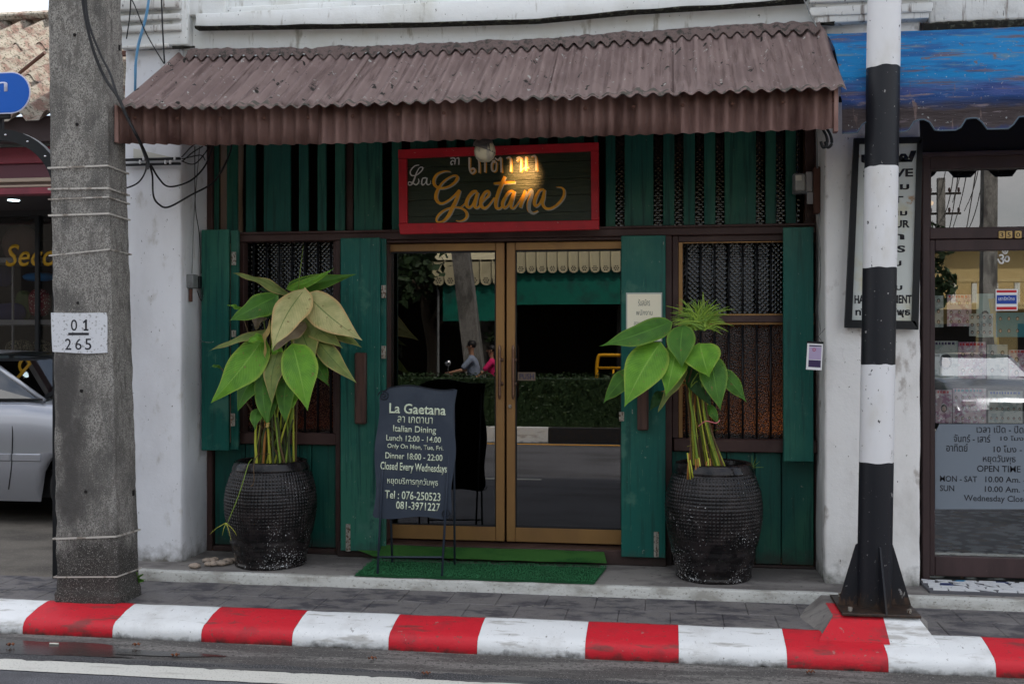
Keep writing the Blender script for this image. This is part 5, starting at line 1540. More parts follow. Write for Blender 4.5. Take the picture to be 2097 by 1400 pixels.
# finer section with chamfered corners
sec = []
ch = 0.05
cor = [((0, 0), (1, 0)), ((1, 0), (1, 1)), ((1, 1), (0, 1)), ((0, 1), (0, 0))]
for (p, q) in cor:
    for k in range(13):
        t = ch + (1 - 2 * ch) * k / 12
        sec.append((p[0] + (q[0] - p[0]) * t, p[1] + (q[1] - p[1]) * t))
for i in range(nz_ + 1):
    z = 0.02 + (9.0 - 0.02) * (i / nz_) ** 1.5
    xl, xr = polecorner(z)
    if z > 4.5: xl, xr = polecorner(4.5)
    y0, y1 = D1 - 7, D2 - 7 - 0.020 * min(z, 4.5)
    if z < ZP + 0.07:
        k = 0.012 * (1 if z > ZP - .02 else 1); xl -= k; xr += k; y0 -= k; 
    row = []
    for (a, b) in sec:
        x, y = xl + (xr - xl) * a, y0 + (y1 - y0) * b
        q = Vector((x * 9, y * 9, z * 9))
        d = 0.006 * noise.noise(q) + 0.003 * noise.noise(q * 4)
        row.append((x + d * (a - .5) * 2, y + d * (b - .5) * 2, z))
    rows.append(row)
mb = MB(); vr = mb.grid(rows, True); mb.bm.faces.new(vr[-1])
smooth_by_angle(mb.obj('pole_shaft', M['concrete'], up), 30)
def pf(u, v): # point on the pole's front face
    p = P(u, v, D1); return p
def band(v0, v1, th=0.012, m='stripwhite', u0=101, u1=223):
    a, b = pf(u0, v0), pf(u1, v1)
    zc0, zc1 = a.z, b.z
    xl, xr = polecorner(a.z)[0] - .007, polecorner(b.z)[1] + .007
    y0, y1 = D1 - 7 - 0.012, D2 - 7 - 0.020 * a.z + .008
    loop = [(xl, y0, zc0), (xr, y0, zc1), (xr, y1, zc1 - .01), (xl, y1, zc0)]
    mb = MB(); rows = []
    for q_i, p in enumerate(loop):
        ox, oy = (-1, 1)[q_i in (1, 2)] * .0015, (-1, 1)[q_i in (2, 3)] * .0015
        rows.append([(p[0], p[1], p[2] - th * .35), (p[0] + ox, p[1] + oy, p[2] - th * .35), (p[0] + ox, p[1] + oy, p[2] + th / 2), (p[0], p[1], p[2] + th / 2)])
    rows.append(rows[0])
    mb.grid(rows, True)
    mb.obj('steel_band', M[m], up)
band(345, 340); band(388, 386); band(409, 404, .01); band(442, 438, .012); band(524, 511, 0.009); band(1102, 1097, .013); band(1180, 1179, .01)
# painted patch with number
pts = []
for (u, v) in ((106, 640), (160, 641), (218, 640), (221, 650), (221, 722), (180, 724), (109, 720), (107, 680)):
    p = pf(u, v); pts.append(Vector((p.x, D1 - 7 - 0.0085, p.z)))
MB().prism(pts, (0, 0.006, 0)).obj('number_patch', mat('patch_paint', (0.60, 0.61, 0.64), 0.8, layers=[('noise', (60, 60, 60), .56, .64, (0.30, 0.30, 0.30))]), up)
DP = D1 - 0.0092
text_px('0', 145, 158, 654, 677, DP, M['ink'], up, off=0.004)
MB().prism([Vector((X(u, DP), DP - 7, Z(174, v, DP))) for u, v in ((170, 659), (175, 654), (178, 654), (178, 673.5), (181, 673.5), (181, 677), (171, 677), (171, 673.5), (174, 673.5), (174, 660), (170, 662))], (0, .0008, 0)).obj('lettering', M['ink'], up)
text_px('2', 133, 146, 693, 716, DP, M['ink'], up, off=0.004)
text_px('6', 154, 167, 693, 716, DP, M['ink'], up, off=0.004)
text_px('5', 174, 187, 693, 716, DP, M['ink'], up, off=0.004)
mb = MB(); mb.box(X(140, DP), X(182, DP), DP - 7 - .001, DP - 7, Z(160, 686, DP), Z(160, 681, DP)); mb.obj('number_rule', M['ink'], up)
# bolt holes
for (u, v) in ((153, 72), (158, 255), (160, 620), (167, 800), (176, 1006)):
    p = pf(u, v)
    mb = MB(); mb.lathe([(0.0, 0.0), (0.0085, 0.0), (0.010, 0.006)], (p.x, D1 - 7 - 0.006, p.z), 12, 'Y'); mb.obj('bolt_hole', M['dark'], up)
for (u, v, D) in ((236, 98, 5.85), (262, 1008, 5.9)):
    p = P(u, v, D); xr = polecorner(p.z)[1]
    MB().box(xr - .0, xr + .004, D - 7 - .01, D - 7 + .012, p.z - .018, p.z + .016, .002).obj('bolt_hole', M['dark'], up)
# little weed at the foot
wd = empty('weed', P(280, 1200, 5.95), 'small bright green weed growing at the foot of the concrete pole', 'weed')
for (b_, t_, w_) in (((278, 1190), (298, 1186), 11), ((280, 1185), (276, 1165), 12), ((278, 1190), (262, 1186), 13), ((279, 1192), (282, 1207), 11), ((280, 1188), (292, 1174), 10), ((276, 1190), (266, 1200), 9)):
    leaf(wd, b_, t_, w_, 'm', 5.95, 5.90, 0, 0.006)
MB().tube([P(279, 1190, 5.95), Vector((P(280, 1205, 5.97).x, P(280, 1205, 5.97).y, ZP))], .002, 5).obj('stem', stem_cols[0], wd)

# ================================================================== CABLES
tag(cable([P(165, -60, 5.62), P(172, 20, 5.63), P(190, 100, 5.63), P(215, 160, 5.64), P(242, 200, 5.62), P(258, 235, 5.6), P(300, 320, 5.9), P(302, 345, 6.2)], 0.0095, M['cablek'], 'power_cable'), 'thick black cable running down the concrete pole to the awning corner', 'cable')
tag(cable([P(172, -60, 5.60), P(180, 40, 5.60), P(205, 110, 5.61), P(225, 150, 5.60), P(240, 195, 5.58), P(262, 245, 5.6), P(285, 290, 5.7), P(300, 330, 6.3)], 0.007, M['cablek'], 'power_cable'), 'thinner black cable crossing the pole face beside the thick one', 'cable')
tag(cable([P(300, 330, 6.3), P(298, 350, 6.35), P(285, 372, 6.38), P(262, 384, 6.4), P(230, 388, 6.42)], 0.0055, M['cablek'], 'power_cable'), 'black cable looping from the bracket behind the concrete pole', 'cable')
tag(cable([P(306, 336, 6.35), P(312, 360, 6.38), P(314, 400, 6.42), P(325, 418, 6.46), P(345, 424, 6.5), P(390, 400, 6.56), P(440, 370, 6.7), P(470, 315, 6.8), P(475, 280, 6.9)], 0.0065, M['cablek'], 'power_cable'), 'lowest black cable looping across the left white pillar', 'cable')
tag(cable([P(308, 336, 6.35), P(325, 365, 6.4), P(345, 382, 6.44), P(380, 375, 6.5), P(405, 358, 6.6), P(425, 330, 6.7), P(440, 285, 6.8)], 0.006, M['cablek'], 'power_cable'), 'upper black cable looping across the left white pillar', 'cable')
br_ = empty('cable_bracket', P(330, 330, 6.52), 'dark cable rack with white clips on the left white pillar', 'cable bracket')
mb = MB(); pA, pB = P(262, 326, 6.53), P(372, 326, 6.53); mb.box(XL - .02, XLI + .01, -0.475, -0.45, pA.z - .012, pA.z + .004, .003); mb.box(XL - .02, XLI + .01, -0.472, -0.45, pA.z - .045, pA.z - .03, .003); mb.obj('rack_bar', M['black'], br_)
mb = MB(); mb.prism([Vector((X(270, 6.53), -0.449, Z(270, 322, 6.53))), Vector((X(270, 6.53), -0.449, Z(270, 303, 6.53))), Vector((X(352, 6.53), -0.449, Z(352, 322, 6.53)))], (0, 0.012, 0)); mb.obj('white_wedge', M['offwhite'], br_)
for (u, v) in ((291, 324), (284, 331), (336, 331), (346, 331), (355, 323)):
    p = P(u, v, 6.5); MB().box(p.x - .006, p.x + .006, -0.488, -0.476, p.z - .012, p.z + .012, .002).obj('clip', M['white'], br_)
for i, (a, b, c) in enumerate((((372, 322), (400, 295), (425, 300)), ((372, 326), (410, 318), (420, 328)), ((372, 330), (400, 335), (430, 300)), ((374, 330), (395, 312), (415, 300)))):
    cable([P(*a, 6.5), P(*b, 6.6), P(*c, 6.75)], 0.004, M['cablek'], 'tangled_wire', br_)
tag(cable([P(308, -30, 6.35), P(300, 30, 6.35), P(284, 90, 6.36), P(278, 130, 6.36), P(277, 170, 6.37), P(276, 240, 6.45)], 0.009, M['cableb'], 'cable_bundle'), 'pale blue cable bundle hanging beside the pole in front of the upper wall', 'cable')
tag(cable([P(262, -10, 6.2), P(275, 10, 6.2), P(300, 70, 6.2), P(336, 131, 6.2)], 0.004, M['cablek'], 'thin_cable'), 'thin black cable slanting down from the pole to the awning', 'cable')
tag(cable([P(330, -20, 6.2), P(333, 60, 6.2), P(337, 131, 6.2)], 0.005, M['cablek'], 'thin_cable'), 'thin black cable hanging straight down to the awning edge', 'cable')
tag(cable([P(268, -20, 6.2), P(266, 30, 6.2), P(259, 80, 6.2)], 0.004, M['cablek'], 'thin_cable'), 'short thin black cable hugging the right side of the pole top', 'cable')
tag(cable([P(409, 300, 6.72), P(398, 430, 6.70), P(393, 560, 6.68)], 0.003, M['greytin'], 'thin_cable'), 'thin grey cable running down the pillar side to the junction box', 'cable')
tag(cable([P(399, 300, 6.68), P(400, 420, 6.69), P(408, 480, 6.72), P(412, 560, 6.76)], 0.003, M['cablek'], 'thin_cable'), 'thin black cable running down the shaded side of the left pillar', 'cable')
tag(cable([P(1638, -20, 6.3), P(1655, 20, 6.3), P(1672, 55, 6.3)], 0.004, M['greytin'], 'thin_cable'), 'short grey cable reaching the right upper corner of the brown awning', 'cable')

# ================================================================== STRIPED STEEL POLE AND PLINTH
sp_ = empty('striped_pole', (X(1790, 5.9), -1.10, ZP), 'round steel pole painted in black and white bands on a finned base', 'pole')
dC = 5.92
def pc(z):
    t = (z - 0.25) / 3.5
    return Vector((1.104 + 0.058 * t, dC - 7, z))
zt_list = [(None, 9.0)] 
def zpole(v): return Z(1800, v, dC)
marks = [0.22, zpole(945), zpole(746), zpole(549), zpole(344), zpole(141), zpole(141) + .66, zpole(141) + 1.3, zpole(141) + 1.95]
for i in range(len(marks) - 1):
    a, b = marks[i], marks[i + 1]
    rows = []
    for k in range(9):
        z = a + (b - a) * k / 8
        c = pc(z)
        r = 0.0905 - 0.0010 * (z - 0.2)
        rows.append([(c.x + r * math.cos(2 * math.pi * j / 48), c.y + r * math.sin(2 * math.pi * j / 48), z + (0.004 * noise.noise(Vector((j * .5, i, k))) if k in (0, 8) else 0)) for j in range(48)])
    # make the joins overlap exactly with shared ragged edge
    for j in range(48):
        for kk, idx in ((0, i), (8, i + 1)):
            q = rows[kk][j]; rows[kk][j] = (q[0], q[1], marks[idx] + 0.006 * noise.noise(Vector((math.cos(2 * math.pi * j / 48) * 2, math.sin(2 * math.pi * j / 48) * 2, idx * 3.3))))
    mb = MB(); vr = mb.grid(rows, True)
    if i == len(marks) - 2: mb.bm.faces.new(vr[-1])
    mb.obj('painted_band', M['pole_black'] if i % 2 == 0 else M['pole_white'], sp_, smooth=True)
zb0 = 0.222
cB = pc(0.3)
for a in (0, 90, 180, 270):
    ca, sa = math.cos(R(a + 8)), math.sin(R(a + 8))
    mb = MB()
    def q_(r, z, w): return Vector((cB.x + ca * r - sa * w, cB.y + sa * r + ca * w, z))
    mb.prism([q_(0.085, zb0 + 0.004, -.005), q_(0.198, zb0 + 0.004, -.005), q_(0.19, zb0 + 0.03, -.005), q_(0.10, zb0 + .33, -.005), q_(0.085, zb0 + .34, -.005)], q_(0, 0, .01) - q_(0, 0, 0))
    mb.obj('base_fin', M['pole_black'], sp_)
mb = MB(); mb.box(cB.x - .20, cB.x + .20, cB.y - .20, cB.y + .22, zb0 - .012, zb0 + .003, .003); mb.obj('base_plate', M['pole_black'], sp_)
for dx in (-.15, .15):
    for dy in (-.15, .17):
        mb = MB(); mb.lathe([(0, .024), (.012, .024), (.012, .004)], (cB.x + dx, cB.y + dy, zb0), 6); mb.obj('anchor_nut', M['steel'], sp_)
# plinth (painted red and white at the front, raw concrete at the sides)
xp0, xp1 = X(1705, 5.75), X(1882, 5.75)
pq0, pq1 = X(1676, 5.58), X(1922, 5.60)
ym = -1.25; yfr = -1.425; ybk = -0.86; zt = zb0 - .013
zkb = 0.118
xm = X(1812, 5.7)
pth = empty('pole_plinth', (1.1, -1.1, ZP), 'concrete plinth under the striped pole, front painted half red half white', 'plinth')
def plinth_part(x0, x1, q0, q1, m):
    rows = []
    for k in range(9):
        t = k / 8
        xt, xb = x0 + (x1 - x0) * t, q0 + (q1 - q0) * t
        nn = lambda y, z: 0.003 * noise.noise(Vector((xt * 9, y * 9, z * 9)))
        rows.append([(xt, -1.0, zt + nn(1, 0)), (xt, ym + nn(0, 1), zt + nn(2, 0)), (xt, ym - .012, zt - .006), (xb, yfr, zkb + nn(3, 1)), (xb, yfr - .006, zkb - .03)])
    mb = MB(); mb.grid(rows); return mb.obj('painted_face', m, pth, smooth=False)
plinth_part(xp0, xm, pq0, xm, M['kerb_red'])
plinth_part(xm + .0005, xp1, xm + .0005, pq1, M['kerb_white'])
mb = MB()
e_ = .002
lo_ = [(pq0 - .06, -1.0 , ZP - .01), (pq0 + e_, yfr + e_, zkb - .03), (pq1 - e_, yfr + e_, zkb - .03), (pq1 + .05, -1.0, ZP - .01), (pq1 + .02, ybk, ZP - .01), (pq0 - .02, ybk, ZP - .01)]
up_ = [(xp0 + e_, -1.0, zt - e_), (xp0 + e_, ym + e_, zt - e_), (xp1 - e_, ym + e_, zt - e_), (xp1 - e_, -1.0, zt - e_), (xp1 - e_, ybk + .05, zt - e_), (xp0 + e_, ybk + .05, zt - e_)]
vr = mb.grid([lo_, up_], True); mb.bm.faces.new(vr[-1]); mb.bm.faces.new(vr[0][::-1])
mb.obj('raw_concrete', M['slab'], pth)

# ================================================================== RIGHT PILLAR SIGN BOARD
DR = 6.52
rs = empty('salon_signboard', P(1810, 672, DR), 'white framed services board with black lettering on the right white pillar', 'signboard')
cs = [(1748, 287), (1889, 281), (1880, 674), (1729, 670)]
def rp(u, v, dy=0): p = P(u, v, DR); return Vector((p.x, DR - 7 + dy, p.z))
MB().prism([rp(u, v, 0) for u, v in [(1757, 292), (1881, 290), (1870, 660), (1741, 658)]], (0, .012, 0)).obj('panel', mat('yellowed_panel', (0.54, 0.57, 0.54), 0.5, layers=[('noise', (5, 5, 5), .5, .7, (0.52, 0.50, 0.38)), ('noise', (9, 9, 9), .66, .72, (0.38, 0.26, 0.16))]), rs)
for pts in ([(1748, 284), (1889, 281), (1886, 294), (1756, 296)], [(1742, 655), (1873, 657), (1880, 675), (1729, 671)], [(1748, 285), (1759, 296), (1744, 655), (1729, 670)], [(1878, 294), (1889, 282), (1880, 674), (1866, 657)]):
    MB().prism([rp(u, v, -.016) for u, v in pts], (0, .03, 0)).obj('frame_rail', M['black'], rs)
SB = DR - 0.002
for (tx, u0, u1, v0, v1) in (('เซฟ', 1764, 1877, 310, 333), ('SHAVE', 1768, 1870, 346, 363), ('ตัดผม', 1772, 1862, 374, 389), ('CUT', 1776, 1850, 402, 416), ('ย้อมผม', 1772, 1858, 428, 442), ('COLOUR', 1768, 1863, 451, 467), ('เซ็ท', 1775, 1852, 474, 491), ('SETS', 1776, 1854, 503, 517), ('ดัดผม', 1772, 1846, 530, 545), ('ทาเล็บ', 1778, 1848, 580, 594), ('HAIR TREATMENT', 1750, 1867, 604, 621), ('ทรีทเมนท์พุธ', 1752, 1864, 630, 650)):
    text_px(tx, u0, u1, v0, v1, SB, M['ink'], rs, off=0.032)

# ================================================================== BLUE AWNING OF THE RIGHT SHOP
ba = empty('blue_awning', (3.0, -1.0, 2.8), 'faded blue scalloped sheet awning over the shop at right', 'awning')
xb0, xb1 = X(1722, 5.95), 5.2
prof_ = [(-0.44, 3.50), (-0.55, 3.475), (-0.68, 3.41), (-0.82, 3.32), (-0.93, 3.22), (-1.01, 3.12), (-1.05, 3.02), (-1.055, 2.98), (-1.08, 2.962), (-1.085, 2.93)]
n = 160
period = 0.262; off0 = X(1938, 5.92)
rows = []
for i in range(n + 1):
    x = xb0 + (xb1 - xb0) * i / n
    r_ = []
    for k, (y, z) in enumerate(prof_):
        r_.append((x, y + 0.022 * noise.noise(Vector((x * 1.6, k * 1.3, 0))), z + 0.016 * noise.noise(Vector((x * 1.8, k * 1.2, 4)))))
    # scalloped valance
    ph = ((x - off0) / period) % 1.0
    d_ = abs(ph - 0.5) * 2            # 1 at middle of the tab
    tab = min(1, max(0, (d_ - 0.20) / 0.38)); tab = tab * tab * (3 - 2 * tab)
    zl_ = 2.845 - 0.062 * tab
    for f in (.33, .66, 1.0):
        r_.append((x, -1.085 - .004 * f, 2.93 + (zl_ - 2.93) * f))
    rows.append(r_)
mb = MB(); mb.grid(rows); bmesh.ops.solidify(mb.bm, geom=mb.bm.faces[:], thickness=0.004)
mb.obj('awning_sheet', M['bluetarp'], ba, smooth=True)
mb = MB(); q = []
for i in range(n + 1):
    q.append((rows[i][-1][0], rows[i][-1][1] - .003, rows[i][-1][2] - .001))
mb.tube(q, 0.0045, 5); mb.obj('scallop_bead', mat('grey_blue_edge', (0.07, 0.10, 0.13), 0.6), ba, smooth=True)
MB().tube([(xb0, -0.99, 2.99), (xb1, -0.99, 2.99)], 0.018, 8).obj('front_tube', M['black'], ba, smooth=True)
for xx in (xb0 + .06, 2.6, 4.2): MB().tube([(xx, -0.99, 2.99), (xx, -0.44, 3.40)], 0.014, 8).obj('arm', M['black'], ba, smooth=True)

# ================================================================== RIGHT SHOP
DSH = 6.72
YH = DSH - 7
rshop = empty('salon_shopfront', (3.2, YH, ZS), 'dark brown framed hair salon front with big glass door beside the right pillar', 'shopfront')
def rb(name, u0, u1, v0, v1, y0, y1, m, parent=rshop, uref=1990, bev=.004):
    D = DSH + (y0)
    return box(name, X(u0, D) if u0 < 2200 else u0 / 1000, X(u1, D) if u1 < 2200 else u1 / 1000, YH + y0, YH + y1, Z(uref, v1, D), Z(uref, v0, D), m, parent, bev)
XE = 3.9
zF = ZS + 0.035
xs0 = X(1886, DSH)
def rbx(name, x0, x1, z0, z1, y0, y1, m, parent=rshop, bev=.004): return box(name, x0, x1, YH + y0, YH + y1, z0, z1, m, parent, bev)
zz = lambda v: Z(1990, v, DSH)
rbx('frame_post', xs0 + .003, X(1902, DSH), ZS, zz(310), -0.03, 0.08, M['shopframe'])
rbx('head_beam', X(1902, DSH) + .0005, XE, zz(346), zz(318), -0.02, 0.08, M['shopframe'])
rbx('head_board', XRO + .002, XE, zz(317), 3.42, 0.03, 0.08, M['dark'])
rbx('head_mould', XRO + .002, XE, zz(322), zz(312), -0.05, -0.021, M['shopframe'])
rbx('transom', X(1902, DSH) + .0005, XE, zz(489), zz(466), -0.025, 0.08, M['shopframe'])
rbx('fanlight_pane', X(1902, DSH), XE, zz(466), zz(346), 0.03, 0.036, G_fan, bev=0)
rbx('fanlight_frame', X(1902, DSH) + .0005, X(1907, DSH), zz(466) + .0005, zz(346) - .0005, 0.0, 0.029, M['shopframe'], bev=.002)
dr = rbx('salon_door', X(1903, DSH), X(1914, DSH), zF, zz(490), -0.01, 0.05, M['shopframe'])
xd1 = XE - .1
rbx('top_rail', X(1914, DSH) + .0005, xd1, zz(513), zz(490), -0.01, 0.05, M['shopframe'], dr)
rbx('bottom_rail', X(1914, DSH) + .0005, xd1, zF, zz(1140), -0.01, 0.05, M['shopframe'], dr)
rbx('right_stile', xd1 + .0005, XE, zF, zz(490), -0.01, 0.05, M['shopframe'], dr)
rbx('pane', X(1914, DSH), xd1, zz(1140), zz(513), 0.018, 0.024, G_shop, dr, 0)
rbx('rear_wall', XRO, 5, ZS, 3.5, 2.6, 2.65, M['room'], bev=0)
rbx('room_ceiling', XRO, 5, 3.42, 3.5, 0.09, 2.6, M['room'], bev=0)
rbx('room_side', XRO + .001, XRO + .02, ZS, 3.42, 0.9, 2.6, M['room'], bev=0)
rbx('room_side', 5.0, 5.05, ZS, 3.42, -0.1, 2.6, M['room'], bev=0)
pR = rough_box('end_pillar', XE + .003, XE + 0.5, -0.43, 0.6, ZP, 3.55, M['plaster_warm'], rshop, step=.12)
rough_box('upper_facade', X(1905, 6.5) + .004, 12, -0.455, 6, 3.545, 10.0, M['streaked'], rshop, step=.15, amp=.010, bev=.015)
mb = MB(); rows = []
for i in range(200):
    x = X(1893, 6.5) + 3.2 * i / 199
    k = abs(noise.noise(Vector((x * 4, 1, 0)))) * .05 + abs(noise.noise(Vector((x * 13, 1, 0)))) * .02
    rows.append([(x, -0.468, 3.538 + k * .8), (x, -0.472, 3.535), (x, -0.462, 3.50)])
mb.grid(rows); mb.obj('broken_edge', M['mould'], rshop)
rbx('floor_board', XRO, 5, ZS - .01, zF - 0.004, 0.1, 2.6, mat('salon_floor', (0.78, 0.84, 0.86), 0.35, layers=[('voro', (9, 9, 9), 0.40, 0.56, (0.06, 0.07, 0.08)), ('noise', (6, 6, 1), .56, .6, (0.30, 0.22, 0.13))]), bev=0)
# number tiles 350
for tx, u0, u1 in (('3', 2045, 2058), ('5', 2060, 2073), ('0', 2078, 2092)):
    t_ = rbx('number_tile', X(u0, DSH - .03), X(u1, DSH - .03), Z(2066, 488, DSH - .03), Z(2066, 473, DSH - .03), -0.035, -0.0255, M['numtile'])
    text_px(tx, u0 + 3, u1 - 3, 476, 485.5, DSH - .0358, M['ink'], t_, off=0.01)
# om sign sticker on the glass
om = empty('glass_sticker', P(2055, 540, DSH), 'white curling om sticker near the top of the salon glass', 'sticker')
o = text_px('ॐ', 2042, 2068, 512, 541, DSH + .017, M['white'], om, off=0.015)
# flag sticker
fs = empty('flag_sticker', P(2060, 637, DSH), 'small red, white and blue square sticker with white lettering on the salon glass', 'sticker')
def gl(name, u0, u1, v0, v1, dD, m, par): return box(name, X(u0, DSH + dD), X(u1, DSH + dD), DSH + dD - 7, DSH + dD - 7 + .0006, Z((u0 + u1) / 2, v1, DSH + dD), Z((u0 + u1) / 2, v0, DSH + dD), m, par, 0)
gl('white_ground', 2039, 2084, 592, 636, .017, M['white'], fs)
gl('red_stripe', 2041, 2082, 594, 599, .016, M['redprint'], fs)
gl('red_stripe', 2041, 2082, 628, 634, .016, M['redprint'], fs)
gl('blue_field', 2041, 2082, 604, 622, .016, M['blueprint'], fs)
text_px('เรารักไทย', 2045, 2078, 607, 615, DSH + .0155, M['white'], fs, off=.01)
text_px('SALON', 2048, 2074, 624, 630, DSH + .0155, M['white'], fs, off=.01) if False else None
# opening hours plate
oh = empty('opening_hours_plate', P(2010, 1042, DSH), 'grey opening hours plate with dark Thai and English text behind the salon glass', 'notice')
DO = DSH + 0.012
MB().prism([Vector((X(u, DO), DO - 7, Z(u if u < 2200 else 2190, v, DO))) for u, v in ((1915, 885), (1924, 868), (2190, 868), (2190, 1042), (1915, 1042))], (0, .002, 0)).obj('plate', M['plate'], oh)
for (tx, u0, u1, v0, v1) in (('เวลา เปิด - ปิด', 2000, 2096, 871, 886), ('จันทร์ - เสาร์', 1953, 2028, 889, 905), ('10 โมง - 2 ทุ่ม', 2049, 2150, 892, 905), ('อาทิตย์', 1938, 1982, 908, 924), ('10 โมง - 6 โมง', 2035, 2140, 912, 926), ('หยุดวันพุธ', 2013, 2080, 931, 950), ('OPEN TIME', 2001, 2090, 953, 966), ('MON - SAT', 1925, 2001, 974, 986), ('10.00 Am. - 8.00 Pm.', 2018, 2170, 976, 988), ('SUN', 1925, 1954, 993, 1005), ('10.00 Am. - 6.00 Pm.', 2017, 2170, 996, 1008), ('Wednesday Closed', 1974, 2112, 1014, 1030)):
    text_px(tx, u0, u1, v0, v1, DO - .0012, M['ink'], oh, off=0.006)
# posters behind the glass
def head(mb, hair, x, z, s, y):
    for (m_, sx, sz, dz, yy) in ((hair, .62, .80, .05, y), (mb, .40, .52, -.05, y - .0006)):
        m_.poly([(x + s * sx * math.cos(2 * math.pi * k / 14), yy, z + s * (dz + sz * math.sin(2 * math.pi * k / 14))) for k in range(14)])
DPo = DSH + 0.035
def poster(u0, u1, v0, v1, m, cols, rows_, s, label, title=None, tm='redprint'):
    e = empty('poster', P((u0 + u1) / 2, v1, DPo), label, 'poster')
    um = (u0 + u1) / 2
    y = DPo - 7 + random.uniform(0, .008)
    x0, x1, z0, z1_ = X(u0, DPo), X(u1, DPo), Z(um, v1, DPo), Z(um, v0, DPo)
    box('sheet', x0, x1, y, y + .001, z0, z1_, m, e, 0)
    f, h = MB(), MB()
    zt_ = z1_ - (0.12 * (z1_ - z0) if title else 0.0)
    if title:
        t_ = MB(); k = x0 + .01
        while k < x1 - .02:
            w = random.uniform(.008, .02); t_.box(k, min(k + w, x1 - .01), y - .0009, y - .0003, z1_ - .1 * (z1_ - z0), z1_ - .03 * (z1_ - z0)); k += w + .006
        t_.obj('title_block', M[tm], e)
    for i in range(cols):
        for j in range(rows_):
            head(f, h, x0 + (x1 - x0) * (i + .5) / cols, z0 + (zt_ - z0) * (j + .5) / rows_, s, y - .0006)
    f.obj('portrait_print', M['skinprint'], e)
    h.obj('hair_print', M['hair'], e)
    return e
poster(1912, 1932, 605, 670, M['postergrey'], 1, 3, .016, 'narrow grey poster at the left edge of the salon glass')
poster(1940, 1990, 603, 668, M['posterpink'], 3, 3, .014, 'pink titled magazine page, upper left on the salon glass', True)
poster(2000, 2036, 601, 690, M['postergreen'], 1, 1, .036, 'pale green hairstyle poster with one big portrait, below the om sticker', None)
poster(1985, 2034, 642, 688, M['postergrey'], 4, 3, .014, 'grey hairstyle chart with rows of small portraits on the salon glass')
poster(2040, 2110, 640, 690, M['posterteal'], 4, 2, .015, 'teal hairstyle chart with two rows of portraits, below the flag sticker')
poster(1912, 1962, 698, 775, M['postergrey'], 1, 1, .060, 'large poster of a long haired woman at the left of the salon glass', True, 'purple')
poster(1963, 2020, 700, 775, M['posterpink'], 3, 2, .018, 'pink magazine page beside the long haired portrait on the glass', True)
poster(2022, 2064, 705, 776, M['postergrey'], 2, 2, .018, 'grey four portrait poster in the middle row of the salon glass')
poster(2066, 2130, 716, 776, M['posterpink'], 2, 2, .02, 'pink titled poster at the right end of the middle row', True)
poster(1916, 1950, 798, 866, M['posterpink'], 1, 1, .03, 'pink poster with one dark portrait, lower row at far left', True)
poster(1952, 2020, 795, 866, M['posterpink'], 5, 3, .012, 'pink price poster with small portraits in the lower row', True, 'posterteal')
poster(2024, 2094, 800, 866, M['postergrey'], 6, 3, .011, 'pale poster of tiny portraits, lower row at right', True, 'blueprint')
rl = rbx('display_rail', X(1912, DSH + .07), 3.6, Z(1990, 795, DSH + .07), Z(1990, 782, DSH + .07), 0.07, 0.1, M['dark'])
yc = empty('yellow_strip', P(2050, 730, DSH + .03), 'hanging yellow paper strip with small portraits behind the salon glass', 'paper strip')
MB().prism([Vector((X(u, DSH + .04), YH + .04, Z(u, v, DSH + .04))) for u, v in ((2024, 612), (2038, 610), (2048, 728), (2040, 728))], (0, .001, 0)).obj('strip_sheet', mat('yellow_paper', (0.5, 0.36, 0.08), 0.6), yc)
# small lamps seen in the fanlight
for nme, u, v, mm, lab in (('red_lamp', 1917, 344, 'redglow', 'small glowing red lamp at the upper left of the fanlight'), ('amber_lamp', 1898, 416, 'amberglow', 'tiny amber lamp glowing at the left of the fanlight')):
    p = P(u, v, DSH + .10) if nme == 'red_lamp' else P(1908, v, DSH + .12)
    e = empty(nme, p, lab, 'lamp')
    rx = .035 if nme == 'red_lamp' else .012
    mb = MB(); mb.lathe([(0.001, -.014), (rx * .7, -.01), (rx, 0), (rx * .7, .01), (.001, .014)], (0, 0, 0), 12)
    for v_ in mb.bm.verts: v_.co += p
    mb.obj('lens', M[mm], e, smooth=True)
    MB().tube([p + Vector((0, 0, .01)), p + Vector((0, 0, .12))], .003, 5).obj('cord', M['cablek'], e)
# mosaic threshold of broken tile pieces
mo = struct(box('mosaic_step', XRO + .01, 4.4, -0.61, YH - .035, ZS - .02, ZS + .018, mat('mosaic_grout', (0.10, 0.10, 0.11), 0.9), None, .003))
random.seed(5)
x = XRO + .02
rowsy = [-0.605, -0.545, -0.485, -0.42, -0.36, -0.325]
cnt = 0
for r_ in range(len(rowsy) - 1):
    x = XRO + .015 + random.uniform(0, .02)
    while x < 3.3:
        w = random.uniform(.05, .10)
        y0, y1 = rowsy[r_] + .003, rowsy[r_ + 1] - .003
        j = lambda a: random.uniform(-a, a)
        sk = random.uniform(-.025, .025)
        pts = [Vector((x + j(.006), y0, 0)), Vector((x + w - .005 + j(.006), y0, 0)), Vector((x + w - .005 + sk, y1, 0)), Vector((x + sk, y1, 0))]
        if random.random() < .3: pts.pop(random.randrange(4))
        for p in pts: p.z = ZS + .0185
        mm = random.choices([M['mosaic'], M['mosaicb'], M['mosaicd']], [12, 1.2, .8])[0]
        MB().prism(pts, (0, 0, .004 + random.uniform(0, .002))).obj('tile_piece', mm, mo)
        x += w + .003
        cnt += 1

# ================================================================== LEFT NEIGHBOUR
ln = empty('neighbour_shop', (-7, 3.0, ZP), 'low maroon fronted bag shop with old ribbed cement roof at left', 'shop')
DN = 10.6
YN = DN - 7
xe = XL - 0.01
xw = -13.0
zN = lambda v, D=9.4: Z(50, v, D)
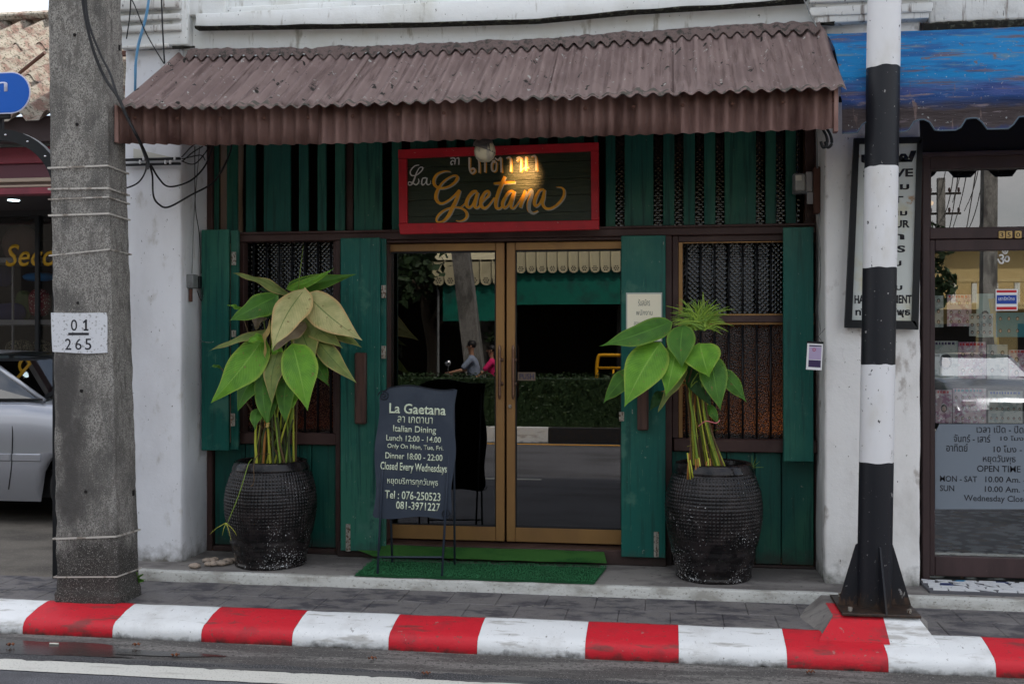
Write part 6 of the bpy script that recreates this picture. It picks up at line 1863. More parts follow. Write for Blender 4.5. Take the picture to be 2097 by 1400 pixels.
# roof of ribbed cement tiles
ye, ze = 2.0, Z(60, 250, 9.0)
yr_, zr_ = 5.4, Z(40, 50, 12.4)
pitch = 0.30
for cI in range(10):
  for rI in range(3):
    x1_ = xe - .3 - cI * pitch * 3; x0_ = x1_ - pitch * 3 - .03
    if x1_ < -13: break
    t0, t1 = rI / 3 - (.015 if rI else 0), (rI + 1) / 3
    rows = []
    for k in range(3):
        t = t0 + (t1 - t0) * k / 2
        row = []
        for j in range(37):
            x = x0_ + (x1_ - x0_) * j / 36
            w = math.cos(2 * math.pi * x / pitch); w = max(w, -0.1) if True else w
            row.append((x, ye + (yr_ - ye) * t, ze + (zr_ - ze) * t + .085 * w + .02 * (1 - k / 2) + random.uniform(-.004, .004)))
        rows.append(row)
    mb = MB(); mb.grid(rows); bmesh.ops.solidify(mb.bm, geom=mb.bm.faces[:], thickness=-0.012)
    mb.obj('roof_sheet', M['rooftile'], ln, smooth=True)
box('ridge_cap', xw, xe - .3, yr_ - .14, yr_ + .14, zr_ + .03, zr_ + .13, M['rooftile'], ln, .04)
box('roof_bar', -6.4, xe - .3, 3.2, 3.25, Z(60, 118, 10.2) - .02, Z(60, 118, 10.2) + .03, M['oldwood'], ln)
mb = MB(); mb.tube([P(40, 150, 10.2), P(92, 108, 10.0)], .02, 6); mb.obj('roof_brace', M['oldwood'], ln)
box('eave_board', xw, xe, 2.12, 2.2, zN(292, 9.15), zN(240, 9.15), mat('dark_eave', (0.05, 0.035, 0.035), .8), ln)
box('fascia', xw, xe, 2.40, 2.55, zN(334), zN(301), M['maroon'], ln, .006)
box('fascia', xw, xe, 2.44, 2.55, zN(364), zN(334.5), M['maroon2'], ln, .003)
box('moulding', xw, xe, 2.39, 2.55, zN(372.5), zN(364.5), M['cream'], ln, .006)
box('moulding', xw, xe, 2.42, 2.55, zN(378), zN(373), mat('brown_mould', (0.12, 0.08, 0.065), .6), ln, .003)
box('moulding', xw, xe, 2.40, 2.55, zN(383), zN(378.5), M['cream'], ln, .006)
box('fascia', xw, xe, 2.41, 2.55, zN(397), zN(383.5), M['maroon'], ln, .003)
box('soffit', xw, xe, 2.551, YN + .02, zN(397), zN(397) + .03, mat('soffit_board', (0.035, 0.028, 0.03), .7), ln, 0)
for (u, v, D) in ((28, 403, 9.8), (24, 442, 11.4)):
    p = P(u, v, D)
    mb = MB(); mb.lathe([(0.0, 0), (.055, 0), (.06, .008)], (p.x, p.y, zN(397) - .006 if D < 10 else p.z), 16); mb.obj('ceiling_light', M['glow'], ln)
box('window_head', xw, xe, YN, YN + .08, Z(50, 442, DN), zN(397) + .02, mat('black_head', (0.015, 0.014, 0.015), .6), ln, 0)
box('window_base', xw, xe, YN, YN + .08, ZP - .02, Z(50, 960, DN), M['maroon2'], ln, 0)
box('pane', xw, xe, YN + .03, YN + .036, Z(50, 960, DN), Z(50, 442, DN), G_left, ln, 0)
box('mullion', X(72, DN), X(80, DN), YN - .01, YN + .029, Z(50, 960, DN), Z(50, 442, DN), M['black'], ln, .003)
for u in (-140, 230, 330):
    box('mullion', X(u, DN), X(u + 8, DN), YN - .01, YN + .029, Z(50, 960, DN), Z(50, 442, DN), M['black'], ln, .003)
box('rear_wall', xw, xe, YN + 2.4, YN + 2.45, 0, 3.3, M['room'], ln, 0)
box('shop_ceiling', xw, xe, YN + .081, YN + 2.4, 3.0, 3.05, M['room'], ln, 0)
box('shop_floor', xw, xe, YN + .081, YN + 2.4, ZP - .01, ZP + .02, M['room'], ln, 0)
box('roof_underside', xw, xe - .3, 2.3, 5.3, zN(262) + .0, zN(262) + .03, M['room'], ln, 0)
DSv = DN + .45
for v in (537, 661, 800):
    box('shelf', xw, xe - .2, YN + .12, YN + .75, Z(50, v + 5, DSv), Z(50, v - 5, DSv), M['shelf'], ln, .002)
box('shelf_upright', X(62, DSv) - .01, X(62, DSv) + .008, YN + .12, YN + .14, ZP, Z(50, 532, DSv), M['shelf'], ln, 0)
for v in (452, 462):
    box('ceiling_tube', X(-200, DSv), X(95, DSv), YN + .8, YN + .83, Z(50, v, DSv + .8) - .012, Z(50, v, DSv + .8) + .006, mat('pale_tube', (0.5, .55, .5), .5), ln, 0)
text_px('Second', 11, 175, 499, 545, DN - .002 + .028, mat('gold_window_lettering', (0.50, 0.28, 0.02), .5), ln, off=.012, shear=.25)
nl = bpy.data.lights.new('shop_fill_light', 'AREA'); nl.energy = 110; nl.shape = 'RECTANGLE'; nl.size = 2.4; nl.size_y = .2; nl.color = (.92, 1, .97)  # added fill light that brightens the shelf goods, not a fitting of the shop
no = bpy.data.objects.new('shop_fill_light', nl); COL.objects.link(no); no.location = (X(20, DSv), YN + .25, Z(50, 470, DSv + .3) + .1); no.rotation_euler = (R(-20), 0, 0)
# bags on the shelves
def blob(name, u, v, D, sx, sy, sz, m, label, cat, handle=True, seedk=0):
    c = P(u, v, D)
    e = empty(name, (c.x, c.y, c.z - sz), label, cat)
    rows = []
    for i in range(13):
        t = i / 12 * math.pi
        rr = math.sin(t) ** .6
        rows.append([(c.x + sx * rr * math.cos(a) * (1 + .12 * noise.noise(Vector((math.cos(a) * 2, seedk, t)))), c.y + sy * rr * math.sin(a), c.z - sz * math.cos(t) * (1 + .1 * noise.noise(Vector((math.cos(a), seedk, 3))))) for a in [2 * math.pi * k / 18 for k in range(18)]])
    mb = MB(); mb.grid(rows, True); mb.obj('bag_body', m, e, smooth=True)
    if handle:
        MB().tube(spline([c + Vector((-sx * .5, -sy * .8, sz * .6)), c + Vector((-sx * .45, -sy * 1.3, -sz * .2)), c + Vector((0, -sy * 1.5, -sz * .9)), c + Vector((sx * .4, -sy * 1.3, -sz * .2)), c + Vector((sx * .5, -sy * .8, sz * .6))], 5), .012, 6).obj('bag_strap', m, e, smooth=True)
    return e
blob('handbag', 40, 719, DSv - .1, .17, .10, .13, M['bagstraw'], 'beaded straw handbag on the lowest visible shelf of the bag shop', 'handbag')
blob('handbag', 84, 716, DSv + .1, .13, .08, .11, M['bagstraw'], 'second straw bag standing behind and right of the beaded one', 'handbag', False, 2)
blob('handbag', 20, 640, DSv - .1, .20, .10, .11, M['bagblue'], 'navy cloth bag lying on the middle shelf of the bag shop', 'handbag', False, 3)
blob('handbag', 49, 625, DSv, .10, .08, .17, M['baggreen'], 'olive green bag on the middle shelf left of the red one', 'handbag', False, 4)
blob('handbag', 80, 620, DSv, .13, .09, .16, M['bagred'], 'red dotted bag on the middle shelf beside the shelf upright', 'handbag', False, 5)
blob('handbag', 80, 567, DSv + .1, .20, .08, .05, M['bluebag'], 'bright blue flat bag under the upper shelf of the bag shop', 'handbag', False, 6)
blob('handbag', 10, 560, DSv + .1, .12, .08, .15, M['bagblue'], 'dark bag hanging at the left end above the middle shelf', 'handbag', False, 7)
blob('sack', 42, 500, DSv + .1, .22, .10, .20, M['dimcloth'], 'faded pink cloth sack standing on the top shelf behind the gold lettering', 'sack', False, 8)
blob('handbag', 95, 800, DSv, .12, .09, .13, M['bagred'], 'dark red bag low in the window just above the car bonnet', 'handbag', False, 9)

# street name sign on an arched black post
st = empty('street_sign', (X(125, 6.25), -0.75, ZP), 'blue oval street sign fixed above a curved black steel arch', 'street sign')
DA = 6.25
arc = []
xr_ = X(118, DA); zt2 = Z(0, 276, DA); xc_ = xr_ - 0.42; 
for k in range(25):
    a = math.pi * k / 24
    arc.append((xc_ + 0.42 * math.cos(a), zt2 - .38 + .38 * math.sin(a)))
def flat_arch(w):
    mb = MB(); path = [(arc[0][0], ZP)] + arc + [(arc[-1][0], ZP)]
    L_, R_ = [], []
    for i, p in enumerate(path):
        a = path[max(i - 1, 0)]; b = path[min(i + 1, len(path) - 1)]
        t = Vector((b[0] - a[0], b[1] - a[1])).normalized(); n_v = Vector((t.y, -t.x)) * w
        L_.append((p[0] + n_v.x, p[1] + n_v.y)); R_.append((p[0] - n_v.x, p[1] - n_v.y))
    rows = []
    for l, r in zip(L_, R_): rows.append([(l[0], DA - 7, l[1]), (r[0], DA - 7, r[1]), (r[0], DA - 7 + .05, r[1]), (l[0], DA - 7 + .05, l[1])])
    vr = mb.grid(rows, True); mb.bm.faces.new(vr[0]); mb.bm.faces.new(vr[-1]); return mb
flat_arch(.036).obj('arch_post', M['black'], st)
for k in (5, 8, 11, 14, 17):
    MB().lathe([(0, -.004), (.006, -.003), (.008, 0)], (arc[k][0], DA - 7 - .001, arc[k][1]), 8, 'Y').obj('rivet', M['chrome'], st)
cxs, cz = X(62, 6.2) - .42, Z(30, 190, 6.2)
def stadium(hw, hh, y, n=16):
    pts = []
    for k in range(n + 1):
        a = -math.pi / 2 + math.pi * k / n; pts.append(Vector((cxs + hw - hh + hh * math.cos(a), y, cz + hh * math.sin(a))))
    for k in range(n + 1):
        a = math.pi / 2 + math.pi * k / n; pts.append(Vector((cxs - hw + hh + hh * math.cos(a), y, cz + hh * math.sin(a))))
    return pts
hh = (Z(30, 148, 6.2) - Z(30, 233, 6.2)) / 2
MB().prism(stadium(.42, hh, 6.2 - 7), (0, .004, 0)).obj('sign_border', M['signedge'], st)
MB().prism(stadium(.413, hh - .007, 6.2 - 7 - .002), (0, .0018, 0)).obj('sign_plate', M['signblue'], st)
text('ภูเก็ต', cxs - .26, X(16, 6.2), Z(10, 197, 6.2), Z(10, 158, 6.2), 6.2 - 7 - .0035, M['signedge'], st, off=.004)
MB().box(X(-20, 6.2), X(18, 6.2), -0.79, -0.77, Z(8, 243, 6.2), Z(8, 224, 6.2), .008).obj('clamp', M['black'], st)
box('sign_stem', xc_ - .02, xc_ + .02, -0.74, -0.71, zt2, cz, M['black'], st)

# ================================================================== CAR BUILDER
def make_car(name, loc, rz, paint, label):
    """sedan; local x forward, origin on the ground under the front axle"""
    e = empty(name, loc, label, 'car')
    e.rotation_euler = (0, 0, rz)
    WB = 2.70; Lr = 1.05; Lf = 0.82; HWt = 0.87
    def top(x):   # bonnet / boot / belt line height
        pts = [(-WB - Lr, .78), (-WB - Lr + .1, .95), (-WB - .35, 1.02), (-2.0, 1.03), (-0.55, 1.04), (0.1, 0.98), (0.45, .88), (.72, .70), (Lf, .50)]
        for (a, za), (b, zb) in zip(pts, pts[1:]):
            if x <= b:
                t = (x - a) / (b - a); t = t * t * (3 - 2 * t) if False else t
                return za + (zb - za) * t
        return pts[-1][1]
    def hw(x):
        t = 1.0
        if x > 0.3: t -= .16 * ((x - .3) / .52) ** 2.2
        if x < -WB - .4: t -= .14 * ((-WB - .4 - x) / .65) ** 2
        return HWt * t
    n = 110
    for side in (1, -1):
        rows = []
        for i in range(n + 1):
            x = Lf - (Lf + WB + Lr) * i / n
            zb = .20 if -WB - .6 < x < .55 else .26
            for xc in (0, -WB):
                dd = abs(x - xc)
                if dd < .37: zb = max(zb, .31 + math.sqrt(.37 ** 2 - dd ** 2))
            w, zt_ = hw(x), top(x)
            zm = min(.62, zt_ - .1)
            zs_ = [zb, max(zb + .004, .30), max(zb + .008, .50), max(zb + .012, zm), max(zb + .016, zt_ - .14), zt_ - .05, zt_ - .012, zt_ + .012, zt_ + .028]
            ws = [w * .955, w * .985, w, w * .998, w * .975, w * .93, w * .88, w * .55, 0]
            rows.append([(x, side * a, z) for a, z in zip(ws, zs_)])
        mb = MB(); mb.grid(rows)
        o = mb.obj('body_side', paint, None, smooth=True)
        o.parent = e
        # front and rear closing faces
    for x in (Lf, -WB - Lr):
        w = hw(x); mb = MB(); zt_ = top(x)
        mb.poly([(x, -w * .95, .27), (x, w * .95, .27), (x, w * .99, .5), (x, w * .85, zt_), (x, -w * .85, zt_), (x, -w * .99, .5)])
        o = mb.obj('bumper', paint); o.parent = e
    # greenhouse
    A = [(-.42, .76, 1.04), (-1.05, .60, 1.38), (-2.05, .60, 1.41), (-2.85, .74, 1.03)]
    mb = MB()
    mb.poly([(A[0][0], -A[0][1], A[0][2]), (A[0][0], A[0][1], A[0][2]), (A[1][0], A[1][1], A[1][2]), (A[1][0], -A[1][1], A[1][2])])
    o = mb.obj('windscreen', G_car); o.parent = e
    mb = MB()
    mb.poly([(A[3][0], -A[3][1], A[3][2]), (A[3][0], A[3][1], A[3][2]), (A[2][0], A[2][1], A[2][2]), (A[2][0], -A[2][1], A[2][2])])
    o = mb.obj('rear_window', G_car); o.parent = e
    for s_ in (1, -1):
        mb = MB()
        mb.poly([(A[0][0] - .02, s_ * .775, 1.035), (A[1][0], s_ * A[1][1], A[1][2]), (A[2][0], s_ * A[2][1], A[2][2]), (A[3][0] + .02, s_ * .77, 1.03)])
        o = mb.obj('side_window', G_car); o.parent = e
    mb = MB(); rows = []
    for t in [k / 10 for k in range(11)]:
        x = A[1][0] + (A[2][0] - A[1][0]) * t
        rows.append([(x, .62 * math.sin(a), 1.385 + .05 * math.cos(a) + .02 * math.sin(math.pi * t)) for a in [-math.pi / 2 + math.pi * k / 10 for k in range(11)]])
    mb.grid(rows); o = mb.obj('roof', paint, smooth=True); o.parent = e
    for s_ in (1, -1):
        mb = MB()
        mb.tube([(A[0][0] + .02, s_ * A[0][1], 1.03), (A[1][0], s_ * A[1][1], 1.39)], .022, 6)
        mb.tube([(A[1][0], s_ * A[1][1], 1.395), (A[2][0], s_ * A[2][1], 1.42)], .022, 6)
        mb.tube([(A[3][0], s_ * A[3][1], 1.02), (A[2][0], s_ * A[2][1], 1.42)], .028, 6)
        mb.tube([(-1.62, s_ * .77, .98), (-1.62, s_ * .60, 1.40)], .024, 6)
        o = mb.obj('window_pillar', paint, smooth=True); o.parent = e
        mb = MB(); y = s_ * (HWt + .004)
        # side moulding with marker slot, door seams, sill
        mb.box(-2.3, -.63, y - .006, y + .012, .535, .60, .008); mb.box(-.62, -.36, y - .006, y + .012, .535, .60, .008)
        o = mb.obj('side_moulding', paint); o.parent = e
        mb = MB(); mb.box(-.56, -.42, y + .0122, y + .015, .56, .578, .001); o = mb.obj('side_marker', M['rubber']); o.parent = e
        for xs, bow in ((-.63, .05), (-1.64, .0), (-2.35, -.1)):
            q = [(xs - .10 + bow, s_ * (HWt * .935 + .003), .93), (xs - .03 + bow * .6, s_ * (HWt * .975 + .003), .82), (xs + .01, s_ * (HWt + .001), .62), (xs + .005, s_ * (HWt * .998 + .002), .5), (xs - .03, s_ * (HWt * .985 + .002), .30)]
            mb = MB(); mb.tube(spline(q, 5), .0045, 5); o = mb.obj('door_seam', M['rubber']); o.parent = e
        mb = MB(); mb.box(-2.3, -.40, s_ * HWt * .96 - .01, s_ * HWt * .96 + .012, .285, .295); o = mb.obj('sill_seam', M['rubber']); o.parent = e
        mb = MB(); mb.tube([(-.40, s_ * .79, 1.045), (-2.75, s_ * .79, 1.035)], .008, 5); o = mb.obj('window_seal', M['rubber']); o.parent = e
        mb = MB(); mb.box(-1.02, -.90, s_ * .92 - .07, s_ * .92 + .07, 1.0, 1.10, .03); o = mb.obj('mirror', paint); o.parent = e
        # headlight
        mb = MB(); mb.box(.60, .80, s_ * .60 - .12, s_ * .60 + .12, .56, .68, .03); o = mb.obj('headlight', M['chrome']); o.parent = e
        for xc in (0, -WB):
            w = MB(); w.lathe([(.21, -.10), (.30, -.10), (.318, -.06), (.318, .06), (.30, .10), (.21, .10)], (xc, s_ * .74, .318), 32, 'Y')
            o = w.obj('wheel', M['rubber'], smooth=True); o.parent = e
            w = MB(); w.lathe([(0, -.085), (.05, -.09), (.19, -.07), (.215, -.09), (.215, .09), (.19, .07), (.05, .09), (0, .085)], (xc, s_ * .745, .318), 20, 'Y')
            r_ = w.obj('rim', M['chrome'], smooth=False); r_.parent = o
    mb = MB(); mb.box(Lf - .005, Lf + .012, -.28, .28, .52, .64, .008); o = mb.obj('grille', M['rubber']); o.parent = e
    mb = MB(); mb.box(-WB - .9, .7, -.72, .72, .22, .45); o = mb.obj('underbody', M['rubber']); o.parent = e
    return e
make_car('parked_car', (-4.76, 1.87, ZP), 0, M['carpaint'], 'silver sedan parked on the forecourt behind the concrete pole')

# ================================================================== STREET SMALL THINGS
random.seed(3)
for i in range(16):
    p = P(random.uniform(412, 470), 1160, 6.55)
    x, y = random.uniform(X(408, 6.5), X(470, 6.55)), random.uniform(-0.60, -0.36)
    s_ = random.uniform(.016, .034)
    mb = MB(); bmesh.ops.create_icosphere(mb.bm, subdivisions=2, radius=1)
    for v in mb.bm.verts: v.co = Vector((x + v.co.x * s_ * 1.2, y + v.co.y * s_, ZS + s_ * .55 + v.co.z * s_ * .6)) + Vector((.004, .003, .002)) * noise.noise(v.co * 1.5 + Vector((i, 0, 0)))
    tag(mb.obj('river_stone', M['stone'], smooth=True), 'smooth brownish pebble in the small heap beside the left pot', 'pebble', 'pebbles between the pot and the left pillar')
for (u, v, D, rx) in ((278, 1318, 5.3, 0), (358, 1346, 5.15, 1), (762, 1337, 5.25, 2), (20, 1342, 5.2, 3), (872, 1372, 5.05, 4), (1660, 1372, 5.35, 5)):
    x = X(u, D); y = D - 7
    mb = MB(); q = []
    ns = 7
    rows = [[(x + (.045 * (i / ns - .5)), y + .016 * math.sin(math.pi * i / ns) * s + .01 * (i / ns), .012 + .012 * math.sin(i * 1.1 + rx) ** 2 + .006 * abs(s)) for s in (-1, 0, 1)] for i in range(ns + 1)]
    mb.grid(rows)
    loc_l = ['below the second white kerb block', 'near the third kerb block', 'below the middle of the kerb', 'at the far left of the gutter', 'on the asphalt beyond the gutter', 'below the right pole plinth'][rx]
    tag(mb.obj('dry_leaf', M['dryleaf']), 'curled brown dry leaf lying ' + loc_l, 'leaf')
ci = MB(); p = P(95, 1326, 5.25); ci.tube([(p.x, -1.72, .011), (p.x + .05, -1.715, .011)], .005, 8)
tag(ci.obj('paper_scrap', M['offwhite'], smooth=True), 'tiny white cigarette end lying in the wet gutter', 'litter')

# ================================================================== ACROSS THE STREET (seen in the glass)
med = struct(box('median', -40, 40, -11.35, -9.95, -.02, .24, M['slab_edge'], None, .02))
BK = (X(1122, 16.95) + 28) % 4.0 - 2.0
for i in range(28):
    x = -28 + i * 2.0 + BK
    box('kerb_block', x, x + 1.995, -9.95 + .001, -9.90, -.01, .265, M['kerb_black'] if i % 2 else M['kerb_white'], med, .015)
# clipped hedge
hd = MB()
random.seed(9)
core = MB(); core.box(-16, 3.2, -11.1, -10.25, .24, 1.03)
def leafcards(mb, fn, n, s0, s1):
    for i in range(n):
        p, nn_ = fn()
        a = Vector((random.gauss(0, 1), random.gauss(0, 1), random.gauss(0, 1))).normalized()
        b = a.cross(nn_ + Vector((random.gauss(0, .5), random.gauss(0, .5), random.gauss(0, .5)))).normalized()
        c = b.cross(a).normalized()
        s = random.uniform(s0, s1)
        mb.bm.faces.new([mb.bm.verts.new(p + b * s), mb.bm.verts.new(p + c * s * .5), mb.bm.verts.new(p - b * s), mb.bm.verts.new(p - c * s * .5)])
def hf():
    r = random.random()
    x = random.uniform(-12, 3.2)
    if r < .75: return Vector((x, -10.22 + random.uniform(-.06, .05), random.uniform(.24, 1.08))), Vector((0, 1, .3))
    return Vector((x, random.uniform(-11.1, -10.2), 1.05 + random.uniform(-.04, .07))), Vector((0, 0, 1))
leafcards(hd, hf, 16000, .018, .034)
he = empty('hedge', (-6, -10.7, .24), 'long clipped dark green hedge on the median across the street', 'hedge')
core.obj('hedge_core', M['treeleaf'], he); stuff(hd.obj('hedge_leaves', M['foliage'], he))
# yellow railing
yr = empty('yellow_railing', (1, -12, 0), 'yellow tubular steel railing behind the hedge across the street', 'railing')
yr.location = (0, -11.9, 0)
YY = -11.9
xa, xb = X(1222, 19), 3.4
MB().tube(spline([(xa, YY, 0), (xa, YY, .9), (xa, YY, 1.2), (xa + .03, YY, 1.38), (xa + .10, YY, 1.41), (xa + .4, YY, 1.41), (xa + .8, YY, 1.41), (xb, YY, 1.41)], 6), .032, 8).obj('top_tube', M['yellow'], yr, smooth=True)
MB().tube([(xa, YY, 1.18), (xb, YY, 1.18)], .026, 8).obj('mid_tube', M['yellow'], yr, smooth=True)
for k in range(10): MB().tube([(xa + .3 + k * .45, YY, 0), (xa + .3 + k * .45, YY, 1.18)], .02, 8).obj('upright', M['yellow'], yr, smooth=True)
# opposite shops
op = empty('opposite_shop', (-3, -22, 0), 'dark open shop with cream scalloped awning across the street', 'shop')
box('shop_wall', -9, 2.5, -26, -25.5, 0, 4.2, M['greywall'], op, 0)
box('shop_roof', -9, 2.5, -25.5, -21.6, 4.1, 4.3, M['greywall'], op, 0)
for x in (-9, -5.2, -1.4, 2.3): box('shop_pier', x, x + .25, -25.49, -21.9, 0, 4.09, M['greywall'], op, 0)
box('shop_floor', -9, 2.5, -25.49, -19, 0.0, .05, mat('dark_floor', (.04, .04, .04), .7), op, 0)
def scallop_awning(x0, x1, y, z0, z1, par, name):
    w = .285
    n = int((x1 - x0) / w)
    for i in range(n):
        a = x0 + i * w
        pts = [(a + .01, y, z1), (a + w - .01, y, z1), (a + w - .01, y, z0 + .12)]
        for k in range(9):
            t = math.pi * k / 8; pts.append((a + w / 2 + (w / 2 - .01) * math.cos(t), y, z0 + .12 - .12 * math.sin(t)))
        pts.append((a + .01, y, z0 + .12))
        m = MB(); m.prism([Vector(p) for p in pts], (0, -.05, 0)); m.tube([(a + .01, y + .02, z0 + .15), (a + .01, y + .02, z1)], .02, 6)
        o = m.obj('scallop', M['creamawn'], par)
        m = MB()
        for k in range(6):
            m.lathe([(0, .001), (.02, .001), (.02, 0)], (a + w / 2 + .055 * math.cos(k * 1.047), y + .001, z0 + .12 + .055 * math.sin(k * 1.047)), 8, 'Y')
        m.lathe([(0, .001), (.018, .001), (.018, 0)], (a + w / 2, y + .001, z0 + .12), 8, 'Y')
        h = m.obj('rosette', M['greywall'], o)
    m = MB(); m.prism([Vector((x0, y, z1)), Vector((x0, y - 1.6, z1 + .6)), Vector((x0, y - 1.6, z1 + .55)), Vector((x0, y, z1 - .05))], (x1 - x0, 0, 0)); m.obj('awning_roof', M['creamawn'], par)
ZO = lambda v, D: 1.65 + (700 - v) * D / 2150
scallop_awning(-4.35, 2.4, -20.9, ZO(556, 27.6), ZO(505, 27.6), op, 'awn')
box('tarpaulin', -4.3, 2.4, -21.05, -21.02, ZO(622, 27.8), ZO(550, 27.8), M['tarp'], op, 0)
o2 = empty('street_stall', (-5, -17.4, 0), 'street stall with cream scalloped awning and green tarpaulin across the street', 'stall')
scallop_awning(X(884, 24.2) - .0, X(884, 24.2) + 1.8, -17.2, ZO(582, 24.2), ZO(528, 24.2), o2, 'awn2')
box('tarpaulin', X(905, 24.3), X(905, 24.3) + 1.7, -17.32, -17.30, ZO(656, 24.3), ZO(580, 24.3), M['tarp'], o2, 0)
for dx in (0.1, 1.7): MB().tube([(X(884, 24.2) + dx, -17.35, 0), (X(884, 24.2) + dx, -17.35, 3.3)], .03, 8).obj('stall_post', M['greytin'], o2)
# poles across the street with cross-arms
def far_pole(x0, x1, y, h, label):
    e = empty('utility_pole', (x0, y, 0), label, 'utility pole')
    MB().prism([Vector((x0 - .17, y - .14, 0)), Vector((x0 + .17, y - .14, 0)), Vector((x0 + .17, y + .14, 0)), Vector((x0 - .17, y + .14, 0))], (0, 0, .01)).obj('pole_foot', M['concrete'], e)
    mb = MB(); rows = []
    for k in range(30):
        t = k / 29; x = x0 + (x1 - x0) * t; w = .19 - .04 * t
        rows.append([(x - w, y - w, h * t), (x + w, y - w, h * t), (x + w, y + w, h * t), (x - w, y + w, h * t)])
    vr = mb.grid(rows, True); mb.bm.faces.new(vr[-1]); mb.obj('pole_shaft', M['concrete'], e)
    for zz_ in (.92, .82):
        box('cross_arm', x1 - .9, x1 + .9, y - .2, y - .13, h * zz_, h * zz_ + .1, M['greywall'], e)
        for dx in (-.8, -.4, .4, .8): MB().lathe([(.0, .22), (.05, .2), (.06, .08), (.03, 0)], (x1 + dx, y - .16, h * zz_ + .1), 10).obj('insulator', M['brown'], e)
    return e
xq = X(985, 21.6)
far_pole(xq, xq - 1.08, -14.5, 9, 'leaning concrete utility pole behind the motorbike across the street')
xq2 = X(2019, 29.5)
far_pole(xq2, xq2 + .1, -22.9, 12, 'upright concrete utility pole opposite the salon')
far_pole(X(1921, 50), X(1921, 50), -43, 9, 'distant concrete utility pole far down the other side of the street')
for i in range(9):
    z0, z1_ = 8.2 - i * .42, 7.6 - i * .35
    A = Vector((xq2 - .5 + (i % 3) * .4, -22.9, 10.6 - i * .45)); B = Vector((X(1921, 50) + (i % 3) * .5, -43, 8.3 - i * .4)); C = A.lerp(B, .5) - Vector((0, 0, .6 + .2 * (i % 4)))
    tag(cable([A, C, B], .016, M['cablek'], 'overhead_wire', n=10), 'black overhead wire strung between the poles across the street', 'wire', 'overhead wires across the street')
for i in range(7):
    A = Vector((xq2 + (i % 3) * .3, -22.9, 10.3 - i * .4)); B = Vector((-4.3, -14.4, 8.2 - i * .35)); C = A.lerp(B, .5) - Vector((0, 0, .5 + .15 * (i % 3)))
    tag(cable([A, C, B], .016, M['cablek'], 'overhead_wire', n=10), 'black overhead wire strung along the median poles', 'wire', 'overhead wires along the median')
bb = empty('added_dark_block', (-27, -26, 0), 'unseen dark block added across the street to darken the left shop glass', 'building')  # unseen block added so the bag shop window reflects dark instead of sky
box('wall', -48, -10.2, -34, -25, 0, 9.5, M['greywall'], bb, 0)
box('parapet', -48.1, -10.1, -25.2, -24.9, 9.5, 9.9, M['slab_edge'], bb, .02)
for k in range(9):
    for zz_ in (3.6, 6.6): box('window', -46 + k * 4, -44.4 + k * 4, -25.02, -24.97, zz_, zz_ + 1.6, M['dark'], bb, .01)
# ochre house and trees beyond
oc = empty('ochre_house', (12, -30, 0), 'low ochre house with balcony bands across the street', 'house')
box('wall', 7.2, 18, -34, -27, 0, 4.6, M['yellowwall'], oc, 0)
box('balcony', 7.0, 18, -26.99, -26.2, 2.6, 2.8, M['yellowwall'], oc, .02)
for k in range(16): box('baluster', 7.1 + k * .6, 7.25 + k * .6, -26.4, -26.3, 2.8, 3.4, M['offwhite'], oc, .01)
box('balcony_rail', 7.0, 18, -26.42, -26.28, 3.41, 3.5, M['yellowwall'], oc, .01)
for k in range(4): box('window', 8 + k * 2.4, 9.2 + k * 2.4, -27.02, -26.98, .9, 2.2, M['dark'], oc, .01)
box('roof', 6.8, 18.3, -34.3, -26.6, 4.6, 4.8, M['rooftile'], oc, .03)
def tree(x, y, h, r, label, seed_, n=2600):
    random.seed(seed_)
    e = empty('street_tree', (x, y, 0), label, 'tree')
    mb = MB(); mb.tube(spline([(x, y, 0), (x + .1, y, h * .25), (x - .1, y + .1, h * .5), (x, y, h * .75)], 5), .2, 9, r2=.07)
    limbs = []
    for k in range(8):
        a = k * .85; p0 = Vector((x, y, h * (.35 + .04 * k))); p1 = p0 + Vector((math.cos(a) * r * .7, math.sin(a) * r * .7, h * .18))
        mb.tube([p0, p0.lerp(p1, .5) + Vector((0, 0, .2)), p1], .06, 6, r2=.02); limbs.append(p1)
    mb.obj('trunk', M['bark'], e, smooth=True)
    cl = [(p + Vector((random.uniform(-.4, .4), random.uniform(-.4, .4), random.uniform(-.3, .5))), random.uniform(.5, .95) * r * .55) for p in limbs for _ in (0, 1)] + [(Vector((x, y, h * .85)), r * .6)]
    def f():
        c, rr = random.choice(cl); d = Vector((random.gauss(0, 1), random.gauss(0, 1), random.gauss(0, 1))).normalized()
        return c + d * rr * random.uniform(.5, 1) ** .6 * Vector((1, 1, .8)).length / 1.6, d
    m = MB(); leafcards(m, f, n, .08, .17); stuff(m.obj('crown', M['treeleaf'], e))
tree(-7.2, -13.2, 6.5, 2.6, 'dark leafy street tree left of the stall across the street', 1, 5200)
tree(-10.5, -16, 8, 3.2, 'taller dark tree furthest to the left across the street', 2, 4200)
tree(-6.0, -19, 5.2, 1.8, 'small dark tree behind the street stall', 3, 2600)
tree(6.6, -25, 5.5, 1.5, 'small green tree beside the ochre house', 4, 2200)
make_car('parked_car', (5.6, -12.9, 0), R(90), M['cargrey'], 'grey sedan facing the salon from the far carriageway')
make_car('parked_car', (7.9, -13.2, 0), R(90), M['carpaint'], 'silver sedan parked right of the grey one on the far carriageway')

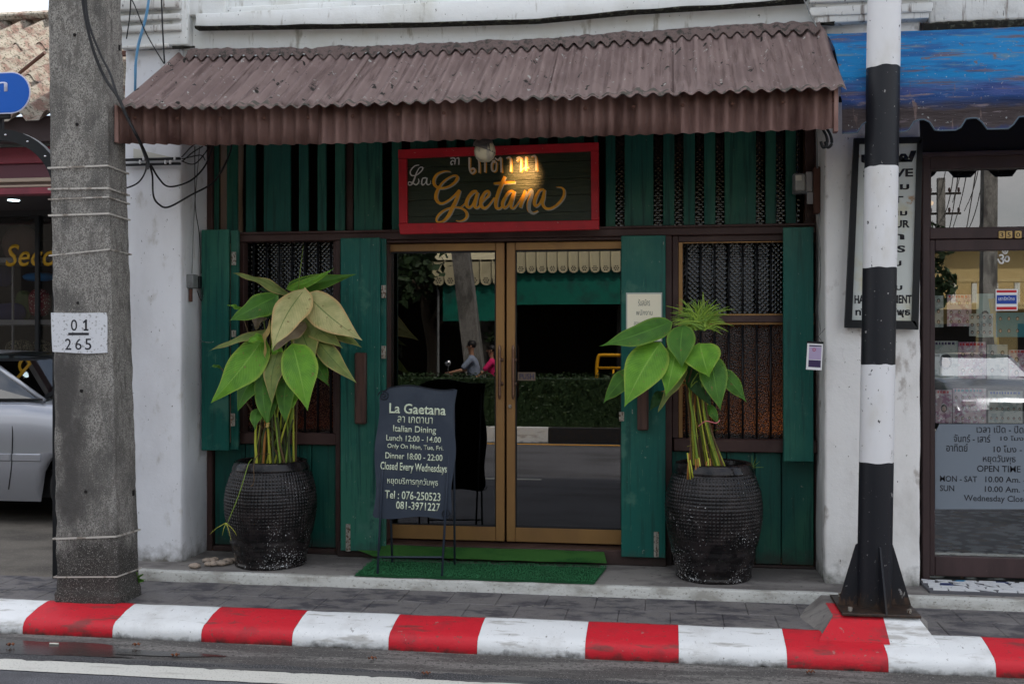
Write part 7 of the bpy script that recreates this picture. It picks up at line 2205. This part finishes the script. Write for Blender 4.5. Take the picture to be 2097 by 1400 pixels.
# motorbike with rider and passenger on the far carriageway
def skin_body(name, verts, edges, radii, m, parent, sub=2):
    me = bpy.data.meshes.new(name); me.from_pydata([Vector(v) for v in verts], edges, [])
    ob = bpy.data.objects.new(name, me); COL.objects.link(ob)
    md = ob.modifiers.new('s', 'SKIN'); 
    lay = me.skin_vertices[0] if me.skin_vertices else None
    if not lay:
        bm = bmesh.new(); bm.from_mesh(me); bm.verts.layers.skin.verify(); bm.to_mesh(me); bm.free(); lay = me.skin_vertices[0]
    for i, r in enumerate(radii): lay.data[i].radius = (r, r) if not isinstance(r, tuple) else r
    lay.data[0].use_root = True
    md2 = ob.modifiers.new('u', 'SUBSURF'); md2.levels = sub
    dg = bpy.context.evaluated_depsgraph_get(); bpy.context.view_layer.update()
    m2 = bpy.data.meshes.new_from_object(ob.evaluated_get(bpy.context.evaluated_depsgraph_get()))
    bpy.data.objects.remove(ob)
    return link(name, m2, m, parent, True)
bx, by = X(960, 20.2), -13.2
mbk = empty('motorbike', (bx, by, 0), 'dark motorbike with two people passing on the far side of the street', 'motorbike')
for dx, nme in ((-.62, 'wheel'), (.62, 'wheel')):
    m = MB(); m.lathe([(.22, -.04), (.29, -.035), (.30, 0), (.29, .035), (.22, .04)], (bx + dx, by, .30), 28, 'Y'); o = m.obj('wheel', M['rubber'], mbk, smooth=True)
m = MB(); m.tube(spline([(bx - .62, by, .3), (bx - .48, by, .7), (bx - .40, by, .98)], 5), .035, 8); m.tube([(bx - .40, by - .28, 1.02), (bx - .36, by, .98), (bx - .40, by + .28, 1.02)], .016, 8); m.obj('front_fork', M['chrome'], mbk, smooth=True)
m = MB(); m.box(bx - .45, bx + .1, by - .12, by + .12, .35, .62, .05); m.box(bx - .05, bx + .75, by - .13, by + .13, .62, .80, .05); m.obj('body_shell', M['black'], mbk)
m = MB(); m.box(bx - .15, bx + .72, by - .12, by + .12, .79, .86, .03); m.obj('seat', M['rubber'], mbk)
m = MB(); m.tube([(bx - .38, by + .26, 1.02), (bx - .36, by + .34, 1.22)], .008, 6); m.lathe([(0, .0), (.06, .0), (.06, .015), (0, .02)], (bx - .36, by + .36, 1.24), 16, 'Y'); m.obj('mirror', M['chrome'], mbk, smooth=True)
m = MB(); m.lathe([(0, .0), (.05, .0), (.07, .06)], (bx - .5, by, .86), 14, 'Y'); m.obj('headlight', M['chrome'], mbk)
def rider(x, shirt, lab, reach, scale=1.0, hairlong=False):
    e = empty('person', (x, by, .86), lab, 'person')
    s = scale; z = .88
    V_ = [(x, by, z), (x - .02, by, z + .22 * s), (x - .05, by, z + .42 * s), (x - .05, by, z + .52 * s)]
    R_ = [.15 * s, .145 * s, .15 * s, .06 * s]; E_ = [(0, 1), (1, 2), (2, 3)]
    for sd in (1, -1):
        k = len(V_)
        V_ += [(x - .05, by + sd * .17 * s, z + .43 * s), (x - .05 - .16 * s, by + sd * .24 * s, z + .24 * s)]
        R_ += [.065 * s, .055 * s]; E_ += [(2, k), (k, k + 1)]
    skin_body('shirt', V_, E_, R_, shirt, e)
    V_, R_, E_ = [(x, by, z - .02)], [.14 * s], []
    for sd in (1, -1):
        k = len(V_); V_ += [(x - .02, by + sd * .11, z - .02), (x - .40 * s, by + sd * .17, z - .04), (x - .30 * s, by + sd * .17, z - .42), (x - .26 * s, by + sd * .17, z - .48)]
        R_ += [.10 * s, .065 * s, .045, .04]; E_ += [(0, k), (k, k + 1), (k + 1, k + 2), (k + 2, k + 3)]
    skin_body('trousers', V_, E_, R_, M['jeans'], e)
    # skin: neck, head, forearms, hands with fingers
    hx, hz = x - .07, z + .68 * s
    V_ = [(x - .05, by, z + .46 * s), (hx, by, z + .56 * s), (hx - .01, by, hz - .06 * s), (hx, by, hz + .03 * s), (hx + .005, by, hz + .08 * s)]
    R_ = [.05 * s, .048 * s, .068 * s, .088 * s, .06 * s]
    skin_body('head', V_, [(0, 1), (1, 2), (2, 3), (3, 4)], R_, M['skin'], e)
    MB().tube([(hx - .078 * s, by, hz + .02), (hx - .105 * s, by, hz - .02)], .009, 6, r2=.014).obj('nose', M['skin'], e, smooth=True)
    for sd in (1, -1):
        m = MB(); bmesh.ops.create_uvsphere(m.bm, u_segments=8, v_segments=6, radius=.011)
        for v in m.bm.verts: v.co += Vector((hx - .076 * s, by + sd * .032, hz + .012))
        m.obj('eye', M['hair'], e)
        m = MB(); m.tube([(hx + .005, by + sd * .082 * s, hz - .02), (hx + .015, by + sd * .092 * s, hz + .02)], .014, 6); m.obj('ear', M['skin'], e, smooth=True)
        el = Vector((x - .05 - .17 * s, by + sd * .245 * s, z + .22 * s))
        hd_ = Vector((x - reach, by + sd * .25, 1.04 if reach > .35 else z + .1))
        V_ = [el + (el - hd_) * .1, el.lerp(hd_, .5), hd_]
        skin_body('forearm', V_, [(0, 1), (1, 2)], [.042 * s, .034 * s, .026], M['skin'], e, 1)
        dirv = (hd_ - el).normalized()
        m = MB(); m.tube([hd_, hd_ + dirv * .06], .030, 8, r2=.034)
        for f in range(4):
            b0_ = hd_ + dirv * .055 + Vector((0, (f - 1.5) * .017, 0)); ln_ = (.05, .058, .055, .042)[f]
            m.tube([b0_, b0_ + dirv * ln_ * .6, b0_ + dirv * ln_ * .7 + Vector((0, 0, -ln_ * .6))], .0085, 6, r2=.007)
        m.tube([hd_ + Vector((0, -sd * .025, 0)), hd_ + dirv * .03 + Vector((0, -sd * .045, -.01)), hd_ + dirv * .055 + Vector((0, -sd * .045, -.03))], .0095, 6, r2=.007)
        m.obj('hand', M['skin'], e, smooth=True)
    m = MB(); bmesh.ops.create_uvsphere(m.bm, u_segments=16, v_segments=12, radius=1)
    for v in m.bm.verts:
        c = v.co.copy(); v.co = Vector((hx + .014 + c.x * .092 * s, by + c.y * .09 * s, hz + .045 * s + c.z * .085 * s))
    m.obj('hair', M['hair'], e, smooth=True)
    if hairlong:
        MB().tube([(hx + .07, by, hz), (hx + .11, by, hz - .12), (hx + .10, by, hz - .25)], .04, 8, r2=.015).obj('ponytail', M['hair'], e, smooth=True)
rider(bx + .10, M['shirt'], 'person in a grey blue shirt riding the motorbike across the street', .48)
rider(bx + .50, M['pink'], 'person in a pink top sitting behind the motorbike rider', .30, .88, True)
